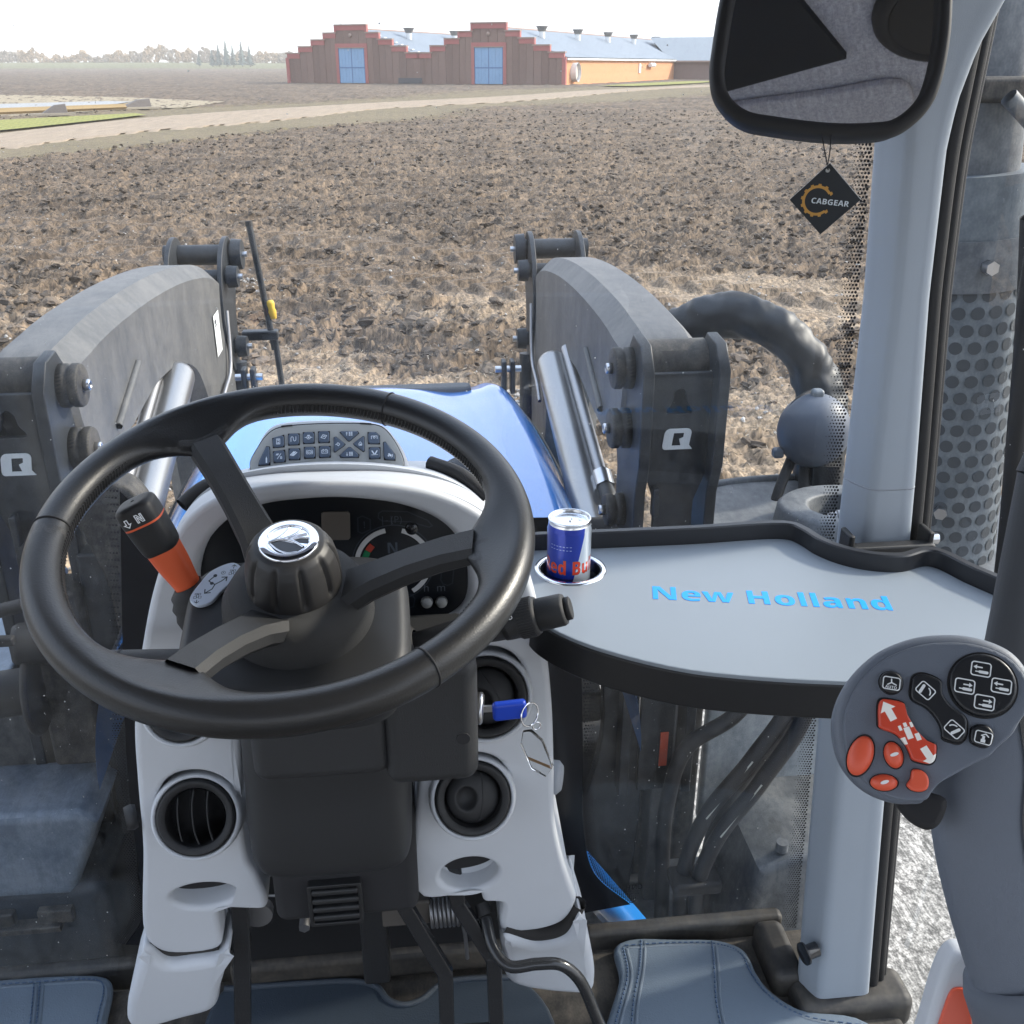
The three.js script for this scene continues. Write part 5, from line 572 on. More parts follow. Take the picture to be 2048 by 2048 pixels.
{ // floor and mats
  const f = struct('cab_floor', box(-0.86, 1.02, -1.33, 0.88, 1.085, 0.72, 0.02), std([1, 1, 1], 0.75, { map: repeated(dirt([44, 42, 40], [86, 80, 72]), 2) }), 'dusty dark rubber cab floor');
  f.geometry = muv(f.geometry);
  M.matGrey = std([0.125, 0.16, 0.20], 0.5, leather(16, 0.0002)); M.thread = std([0.05, 0.09, 0.16], 0.6);
  const F = { o: [0, 1.10, 0], x: [1, 0, 0], y: [0, 0, -1] };
  const mat = (label, out, piping) => {
    const t = thing('floor_mat', label, 'floor mat', 'quilted floor mats'); part('pad', soft(ext(shp(out, 80), 0.022, { bevel: 0.008, seg: 3, top: 0.012, F }), 1.2), M.matGrey, t);
    for (const p of piping) { const dashes = [], c = new THREE.CatmullRomCurve3(p.map((q) => V(q[0], 1.1135, -q[1]))), n = Math.round(c.getLength() / 0.0085); for (let i = 0; i < n; i++) { const a = c.getPoint((i + 0.15) / n), b = c.getPoint((i + 0.7) / n); dashes.push(rod(a, b, 0.0013, 0.0013, 6)); } part('stitching', mg(dashes), M.thread, t); part('seam_roll', tube(p.map((q) => V(q[0] + 0.006, 1.1095, -q[1] + 0.005)), 0.0042, { seg: 50, n: 8 }), M.matGrey, t); }
    seat(t);
  };
  mat('quilted grey-blue floor mat at the foot of the right pillar', [[0.355, 1.10], [0.385, 1.165], [0.415, 1.232], [0.42, 1.295], [0.45, 1.31], [0.53, 1.302], [0.615, 1.288], [0.648, 1.262], [0.652, 1.215], [0.665, 1.175], [0.70, 1.135], [0.80, 1.10], [0.84, 0.95], [0.34, 0.95]], [[[0.37, 1.10], [0.40, 1.165], [0.43, 1.235], [0.434, 1.292]], [[0.40, 1.08], [0.425, 1.17], [0.455, 1.25], [0.47, 1.304]], [[0.555, 1.08], [0.565, 1.16], [0.585, 1.24], [0.595, 1.288]], [[0.436, 1.294], [0.53, 1.290], [0.605, 1.278], [0.637, 1.255], [0.642, 1.21], [0.655, 1.168], [0.695, 1.122], [0.79, 1.09]]]);
  mat('quilted grey-blue floor mat at the bottom left corner', [[-0.86, 1.335], [-0.70, 1.345], [-0.475, 1.333], [-0.455, 1.318], [-0.445, 1.24], [-0.43, 1.1], [-0.86, 1.1]], [[[-0.72, 1.332], [-0.60, 1.33], [-0.48, 1.322], [-0.466, 1.31], [-0.458, 1.24], [-0.445, 1.12]], [[-0.585, 1.328], [-0.565, 1.24], [-0.55, 1.14]], [[-0.575, 1.328], [-0.555, 1.24], [-0.54, 1.14]]]);
  M.matBlue = std([0.030, 0.042, 0.058], 0.5, leather(16, 0.0002));
  const t = thing('floor_mat', 'dark navy floor mat under the pedals', 'floor mat', 'quilted floor mats'), out = [[-0.26, 1.288], [-0.13, 1.285], [-0.03, 1.277], [0.0, 1.262], [0.018, 1.235], [0.045, 1.222], [0.075, 1.23], [0.10, 1.252], [0.13, 1.262], [0.23, 1.258], [0.28, 1.20], [0.30, 1.05], [0.30, 0.9], [-0.30, 0.9], [-0.29, 1.1]];
  part('pad', soft(ext(shp(out, 80), 0.02, { bevel: 0.007, seg: 3, top: 0.008, F }), 1.2), M.matBlue, t); part('edge_piping', tube(out.slice(0, 10).map((q) => V(q[0], 1.109, -q[1] + 0.006)), 0.0055, { seg: 70, n: 8 }), M.matBlue, t); seat(t);
  const k = struct('floor_sill', mg([box(0.37, 1.05, -1.345, 0.74, 1.125, -1.315, 0.012), box(0.675, 1.05, -1.31, 0.73, 1.135, -1.18, 0.018), box(0.70, 1.05, -1.20, 0.90, 1.12, -1.12, 0.02), box(-0.86, 1.05, -1.375, -0.42, 1.115, -1.345, 0.012)]), std([1, 1, 1], 0.6, { map: dirt([34, 33, 33], [70, 66, 60]) }), 'black rubber sill round the floor mats');
}

// ================================================================ dashboard console
{
  const F = G.console, t = thing('dashboard_console', 'pale grey dashboard console with round vents behind the steering wheel', 'dashboard');
  const cr = (q) => ({ x: q[0][0], y: q[0][1], r: (Math.abs(q[1][0] - q[0][0]) + Math.hypot(q[2][0] - q[0][0], q[2][1] - q[0][1])) / 2 });
  const lift = (v, d) => ({ ...v, y: v.y + d }), vents = { LL: lift(cr(F.vLL), 0.012), LR: lift(cr(F.vLR), 0.012), UR: lift(cr(F.vUR), 0.018), UL: { ...lift(cr(F.vUL), 0.030), s: 0.8 } }; vents.UL.x += 0.014; vents.LL.x += 0.005; let RV = 0.0435;
  const panel = shp(F.panel, 300); panel.holes.push(new THREE.Path(shp(F.instr, 90).getPoints()));
  for (const v of Object.values(vents)) panel.holes.push(ell(v.x, v.y, (RV + 0.001) * (v.s ?? 1), (RV + 0.006) * (v.s ?? 1), 44));
  const sc = [[F.scL, 0.05], [F.scR, 0.20]].map(([q, rot]) => ({ x: q[0][0], y: q[0][1], rx: Math.abs(q[1][0] - q[0][0]) * 0.84, ry: Math.abs(q[2][1] - q[0][1]) * 1.0, rot })); sc[0].x -= 0.014;
  for (const s of sc) panel.holes.push(ell(s.x, s.y, s.rx, s.ry, 40, s.rot));
  { const g = ext(panel, 0.05, { bevel: 0.008, seg: 4 }), p = g.attributes.position; for (let i = 0; i < p.count; i++) p.setY(i, p.getY(i) + 0.36 * p.getZ(i) * sstep(0.06, 0.17, p.getY(i))); g.applyMatrix4(mats(F)); part('front_panel', muv(creased(g, 0.7)), M.grey, t); }
  const body = shp(F.panel.map((p) => [p[0] * 0.985, p[1] - 0.004 * Math.sign(p[1])]), 200);
  { const g = ext(body, 0.15, { top: -0.046 }), p = g.attributes.position; for (let i = 0; i < p.count; i++) p.setY(i, p.getY(i) + 0.55 * (p.getZ(i) + 0.04) * sstep(-0.1, 0.15, p.getY(i))); g.computeVertexNormals(); g.applyMatrix4(mats(F)); part('side_shell', muv(creased(g, 0.7)), M.grey, t); }
  for (const k of ['footL', 'footR']) part('base_cover', muv(creased(ext(shp(F[k], 90), 0.11, { bevel: 0.014, seg: 4, top: 0.012, F }), 0.8)), M.grey, t);
  part('foam_strip', tube([F.footR[0], F.footR[1], F.footR[2], F.footR[3]].map((p) => at(F, p[0] + 0.002, p[1] + 0.004, -0.008)), 0.011, { seg: 40, n: 10 }), std([0.035, 0.033, 0.032], 0.95, grain(40, 0.001)), t);
  part('foam_strip', tube([F.footL[1], F.footL[2], F.footL[3], F.footL[4]].map((p) => at(F, p[0], p[1] + 0.002, -0.012)), 0.008, { seg: 40, n: 10 }), std([0.035, 0.033, 0.032], 0.95), t);
  // top deck flowing back from the brow
  const arch = F.panel.slice(7, 19), rows = [[1.0, -0.0062, -0.012], [1.0, -0.0100, -0.030], [0.997, -0.0180, -0.05], [0.985, -0.042, -0.09], [0.97, -0.070, -0.13], [0.955, -0.10, -0.17], [0.94, -0.17, -0.20]];
  part('top_deck', muv(loft(rows.map(([s, dv, w]) => arch.map((p) => at(F, p[0] * s, p[1] + dv * (1 - 0.55 * Math.abs(p[0]) / 0.2), w))), 80, 36)), M.grey, t);
  // vents
  const vent = (v, kind, turn) => {
    const RV = 0.0435 * (v.s ?? 1);
    const nn = V(...F.x).cross(V(...F.y)), up = V(...F.y), n0 = nn.clone().multiplyScalar(Math.cos(0.6)).addScaledVector(up, Math.sin(0.6)), u2 = V(...F.x).cross(n0).negate(), c = at(F, v.x, v.y - 0.004, 0.024), n = c.clone().add(n0), r = part('air_vent', turned([[RV - 0.009, -0.03], [RV - 0.0085, -0.004], [RV - 0.007, 0.0], [RV - 0.001, 0.0025], [RV + 0.002, 0.0015], [RV + 0.003, -0.006], [RV + 0.003, -0.02]], c, n, 56), M.black, t);
    part('vent_sleeve', turned([[RV + 0.003, -0.07], [RV + 0.0035, -0.004], [RV + 0.006, 0.0005], [RV + 0.0095, -0.004], [RV + 0.011, -0.012], [RV + 0.011, -0.08]], c, n, 56), M.grey, r);
    part('vent_well', turned([[0, -0.038], [RV - 0.009, -0.038], [RV - 0.009, -0.002]], c, n, 40), M.blackMatt, r);
    const yv = n0.clone().cross(V(...F.x));
    const ax = V(...F.x).multiplyScalar(Math.cos(turn)).addScaledVector(yv, Math.sin(turn)), ay = V(...F.x).multiplyScalar(-Math.sin(turn)).addScaledVector(yv, Math.cos(turn)), an = n0, R = RV - 0.0095, loc = (x, y, z) => c.clone().addScaledVector(ax, x).addScaledVector(ay, y).addScaledVector(an, z);
    if (kind === 'open') for (const k of [-0.62, -0.12, 0.40]) { const h = Math.sqrt(1 - k * k) * R; part('vane', grid(8, 12, (a, b) => { const y = (b * 2 - 1) * h * 0.96, bow = Math.sqrt(Math.max(0, 1 - (y / R) ** 2)); return loc(k * R + 0.007 * (1 - a) - 0.006 * bow, y, -0.003 - 0.022 * a + 0.004 * bow); }), M.black, r); part('vane_edge', tube([-0.95, -0.5, 0, 0.5, 0.95].map((q) => { const y = q * h, bow = Math.sqrt(Math.max(0, 1 - (y / R) ** 2)); return loc(k * R + 0.007 - 0.006 * bow, y, -0.003 + 0.004 * bow); }), 0.0011, { seg: 24, n: 6 }), M.black, r); }
    else { const dome = new THREE.SphereGeometry(R * 0.985, 40, 24, 0, Math.PI * 2, 0, Math.PI / 2); dome.rotateX(Math.PI / 2); dome.scale(1, 1, 0.42); const p = dome.attributes.position; for (let i = 0; i < p.count; i++) { const x = p.getX(i), y = p.getY(i), d = Math.hypot((x + 0.008) / 0.013, y / 0.015); if (d < 1) p.setZ(i, p.getZ(i) - 0.011 * (1 - d * d) ** 0.8); } dome.computeVertexNormals(); dome.applyMatrix4(new THREE.Matrix4().makeBasis(ax, ay, an).setPosition(c.clone().addScaledVector(an, -0.013))); part('shutter', dome, M.black, r); part('shutter_rib', tube([-0.9, -0.5, 0, 0.5, 0.9].map((q) => { const y = q * R, b = Math.sqrt(Math.max(0, 1 - q * q)); return loc(0.006 + 0.006 * b, y, -0.013 + 0.0125 * b); }), 0.0012, { seg: 24, n: 6 }), M.black, r); }
  };
  vent(vents.LL, 'open', 0.05); vent(vents.UL, 'open', 0.1); vent(vents.LR, 'shut', -0.1); vent(vents.UR, 'shut', 0.5);
  for (const s of sc) { const g = new THREE.SphereGeometry(1, 40, 24, 0, Math.PI * 2, 0, Math.PI / 2); g.rotateX(-Math.PI / 2); g.scale(s.rx + 0.013, s.ry + 0.013, 0.038); g.rotateZ(s.rot); g.translate(s.x, s.y, -0.004); g.applyMatrix4(mats(F)); const sp = part('grip_scoop', g, M.grey, t); const sl = ext(ellS(s.x, s.y + s.ry * 0.45, s.rx * 0.86, s.ry * 0.42, 36, s.rot), 0.002, { top: -0.0125, F }); part('scoop_shade', sl, M.blackMatt, sp); }  // flat black ellipse paints the shade into the upper part of each scoop
  // black defroster strip on the right and left shoulder
  for (const [p0, p1, p2] of [[[0.115, 2.150, -1.035], [0.148, 2.144, -1.01], [0.175, 2.126, -0.985]], [[-0.112, 2.142, -1.03], [-0.13, 2.137, -1.015], [-0.147, 2.127, -1.0]]]) part('defroster_strip', tube([p0, p1, p2], 0.008, { seg: 24, n: 10 }), M.rubber, t);
  for (const x of [0.165]) part('defroster_nozzle', turned([[0, -0.03], [0.028, -0.028], [0.034, 0], [0.030, 0.01], [0.012, 0.004], [0, 0.002]], V(x - 0.006, 2.115, -1.075), V(x - 0.012, 2.19, -1.055), 28), M.blackGloss, t);
  part('side_knob', turned([[0, 0], [0.018, 0], [0.022, 0.006], [0.022, 0.02], [0.016, 0.026], [0, 0.026]], V(0.248, 1.70, -1.05), V(0.28, 1.70, -1.04), 28), M.greyDark, t); part('side_knob', turned([[0, 0], [0.014, 0], [0.016, 0.006], [0.014, 0.014], [0, 0.014]], V(-0.262, 1.70, -1.03), V(-0.29, 1.70, -1.02), 28), M.black, t);
  // sensor eye on the brow
  part('brow_sensor', turned([[0, 0], [0.007, 0], [0.006, 0.004], [0, 0.005]], at(F, 0.092, 0.165, -0.006), at(F, 0.092, 0.175, 0.06), 20), M.blackGloss, t);
  seat(t);
}
{ // instrument cluster, sunk behind the brow
  const F = G.instr, t = thing('instrument_cluster', 'black instrument cluster with gauges under the grey brow', 'instruments'), X0 = -0.17, X1 = 0.18, Y0 = -0.06, Y1 = 0.19, K = 5200;
  const q = (p) => [(p[0] - X0) * K, (Y1 - p[1]) * K], g0 = F.gauge[0], gr = Math.abs(F.gauge[1][0] - g0[0]);
  const art = canvas(Math.round((X1 - X0) * K), Math.round((Y1 - Y0) * K), (c, w, h) => {
    c.fillStyle = '#15191f'; c.fillRect(0, 0, w, h); c.strokeStyle = '#30363f'; c.lineWidth = 7;
    for (const k of ['warn', 'pill', 'pill2', 'pill3']) { c.beginPath(); F[k].forEach((p, i) => (i ? c.lineTo(...q(p)) : c.moveTo(...q(p)))); c.closePath(); c.stroke(); }
    const [gx, gy] = q(g0), R = gr * K; c.strokeStyle = '#3a414b'; c.lineWidth = 6; c.beginPath(); c.arc(gx, gy, R * 1.06, 0, 7); c.stroke();
    c.fillStyle = '#454d58'; c.font = 'bold 90px sans-serif'; c.textAlign = 'center'; c.fillText('N', gx, gy - R * 0.28); c.font = '54px sans-serif'; c.fillText('!', ...q([(F.warn[0][0] + F.warn[2][0]) / 2, (F.warn[0][1] + F.warn[3][1]) / 2 - 0.005])); c.fillText('(P)', ...q([F.pill[2][0] - 0.012, F.pill[2][1] - 0.012])); c.fillText('|-|', ...q([F.pill[1][0] + 0.004, F.pill[1][1] - 0.014]));
    c.fillStyle = '#5e646c'; c.font = '62px sans-serif'; c.fillText('h', ...q([F.knob[0][0], F.knob[0][1] + 0.0125])); c.fillText('m', ...q([F.knob[1][0], F.knob[1][1] + 0.0125]));
  });
  const pg = ext(shp(F.out.map((p) => [p[0] * 1.05, 0.075 + (p[1] - 0.075) * 1.07]), 90), 0.01, {}); planeUV(pg, X0, Y0, X1, Y1); pg.applyMatrix4(mats(F)); part('panel', pg, std([1, 1, 1], 0.3, { map: art }), t);
  part('display', soft(ext(shp(F.lcd), 0.003, { bevel: 0.0006, top: 0.0022, F })), std([0.13, 0.115, 0.10], 0.35), t, 'blank brownish display');
  const arc = (r0, r1, a0, a1) => { const s = new THREE.Shape(); s.absarc(g0[0], g0[1], r1, rad(a0), rad(a1), false); s.absarc(g0[0], g0[1], r0, rad(a1), rad(a0), true); return s; };
  const wh = std([0.55, 0.56, 0.57], 0.4); for (const [a, b] of [[100, 215], [12, 74], [300, 340]]) part('dial_ring', ext(arc(gr * 0.88, gr, a, b), 0.0015, { top: 0.0018, F, curve: 40 }), wh, t);
  part('dial_green', ext(arc(gr * 0.66, gr * 0.82, 150, 215), 0.0012, { top: 0.0016, F, curve: 24 }), std([0.01, 0.17, 0.07], 0.4), t); part('dial_red', ext(arc(gr * 0.66, gr * 0.82, 134, 149), 0.0012, { top: 0.0016, F, curve: 12 }), std([0.42, 0.05, 0.03], 0.4), t);
  for (const a of [158, 22]) part('dial_tick', ext(arc(gr * 0.22, gr * 0.25, a - 28, a + 28), 0.001, { top: 0.0015, F }), wh, t);
  for (const k of [0, 1]) part('trip_knob', turned([[0, 0.007], [0.0048, 0.0065], [0.0060, 0.004], [0.0068, 0], [0, 0]], at(F, F.knob[k][0], F.knob[k][1], 0), at(F, F.knob[k][0], F.knob[k][1], 1), 28), std([0.30, 0.31, 0.31], 0.35), t);
  seat(t);
}
{ // switch pod with sixteen buttons
  const F = G.pod, t = thing('switch_pod', 'grey switch pod with sixteen symbol buttons on top of the dashboard', 'switch panel');
  part('case', muv(creased(ext(shp(F.case, 140), 0.10, { bevel: 0.007, seg: 4, F }), 0.7)), M.grey, t);
  part('plate_gap', ext(shp(F.plate.map((p) => [p[0] * 1.008, (p[1] + 0.012) * 1.02 - 0.012]), 120), 0.002, { top: 0.0006, F }), M.blackMatt, t);
  part('button_plate', muv(soft(ext(shp(F.plate, 120), 0.004, { bevel: 0.0008, top: 0.0016, F }))), std([0.40, 0.42, 0.425], 0.55, grain(40, 0.00012)), t);
  for (const k of [0, 2]) { const a = F.slots[k], b = F.slots[k + 1]; part('clip_slot', ext(new THREE.Shape([V2(a[0], a[1] - 0.001), V2(b[0], b[1] - 0.001), V2(b[0], b[1] + 0.0006), V2(a[0], a[1] + 0.0006)]), 0.002, { top: 0.0022, F }), M.blackMatt, t); }
  const X0 = -0.1, X1 = 0.1, Y0 = -0.06, Y1 = 0.04, K = 9000, mid = (k) => { const p = F[k]; return [p.reduce((s, v) => s + v[0], 0) / p.length, p.reduce((s, v) => s + v[1], 0) / p.length]; };
  const art = canvas((X1 - X0) * K, (Y1 - Y0) * K, (c, w, h) => {
    c.fillStyle = '#566478'; c.fillRect(0, 0, w, h); c.strokeStyle = c.fillStyle = '#dfe9f5'; c.lineCap = 'round'; c.lineJoin = 'round';
    const on = (k, f, dx = 0, dy = 0) => { const m = mid(k); c.save(); c.translate((m[0] + dx - X0) * K, (Y1 - m[1] - dy) * K); c.lineWidth = 6; f(); c.restore(); };
    const ln = (...p) => { c.beginPath(); for (let i = 0; i < p.length; i += 2) (i ? c.lineTo(p[i], p[i + 1]) : c.moveTo(p[i], p[i + 1])); c.stroke(); }, arrow = (x, y, d) => { ln(x, y + 14 * d, x, y - 14 * d); c.beginPath(); c.moveTo(x - 11, y - 6 * d); c.lineTo(x + 11, y - 6 * d); c.lineTo(x, y - 22 * d); c.fill(); }, listic = (x) => { for (let i = 0; i < 3; i++) for (let j = 0; j < 2; j++) c.fillRect(x + j * 20, -18 + i * 14, 16, 10); };
    on('b1', () => { ln(-16, -26, 16, -26, 16, 26, -16, 26, -16, -26); c.beginPath(); c.moveTo(-10, -20); c.lineTo(10, -20); c.lineTo(-10, 20); c.lineTo(10, 20); c.fill(); });
    on('b2', () => { ln(-26, 26, -26, -8, -22, -20, -12, -22, -4, -16, -2, 10, 6, 22, 18, 18, 22, 6, 22, -22); });
    on('b3', () => { c.beginPath(); c.arc(0, 0, 17, 0, 7); c.stroke(); ln(-34, 0, -18, 0); ln(18, 0, 34, 0); ln(0, -8, -6, 5, 6, 5, 0, -8); ln(-10, -22, 10, -22); });
    on('b4', () => { ln(-28, 10, -8, -20, 28, -8, 8, 22, -28, 10); ln(-10, 4, 4, -6, 12, 2); });
    on('b5', () => { arrow(-24, 2, 1); listic(-4); }, 0, 0.001); on('b14', () => { arrow(-24, 2, -1); listic(-4); }, 0, -0.001);
    on('b6', () => { ln(-28, 16, -28, -12, 28, -12, 28, 16); c.beginPath(); c.arc(0, 2, 9, 0, 7); c.stroke(); });
    on('b7', () => { c.fillRect(-7, -14, 14, 44); c.beginPath(); c.moveTo(-7, -14); c.lineTo(0, -36); c.lineTo(7, -14); c.fill(); }, 0.002, -0.004);
    on('b8', () => { ln(-16, 26, 18, -24); for (let i = 0; i < 3; i++) ln(-28 + i * 8, -10, -20 + i * 8, -24); ln(14, 8, 26, 8, 26, 26, 14, 26, 14, 8); });
    on('b9', () => { c.lineWidth = 11; for (const k of [-1, 0, 1]) ln(-22 + k * 14, 18 + Math.min(0, k) * 6, 10 + k * 14, -20 + Math.max(0, k) * 8); });
    on('b10', () => { c.beginPath(); c.arc(0, 0, 18, 0, 7); c.stroke(); c.beginPath(); c.arc(0, 0, 30, 2.4, 3.9); c.stroke(); c.beginPath(); c.arc(0, 0, 30, -0.75, 0.75); c.stroke(); ln(-10, 0, 10, 0); });
    on('b11', () => { ln(-28, -12, 28, -12, 28, 18, -28, 18, -28, -12); ln(-18, -20, -8, -20); ln(8, -20, 18, -20); ln(-16, 2, -8, 2); ln(8, 2, 16, 2); });
    on('b12', () => { ln(0, -16, 18, 0, 4, 18, -12, 0, 0, -16); ln(-22, 4, -8, -2); }); on('b13', () => { ln(-14, 18, -14, 0, 0, -18, 14, 0, 14, 18, -14, 18); ln(-3, 18, -3, 6, 5, 6, 5, 18); });
    on('b15', () => { c.lineWidth = 12; ln(-24, -18, -6, 12); ln(24, -18, 6, 12); c.lineWidth = 5; ln(-30, 22, 30, 22); });
    on('b16', () => { c.fillRect(-14, -14, 18, 14); c.beginPath(); c.arc(-12, 10, 8, 0, 7); c.arc(8, 6, 11, 0, 7); c.fill(); c.beginPath(); c.arc(6, 6, 22, -0.5, 1); c.stroke(); }, 0.001, -0.004);
  });
  const bm = std([1, 1, 1], 0.45, { map: art }), edge = null;
  for (let k = 1; k <= 16; k++) { const s = shp(F['b' + k], 0), m = mid('b' + k); const rd = shp(F['b' + k].flatMap((p, i, A) => { const a = A[(i + A.length - 1) % A.length], b = A[(i + 1) % A.length]; return [[lerp(p[0], a[0], 0.16), lerp(p[1], a[1], 0.16)], [lerp(p[0], b[0], 0.16), lerp(p[1], b[1], 0.16)]]; }), 0); const g = ext(rd, 0.005, { bevel: 0.0014, seg: 3, top: 0.0042 }); planeUV(g, X0, Y0, X1, Y1); g.applyMatrix4(mats(F)); part('button', creased(g, 0.6), bm, t); part('button_well', ext(shp(F['b' + k].map((p) => [m[0] + (p[0] - m[0]) * 1.09, m[1] + (p[1] - m[1]) * 1.09])), 0.001, { top: 0.0019, F }), M.blackMatt, t); }
  seat(t);
}
// ---------------------------------------------------------------- steering column, wheel, stalks
{
  const F = G.wheel, W = (u, v, w = 0) => at(F, u, v, w), blk = std([0.017, 0.018, 0.020], 0.55, grain(30, 0.0004));
  const c = thing('steering_column', 'black plastic steering column shroud under the wheel', 'steering column');
  const sq = (w, x0, x1, y0, y1, r, n = 48) => { const o = []; for (let i = 0; i < n; i++) { const a = i / n * Math.PI * 2, ca = Math.cos(a), sa = Math.sin(a), e = 0.42, x = Math.sign(ca) * Math.abs(ca) ** e, y = Math.sign(sa) * Math.abs(sa) ** e; o.push(W((x0 + x1) / 2 + x * (x1 - x0) / 2, (y0 + y1) / 2 + y * (y1 - y0) / 2, w)); } return o; };
  part('upper_shroud', loft([sq(-0.10, -0.04, 0.04, -0.04, 0.03), sq(-0.100, -0.09, 0.082, -0.075, 0.062), sq(-0.103, -0.100, 0.093, -0.088, 0.074), sq(-0.115, -0.106, 0.099, -0.095, 0.080), sq(-0.14, -0.104, 0.097, -0.094, 0.078), sq(-0.16, -0.098, 0.09, -0.088, 0.072)], 96, 40, true), blk, c);
  part('collar', turned([[0.075, -0.02], [0.070, 0.0], [0.060, 0.028], [0.055, 0.05]], W(0, 0, -0.115), W(0, 0, 1), 56), blk, c);
  part('lower_housing', muv(box(-0.078, 1.885, -0.955, 0.06, 2.02, -0.835, 0.016)), blk, c); part('ignition_housing', muv(box(0.055, 1.872, -0.94, 0.150, 2.02, -0.832, 0.016)), blk, c); part('screw_hole', rod(V(0.134, 1.930, -0.836), V(0.134, 1.930, -0.8312), 0.0068), M.blackMatt, c);
  // shift pattern plate
  const st = [[-0.099, 0.02], [-0.092, 0.042], [-0.083, 0.057], [-0.065, 0.066], [-0.057, 0.059], [-0.061, 0.045], [-0.072, 0.028], [-0.080, 0.015], [-0.091, 0.012]], art = canvas(512, 560, (x, w, h) => { x.fillStyle = '#c3cede'; x.fillRect(0, 0, w, h); const q = (u, v) => [(u + 0.102) / 0.048 * w, (0.07 - v) / 0.06 * h]; x.strokeStyle = x.fillStyle = '#1c2632'; x.lineWidth = 11; const l = (...p) => { x.beginPath(); p.forEach((a, i) => (i ? x.lineTo(...q(...a)) : x.moveTo(...q(...a)))); x.stroke(); }, dt = (u, v, r) => { x.beginPath(); x.arc(...q(u, v), r, 0, 7); x.fill(); };
    dt(-0.0795, 0.049, 19); dt(-0.0815, 0.039, 18); l([-0.0795, 0.049], [-0.0845, 0.0425], [-0.0815, 0.039]); l([-0.0815, 0.039], [-0.0785, 0.0375], [-0.073, 0.0415], [-0.0685, 0.0465]); l([-0.0785, 0.0375], [-0.0805, 0.0315], [-0.0865, 0.0265]); l([-0.0735, 0.0465], [-0.0685, 0.0465], [-0.0688, 0.0410]); l([-0.0868, 0.0318], [-0.0865, 0.0265], [-0.0812, 0.0270]); x.lineWidth = 4; for (const [u, v] of [[-0.064, 0.053], [-0.0925, 0.024]]) { x.strokeRect(q(u, v)[0] - 26, q(u, v)[1] - 26, 22, 18); x.strokeRect(q(u, v)[0] + 6, q(u, v)[1] - 26, 22, 18); x.strokeRect(q(u, v)[0] - 34, q(u, v)[1] + 8, 26, 24); x.strokeRect(q(u, v)[0] + 10, q(u, v)[1] + 8, 26, 24); x.strokeRect(q(u, v)[0] - 10, q(u, v)[1] - 18, 18, 40); } x.lineWidth = 7; l([-0.0638, 0.0575], [-0.0632, 0.0625]); l([-0.0655, 0.0605], [-0.0632, 0.0625], [-0.0612, 0.0602]); l([-0.0925, 0.0185], [-0.0925, 0.0145]); l([-0.0945, 0.0165], [-0.0925, 0.0145], [-0.0905, 0.0165]); x.lineWidth = 4; x.beginPath(); x.arc(...q(-0.0725, 0.0525), 20, 0, 7); x.stroke(); x.font = 'bold 28px sans-serif'; x.textAlign = 'center'; x.fillText('P', q(-0.0725, 0.0525)[0], q(-0.0725, 0.0525)[1] + 10); });
  const sg = ext(shp(st, 60), 0.004, { bevel: 0.001, top: -0.0955 }); planeUV(sg, -0.102, 0.01, -0.054, 0.07); sg.applyMatrix4(mats(F)); part('shift_plate', sg, std([1, 1, 1], 0.35, { map: art }), c, 'silver plate printed with the shift pattern');
  // lower column cover and knee box
  const sec = (y, x0, x1, z, d) => { const o = []; for (let i = 0; i < 40; i++) { const a = i / 40 * Math.PI * 2, ca = Math.cos(a), sa = Math.sin(a), e = 0.4; o.push(V((x0 + x1) / 2 + Math.sign(ca) * Math.abs(ca) ** e * (x1 - x0) / 2, y, z - d / 2 + Math.sign(sa) * Math.abs(sa) ** e * d / 2)); } return o; };
  part('lower_cover', loft([sec(1.92, -0.105, 0.078, -0.905, 0.16), sec(1.86, -0.108, 0.079, -0.905, 0.17), sec(1.80, -0.111, 0.079, -0.91, 0.17), sec(1.74, -0.113, 0.078, -0.912, 0.16), sec(1.695, -0.111, 0.075, -0.918, 0.14), sec(1.672, -0.104, 0.068, -0.932, 0.11), sec(1.66, -0.085, 0.05, -0.955, 0.06)], 80, 40, true), blk, c);
  const kb = part('knee_box', box(-0.105, 1.53, -1.13, 0.080, 1.70, -1.0, 0.015), M.blackMatt, c); for (let i = 0; i < 4; i++) part('louvre', box(-0.055, 1.545 + i * 0.014, -1.004, 0.004, 1.553 + i * 0.014, -0.985, 0.003), M.black, kb); part('louvre_frame', soft(ext((() => { const s = rrect(-0.026, 1.568, 0.068, 0.068, 0.004); s.holes.push(new THREE.Path(rrect(-0.026, 1.568, 0.058, 0.058, 0.003).getPoints())); return s; })(), 0.014, { bevel: 0.001, top: 0.0, F: { o: [0, 0, -0.988], x: [1, 0, 0], y: [0, 1, 0] } })), M.black, kb);
  seat(c);
  // the wheel itself
  const w = thing('steering_wheel', 'black leather three-spoke steering wheel with chrome badge', 'steering wheel'), R = 0.1935, ANG = [122, -8, -115.5];
  const rim = grid(220, 28, (u, v) => {
    const a = u * Math.PI * 2, b = v * Math.PI * 2; let sw = 0; for (const s of ANG) { let d = Math.abs(((a * 180 / Math.PI - s + 540) % 360) - 180); sw = Math.max(sw, Math.exp(-((d / 13) ** 2))); }
    const inner = Math.max(0, -Math.cos(b)), r = 0.0160, rr_ = R + Math.cos(b) * r - inner * inner * 0.030 * sw, fl = 1 - 0.28 * sw * inner; // the grip swells inwards where a spoke meets it
    return W(Math.cos(a) * rr_, Math.sin(a) * rr_, Math.sin(b) * r * fl - 0.010 * sw * inner);
  }, true);
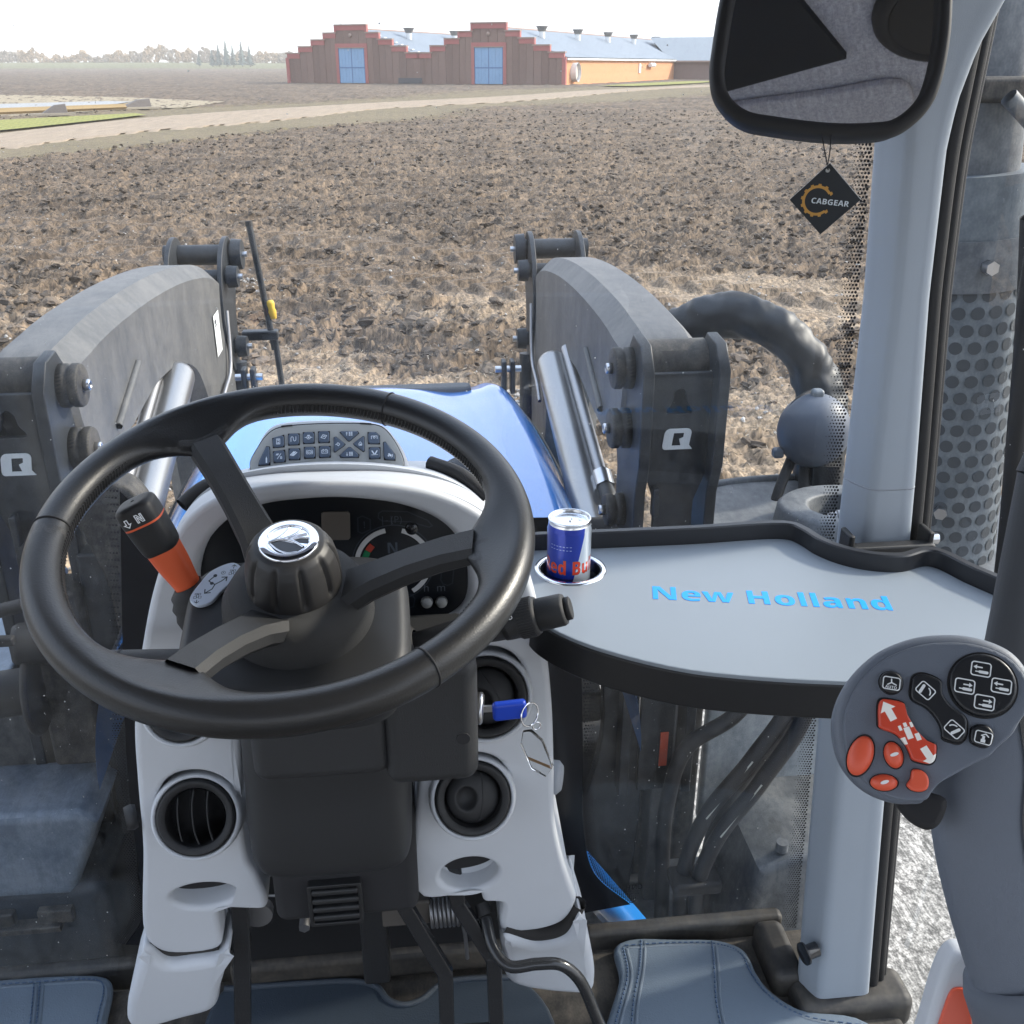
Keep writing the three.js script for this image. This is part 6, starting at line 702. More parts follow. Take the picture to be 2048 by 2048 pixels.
  const rimUV = (g) => { const p = g.attributes.position, uv = new Float32Array(p.count * 2), inv = mats(F).invert(), v = V(); for (let i = 0; i < p.count; i++) { v.fromBufferAttribute(p, i).applyMatrix4(inv); uv[i * 2] = Math.atan2(v.y, v.x) * R; uv[i * 2 + 1] = Math.atan2(v.z, Math.hypot(v.x, v.y) - R) * 0.018; } g.setAttribute('uv', new THREE.Float32BufferAttribute(uv, 2)); return g; };
  part('rim', rimUV(rim), M.leather, w);
  for (const a of [63, 176, -55]) { const A = rad(a), g = new THREE.TorusGeometry(0.0161, 0.0009, 8, 48), d = V(Math.cos(A), Math.sin(A), 0); g.applyMatrix4(new THREE.Matrix4().makeBasis(d, V(0, 0, 1), V(0, 0, 1).cross(d).negate()).setPosition(d.clone().multiplyScalar(R))); g.applyMatrix4(mats(F)); part('leather_seam', g, M.blackMatt, w); }
  const sts = []; for (let i = 0; i < 300; i++) { const a = i / 300 * Math.PI * 2, deg = a * 180 / Math.PI; if (ANG.some((s) => Math.abs(((deg - s + 540) % 360) - 180) < 11)) continue; const r = R - 0.0154, a2 = a + 0.012; sts.push(rod(W(Math.cos(a) * r, Math.sin(a) * r, 0.0045), W(Math.cos(a2) * (r - 0.0006), Math.sin(a2) * (r - 0.0006), -0.0035), 0.0011, 0.0011, 5)); } const sp_ = part('lacing', mg(sts), M.leather, w); sp_.userData.kind = 'stuff';
  ANG.forEach((s, i) => {
    const A = rad(s), d = V2(Math.cos(A), Math.sin(A)), n = V2(-d.y, d.x), rows = [], base = [0.036, 0.050, 0.07, 0.10, 0.13, 0.157], drop = [-0.082, -0.070, -0.055, -0.036, -0.020, -0.009], half = [0.028, 0.022, 0.0172, 0.0155, 0.0155, 0.0165], th = [0.026, 0.024, 0.022, 0.020, 0.018, 0.016];
    base.forEach((r, k) => { const row = []; for (const [e, z] of [[-0.72, 1], [0.72, 1], [1, 0.35], [1, -0.5], [0.7, -1], [-0.7, -1], [-1, -0.5], [-1, 0.35]]) { const x = d.x * r + n.x * e * half[k], y = d.y * r + n.y * e * half[k]; row.push(W(x, y, drop[k] + z * th[k] * 0.62)); } rows.push(row); });
    const cs = rows.map((r) => [...r, r[0]]); const g = grid(8, 20, (u, v) => { const k = Math.min(4, Math.floor(v * 5)), f = v * 5 - k, j = Math.round(u * 8) % 8; return rows[k][j].clone().lerp(rows[Math.min(5, k + 1)][j], f); });
    part('spoke', muv(creased(g.toNonIndexed(), 0.5)), blk, w);
  });
  part('hub', turned([[0, -0.115], [0.066, -0.115], [0.068, -0.10], [0.066, -0.080], [0.058, -0.066], [0.046, -0.060], [0, -0.058]], W(0, 0, 0), W(0, 0, 1), 64), blk, w);
  const cap = grid(144, 30, (u, v) => { const P = [[0.0415, -0.060], [0.0415, -0.050], [0.0405, -0.038], [0.038, -0.026], [0.034, -0.018], [0.030, -0.0138], [0.0255, -0.0125], [0.0, -0.0125]], f = v * 7, k = Math.min(6, Math.floor(f)), r = lerp(P[k][0], P[k + 1][0], f - k), z = lerp(P[k][1], P[k + 1][1], f - k), a = u * Math.PI * 2, fl = Math.max(0, Math.cos(a * 10)) ** 5, m = sstep(-0.060, -0.052, z) * sstep(-0.0135, -0.024, z); return W(Math.cos(a) * (r - 0.0042 * fl * m), Math.sin(a) * (r - 0.0042 * fl * m), z); }, true);
  part('hub_cap', cap, std([0.022, 0.021, 0.021], 0.48, grain(30, 0.0003)), w);
  const bd = part('badge', turned([[0.0, -0.0112], [0.0180, -0.0112], [0.0186, -0.0102], [0.0196, -0.0098], [0.0245, -0.0104], [0.0258, -0.0116], [0.0258, -0.0135]], W(0, 0, 0), W(0, 0, 1), 72), M.chrome, w, 'round chrome badge with leaf emblem');
  part('badge_ring', new THREE.TorusGeometry(0.0186, 0.0009, 10, 72).translate(0, 0, -0.0105).applyMatrix4(mats(F)), M.chrome, bd);
  { // leaf-like emblem: raised chrome veins over dark and pale fields
    const bar = (p, r) => tube(p.map((q) => W(q[0], q[1], -0.0106)), r, { seg: 24, n: 8 });
    part('emblem_field', ext(shp([[-0.0145, -0.003], [-0.008, -0.0005], [0.004, -0.004], [0.0125, -0.0095], [0.006, -0.0150], [-0.003, -0.0160], [-0.010, -0.0125]], 40), 0.0006, { top: -0.0108, F }), M.blackGloss, bd); part('emblem_field', ext(shp([[-0.001, -0.0005], [0.008, 0.0015], [0.0165, 0.0], [0.0165, -0.0045], [0.010, -0.0035]], 30), 0.0006, { top: -0.0108, F }), M.blackGloss, bd);
    for (const [p, r] of [[[[-0.0165, -0.002], [-0.006, 0.0012], [0.004, -0.002], [0.013, -0.0095]], 0.0012], [[[-0.016, -0.001], [-0.008, 0.004], [-0.002, 0.012], [0.0, 0.016]], 0.0010], [[[-0.006, 0.0012], [0.002, 0.005], [0.008, 0.010], [0.010, 0.0145]], 0.0010], [[[0.001, 0.001], [0.008, 0.005], [0.015, 0.007]], 0.0009], [[[0.002, 0.0], [0.010, 0.002], [0.017, 0.0015]], 0.0008], [[[-0.015, -0.004], [-0.008, -0.012], [0.0, -0.0165], [0.008, -0.0155]], 0.0008]]) part('emblem_vein', bar(p, r), M.chrome, bd);
  }
  seat(w);
}
{ // forward/reverse lever with orange neck on the left of the column
  const t = thing('shuttle_lever', 'black and orange shuttle lever left of the steering hub', 'lever'), A = V(-0.1163, 2.0908, -0.868), B = V(-0.158, 2.188, -0.868), ax = B.clone().sub(A).normalize(), L = A.distanceTo(B), s0 = V(0, 0, 1), e1 = ax.clone().cross(s0).normalize(), e2 = e1.clone().cross(ax).normalize().negate();
  const ring = (h, a, b, e = 0.6, n = 40) => { const o = []; for (let i = 0; i < n; i++) { const q = i / n * Math.PI * 2, c = Math.cos(q), s = Math.sin(q); o.push(A.clone().addScaledVector(ax, h * 0.79).addScaledVector(e1, Math.sign(c) * Math.abs(c) ** e * a * 0.9).addScaledVector(e2, Math.sign(s) * Math.abs(s) ** e * b * 0.9)); } return o; };
  part('neck', loft([ring(0.0, 0.0125, 0.012, 0.9), ring(0.02, 0.0135, 0.013, 0.8), ring(0.045, 0.016, 0.015, 0.7), ring(0.078, 0.0178, 0.0168, 0.65)], 64, 24, true), M.orange, t, 'orange lever neck');
  part('grip', loft([ring(0.068, 0.0168, 0.0158, 0.65), ring(0.072, 0.0184, 0.0174, 0.62), ring(0.09, 0.0198, 0.0188, 0.6), ring(0.108, 0.0205, 0.0192, 0.6)], 64, 24, true), M.black, t); part('orange_ring', loft([ring(0.107, 0.0203, 0.019, 0.6), ring(0.1105, 0.0203, 0.019, 0.6)], 64, 4, true), M.orange, t);
  part('head', loft([ring(0.1105, 0.0206, 0.0193, 0.6), ring(0.123, 0.0205, 0.0192, 0.58), ring(0.131, 0.0195, 0.018, 0.58), ring(0.1345, 0.016, 0.015, 0.6), ring(0.1355, 0.002, 0.002, 1)], 64, 24, true), M.black, t);
  const art = canvas(256, 128, (c, w, h) => { c.clearRect(0, 0, w, h); c.strokeStyle = '#eef2f6'; c.lineWidth = 9; c.lineJoin = 'miter'; c.beginPath(); for (const [i, p] of [[34, 42], [58, 42], [58, 84], [76, 84], [46, 116], [16, 84], [34, 84]].entries()) (i ? c.lineTo(...p) : c.moveTo(...p)); c.closePath(); c.stroke(); c.font = 'bold 104px sans-serif'; c.strokeText('N', 128, 108); });
  const g = new THREE.PlaneGeometry(0.026, 0.013); g.applyMatrix4(new THREE.Matrix4().makeBasis(e1.clone(), ax.clone(), e1.clone().cross(ax)).setPosition(A.clone().addScaledVector(ax, 0.0955).addScaledVector(e1.clone().cross(ax), 0.0178))); part('letter_mark', g, std([1, 1, 1], 0.5, { map: art, alphaTest: 0.4 }), t, 'white N and arrow mark');
  part('boot', turned([[0.027, -0.030], [0.0275, -0.012], [0.0245, -0.006], [0.025, 0.0], [0.021, 0.005], [0.0205, 0.010], [0.013, 0.016]], A.clone().addScaledVector(ax, -0.004), B, 36), M.rubber, t); part('pivot_bracket', rod(A.clone().addScaledVector(ax, -0.03), V(-0.075, 2.035, -0.86), 0.026, 0.03), M.black, t); seat(t);
}
{ // wiper/light stalk on the right, small stalk on the left
  const t = thing('column_stalk', 'black column stalk with ribbed collar right of the steering wheel', 'stalk'), A = V(0.085, 2.018, -0.875), B = V(0.240, 2.066, -0.845), L = A.distanceTo(B);
  part('arm', turned([[0, 0], [0.010, 0], [0.0125, 0.03], [0.0165, L - 0.075], [0.0168, L - 0.06], [0, L - 0.06]], A, B, 36), M.black, t);
  part('collar', turned([[0, L - 0.066], [0.0178, L - 0.066], [0.0182, L - 0.06], [0.0182, L - 0.052], [0.0195, L - 0.050], [0.0195, L - 0.034], [0.018, L - 0.031], [0, L - 0.031]], A, B, 40), M.black, t); const d = B.clone().sub(A).normalize(), e1 = d.clone().cross(V(0, 1, 0)).normalize(), e2 = d.clone().cross(e1), ribs = []; for (let i = 0; i < 44; i++) { const a = i / 44 * Math.PI * 2, o = e1.clone().multiplyScalar(Math.cos(a) * 0.0196).add(e2.clone().multiplyScalar(Math.sin(a) * 0.0196)); ribs.push(rod(A.clone().addScaledVector(d, L - 0.049).add(o), A.clone().addScaledVector(d, L - 0.035).add(o), 0.0007, 0.0007, 5)); } const rb = part('collar_ribs', mg(ribs), M.black, t); rb.userData.kind = 'stuff';
  part('tip', turned([[0, L - 0.032], [0.0165, L - 0.032], [0.0160, L - 0.006], [0.0145, L - 0.003], [0, L - 0.003]], A, B, 36), M.black, t); part('push_button', turned([[0, L - 0.004], [0.0115, L - 0.004], [0.0115, L + 0.002], [0.010, L + 0.003], [0, L + 0.003]], A, B, 32), M.rubber, t);
  const dot = A.clone().addScaledVector(d, L - 0.057).add(V(-0.004, 0.012, 0.0145)); const tg = new THREE.TorusGeometry(0.0018, 0.0005, 6, 16); tg.translate(dot.x, dot.y, dot.z); part('white_mark', tg, M.white, t);
  const bl = []; part('gaiter', turned([[0.020, 0], [0.026, 0.004], [0.020, 0.009], [0.024, 0.013], [0.017, 0.018], [0.020, 0.022], [0.013, 0.027]], A.clone().addScaledVector(d, -0.02), B, 36), M.rubber, t); seat(t);
  const s = thing('column_stalk', 'short black column stalk poking out left of the wheel rim', 'stalk'), C = V(-0.085, 2.02, -0.86), D = V(-0.255, 2.005, -0.905); part('arm', turned([[0, 0], [0.012, 0], [0.011, 0.06], [0.009, 0.17], [0.007, 0.175], [0, 0.176]], C, D, 28), M.black, s); part('tip_joint', turned([[0.0098, 0.118], [0.0102, 0.119], [0.0102, 0.121], [0.0098, 0.122]], C, D, 28), M.blackMatt, s); seat(s);
}
{ // ignition key, ring and clear fob
  const t = thing('ignition_key', 'blue-headed key in the ignition right of the column', 'key'), K = V(0.151, 1.936, -0.874);
  part('lock_barrel', turned([[0, 0], [0.017, 0], [0.017, 0.005], [0.014, 0.007], [0.005, 0.007], [0, 0.004]], K, K.clone().add(V(1, -0.05, 0.15)), 36), M.steel, t); part('blade', box(K.x + 0.004, K.y - 0.004, K.z + 0.0, K.x + 0.018, K.y + 0.003, K.z + 0.003), M.steel, t);
  const h = new RoundedBoxGeometry(0.036, 0.022, 0.010, 4, 0.0045); h.rotateZ(0.06); h.translate(K.x + 0.034, K.y - 0.002, K.z + 0.004); part('key_head', h, std([0.006, 0.045, 0.42], 0.4), t);
  const rg = new THREE.TorusGeometry(0.0125, 0.0009, 8, 40); rg.rotateY(0.7); rg.rotateZ(0.3); rg.translate(K.x + 0.055, K.y - 0.008, K.z + 0.006); part('split_ring', rg, M.chrome, t); const r2 = new THREE.TorusGeometry(0.0045, 0.0008, 8, 24); r2.rotateY(0.2); r2.translate(K.x + 0.062, K.y - 0.020, K.z + 0.010); part('small_ring', r2, M.chrome, t); seat(t);
  const f = thing('key_fob', 'clear plastic key fob hanging from the ignition key', 'key fob'); const FF = { o: [K.x + 0.060, K.y - 0.052, K.z + 0.012], x: [0.85, 0.35, 0.4], y: [-0.32, 0.94, -0.1] }; const x = V(...FF.x).normalize(), y0 = V(...FF.y), y = y0.addScaledVector(x, -y0.dot(x)).normalize(); FF.x = x.toArray(); FF.y = y.toArray();
  part('tag_body', soft(ext(shp([[-0.013, -0.022], [-0.013, 0.012], [-0.005, 0.026], [0.005, 0.026], [0.013, 0.012], [0.013, -0.022], [0.0, -0.034]], 0), 0.005, { bevel: 0.0015, seg: 3, F: FF })), phys([0.97, 0.98, 0.98], 0.05, { transmission: 1, thickness: 0.004, ior: 1.45 }), f); part('insert', ext(new THREE.Shape([V2(-0.012, -0.012), V2(0.008, -0.026), V2(0.008, -0.022), V2(-0.012, -0.008)]), 0.0008, { top: -0.0055, F: FF }), std([0.25, 0.14, 0.06], 0.6), f); seat(f);
}
{ // pedals and the dark linkage behind them
  const pm = std([0.02, 0.021, 0.023], 0.35, rub(4)), flat = (pts, w, d) => { const gs = []; const c = pts.map((p) => V(...p)); for (let i = 0; i < c.length - 1; i++) { const l = c[i].distanceTo(c[i + 1]), g = new RoundedBoxGeometry(w, l + d * 0.6, d, 2, 0.003); g.translate(0, l / 2, 0); const dy = c[i + 1].clone().sub(c[i]).normalize(), z = V(0, 0, 1).addScaledVector(dy, -dy.z).normalize(), x = dy.clone().cross(z); g.applyMatrix4(new THREE.Matrix4().makeBasis(x, dy, z).setPosition(c[i])); gs.push(g); } return mg(gs); };
  const a = thing('clutch_pedal', 'straight black clutch pedal arm beside the left console leg', 'pedal', 'foot pedals'); part('arm', flat([[-0.170, 1.50, -1.10], [-0.172, 1.42, -1.09], [-0.190, 1.20, -1.06], [-0.192, 1.15, -1.04]], 0.024, 0.014), pm, a); part('pad', box(-0.24, 1.135, -1.04, -0.14, 1.155, -0.97, 0.006), M.rubber, a); seat(a);
  const b = thing('brake_pedal', 'bent black brake pedal arm, left one of the pair', 'pedal', 'foot pedals'); part('arm', flat([[0.056, 1.56, -1.09], [0.058, 1.468, -1.08], [0.112, 1.352, -1.06], [0.110, 1.15, -1.02]], 0.022, 0.016), pm, b); part('pad', box(0.07, 1.135, -1.02, 0.15, 1.155, -0.95, 0.006), M.rubber, b); seat(b);
  const c = thing('brake_pedal', 'bent black brake pedal arm, right one of the pair', 'pedal', 'foot pedals'); part('arm', flat([[0.127, 1.55, -1.09], [0.134, 1.462, -1.08], [0.182, 1.372, -1.06], [0.185, 1.15, -1.02]], 0.022, 0.016), pm, c); part('pad', box(0.155, 1.135, -1.02, 0.235, 1.155, -0.95, 0.006), M.rubber, c); part('latch_bar', rod(V(0.10, 1.262, -1.035), V(0.186, 1.258, -1.035), 0.009), M.steelDull, c); part('latch_nut', rod(V(0.084, 1.262, -1.035), V(0.098, 1.262, -1.035), 0.012, 0.012, 6), M.steelDull, c); seat(c);
  const r = thing('foot_throttle', 'bent black rod of the foot throttle beside the right console foot', 'rod'); part('rod', tube([[0.172, 1.435, -1.075], [0.180, 1.412, -1.04], [0.20, 1.398, -1.02], [0.24, 1.397, -1.02], [0.272, 1.392, -1.02], [0.298, 1.368, -1.015], [0.325, 1.30, -1.0], [0.36, 1.20, -0.98], [0.37, 1.12, -0.96]], 0.0085, { seg: 80, n: 12 }), pm, r); part('boss', rod(V(0.168, 1.448, -1.09), V(0.172, 1.437, -1.078), 0.011), M.rubber, r); seat(r);
  const k = thing('pedal_linkage', 'dark pedal linkage with coil spring and bolts under the console', 'linkage'); part('bulkhead', box(-0.24, 1.09, -1.34, 0.30, 1.62, -1.30), std([0.005, 0.005, 0.006], 0.85), k); part('cross_shaft', rod(V(-0.2, 1.50, -1.14), V(0.22, 1.50, -1.14), 0.014), M.black, k); part('bracket', box(-0.01, 1.27, -1.18, 0.03, 1.50, -1.12, 0.006), M.black, k); part('switch_block', box(0.02, 1.385, -1.16, 0.095, 1.43, -1.12, 0.004), std([0.09, 0.08, 0.07], 0.5), k);
  const pts = []; for (let i = 0; i <= 140; i++) { const u = i / 140; pts.push(V(0.095 + 0.045 * u, 1.40 + 0.022 * Math.cos(u * 45), -1.13 + 0.022 * Math.sin(u * 45))); } pts.push(V(0.145, 1.36, -1.11), V(0.147, 1.32, -1.11)); part('coil_spring', tube(pts, 0.0030, { seg: 420, n: 7 }), M.steelDull, k);
  for (const [x, y] of [[0.085, 1.475], [0.108, 1.448], [-0.055, 1.375], [-0.105, 1.30]]) part('bolt', rod(V(x, y, -1.235), V(x, y, -1.215), 0.009, 0.009, 6), M.steelDull, k); part('washer', rod(V(-0.155, 1.425, -1.14), V(-0.155, 1.425, -1.125), 0.022), M.steelDull, k); part('washer', rod(V(0.175, 1.448, -1.16), V(0.175, 1.448, -1.145), 0.018), M.steelDull, k); part('cable', tube([[-0.16, 1.44, -1.15], [-0.10, 1.432, -1.15], [-0.03, 1.428, -1.15]], 0.0022, { seg: 20, n: 6 }), M.steelDull, k); part('wire_loom', tube([[-0.02, 1.505, -1.10], [0.02, 1.495, -1.09], [0.06, 1.49, -1.08]], 0.011, { seg: 20 }), M.rubber, k); part('angle_bracket', box(0.19, 1.43, -1.15, 0.24, 1.49, -1.14, 0.002), std([0.05, 0.07, 0.09], 0.5), k); part('cross_tray', box(-0.25, 1.09, -1.33, 0.28, 1.15, -1.285, 0.015), std([1, 1, 1], 0.7, { map: dirt([38, 36, 34], [74, 68, 60]) }), k); seat(k);
}

// ================================================================ tray with can
const bold = await new FontLoader().loadAsync('fonts/droid/droid_sans_bold.typeface.json');
const CUP = V(0.281, 1.99, -1.069);
{
  const F = G.tray, t = thing('cab_tray', 'grey cab tray with black raised lip and blue lettering', 'tray'), out = F.top, cu = [CUP.x - F.o[0], -(CUP.z - F.o[2])];
  const shape = (g) => { const s = shp(out, 0), c = new THREE.CatmullRomCurve3(out.map((p) => V(p[0], p[1], 0)), true, 'centripetal', 0.5); const cx = 0.03, cy = -0.05, S = new THREE.Shape(c.getPoints(220).slice(0, -1).map((p) => V2(cx + (p.x - cx) * g, cy + (p.y - cy) * g))); S.holes.push(ell(cu[0], cu[1], 0.038, 0.038, 48)); return S; };
  part('foam_body', muv(creased(ext(shape(1), 0.043, { bevel: 0.004, seg: 3, top: -0.001, F }), 0.6)), M.foam, t);
  part('top_mat', muv(creased(ext(shape(0.992), 0.006, { bevel: 0.0015, seg: 2, top: 0.002, F }), 0.6)), M.tray, t, 'smooth grey tray surface');
  // raised lip along the far and right side
  const path = new THREE.CatmullRomCurve3(out.slice(0, 13).map((p) => V(p[0], p[1], 0)), false, 'centripetal').getPoints(150), rows = [];
  path.forEach((p, i) => { const a = path[Math.max(0, i - 1)], b = path[Math.min(path.length - 1, i + 1)], d = b.clone().sub(a).normalize(), n = V(-d.y, d.x, 0); const q = (o, h) => at(F, p.x + n.x * o, p.y + n.y * o, h); rows.push([q(-0.001, -0.01), q(-0.001, 0.0215), q(0.0005, 0.0235), q(0.0085, 0.0235), q(0.010, 0.022), q(0.010, -0.045)]); });
  part('lip', creased(grid(5, path.length - 1, (u, v) => rows[Math.round(v * (path.length - 1))][Math.round(u * 5)]).toNonIndexed(), 0.35), std([0.016, 0.017, 0.02], 0.42), t, 'black raised lip');
  part('cup_ring', turned([[0.0355, -0.012], [0.0358, 0.001], [0.0375, 0.0042], [0.0405, 0.0046], [0.0430, 0.0036], [0.0438, 0.0022]], CUP, CUP.clone().add(V(0, 1, 0)), 72), std([0.75, 0.76, 0.78], 0.16, { metalness: 1 }), t); part('cup_well', turned([[0, -0.066], [0.034, -0.066], [0.0355, -0.060], [0.0358, 0.0]], CUP, CUP.clone().add(V(0, 1, 0)), 56), std([0.12, 0.12, 0.13], 0.35, { metalness: 0.6 }), t);
  const g = new TextGeometry('New Holland', { font: bold, size: 0.0305, depth: 0.0007, curveSegments: 6 }); g.computeBoundingBox(); const w = g.boundingBox.max.x - g.boundingBox.min.x, [a, b] = F.txt; g.translate(-g.boundingBox.min.x, 0, 0); g.scale(Math.hypot(b[0] - a[0], b[1] - a[1]) / w, 1, 1); g.rotateZ(Math.atan2(b[1] - a[1], b[0] - a[0])); g.translate(a[0], a[1], 0.0018); g.applyMatrix4(mats(F)); part('lettering', g, std([0.004, 0.30, 0.86], 0.5), t, 'bright blue lettering');
  part('support_arm', box(0.60, 1.90, -1.20, 0.68, 1.94, -1.0, 0.01), M.black, t); seat(t);
}
{
  const t = thing('drink_can', 'slim blue and silver drink can standing in the tray cup holder', 'can'), B = V(CUP.x - 0.002, 1.927, CUP.z - 0.002), R = 0.0264;
  const art = canvas(2048, 1536, (c, w, h) => {
    const X = (deg) => ((deg + 360) % 360) / 360 * w, at_ = (deg) => deg / 360 * w; c.fillStyle = '#c2ccd6'; c.fillRect(0, 0, w, h);
    const quad = (t0, t1, b0, b1, y0, y1, f) => { for (const k of [-1, 0, 1]) { c.fillStyle = f; c.beginPath(); c.moveTo(at_(t0) + k * w, y0); c.lineTo(at_(t1) + k * w, y0); c.lineTo(at_(b1) + k * w, y1); c.lineTo(at_(b0) + k * w, y1); c.fill(); } };
    quad(-118, 37, -100, 4, 0, h * 0.5, '#10309c'); quad(-100, 4, -80, -40, h * 0.5, h, '#0d2460'); quad(120, 235, 150, 200, 0, h, '#10309c');
    for (const k of [0, 1]) { c.save(); c.translate(at_(-7) + k * w, h * 0.455); c.scale(1.18, 1.42); c.font = 'bold 205px sans-serif'; c.textAlign = 'center'; c.lineWidth = 8; c.strokeStyle = '#6d6a3a'; c.fillStyle = '#d83a24'; c.strokeText('Red Bull', 0, 0); c.fillText('Red Bull', 0, 0); c.restore(); c.fillStyle = 'rgba(190,200,225,0.75)'; for (let j = 0; j < 2; j++) for (let i = 0; i < 7; i++) c.fillRect(at_(-62 + i * 9) + k * w, h * (0.165 + j * 0.035), 30, 12); c.fillStyle = '#caa12c'; c.beginPath(); c.ellipse(at_(20) + k * w, h * 0.60, 90, 90, 0, 0, 7); c.fill(); c.fillStyle = '#a92a1e'; c.beginPath(); c.ellipse(at_(-6) + k * w, h * 0.605, 170, 85, -0.15, 0, 7); c.fill(); c.beginPath(); c.ellipse(at_(45) + k * w, h * 0.60, 150, 80, 0.15, 0, 7); c.fill(); }
  });
  art.wrapS = THREE.RepeatWrapping;
  const bg = turned([[0.0225, 0.0005], [0.0245, 0.004], [R, 0.011], [R, 0.1195], [R - 0.0006, 0.1215], [0.0250, 0.1270]], B, B.clone().add(V(0, 1, 0)), 72); for (let i = 0; i < bg.attributes.uv.count; i++) bg.attributes.uv.setY(i, (bg.attributes.position.getY(i) - B.y) / 0.127);
  part('body', bg, phys([1, 1, 1], 0.3, { map: art, metalness: 0.55, clearcoat: 0.7, clearcoatRoughness: 0.1 }), t);
  const al = std([0.80, 0.81, 0.83], 0.25, { metalness: 1 }); part('shoulder', turned([[0.0250, 0.1270], [0.0246, 0.1280], [0.0243, 0.1295]], B, B.clone().add(V(0, 1, 0)), 72), al, t); part('lid', turned([[0.0243, 0.1295], [0.0254, 0.1310], [0.0256, 0.1328], [0.0247, 0.1338], [0.0238, 0.1325], [0.0232, 0.1295], [0.0215, 0.1278], [0.0, 0.1283]], B, B.clone().add(V(0, 1, 0)), 72), al, t); part('base', turned([[0, 0.004], [0.018, 0.002], [0.0225, 0.0005]], B, B.clone().add(V(0, 1, 0)), 48), al, t);
  const rg = new THREE.Shape(); rg.absellipse(0, 0, 0.0105, 0.0062, 0, 7); const hh = new THREE.Path(); hh.absellipse(-0.005, 0, 0.0032, 0.0035, 0, 7); rg.holes.push(hh); const g = ext(rg, 0.0012, { bevel: 0.0004 }); g.rotateX(-Math.PI / 2); g.rotateY(0.25); g.translate(B.x + 0.005, B.y + 0.1308, B.z - 0.001); part('pull_tab', g, al, t); part('rivet', rod(V(B.x + 0.001, B.y + 0.128, B.z), V(B.x + 0.001, B.y + 0.1297, B.z), 0.002), al, t); seat(t);
}
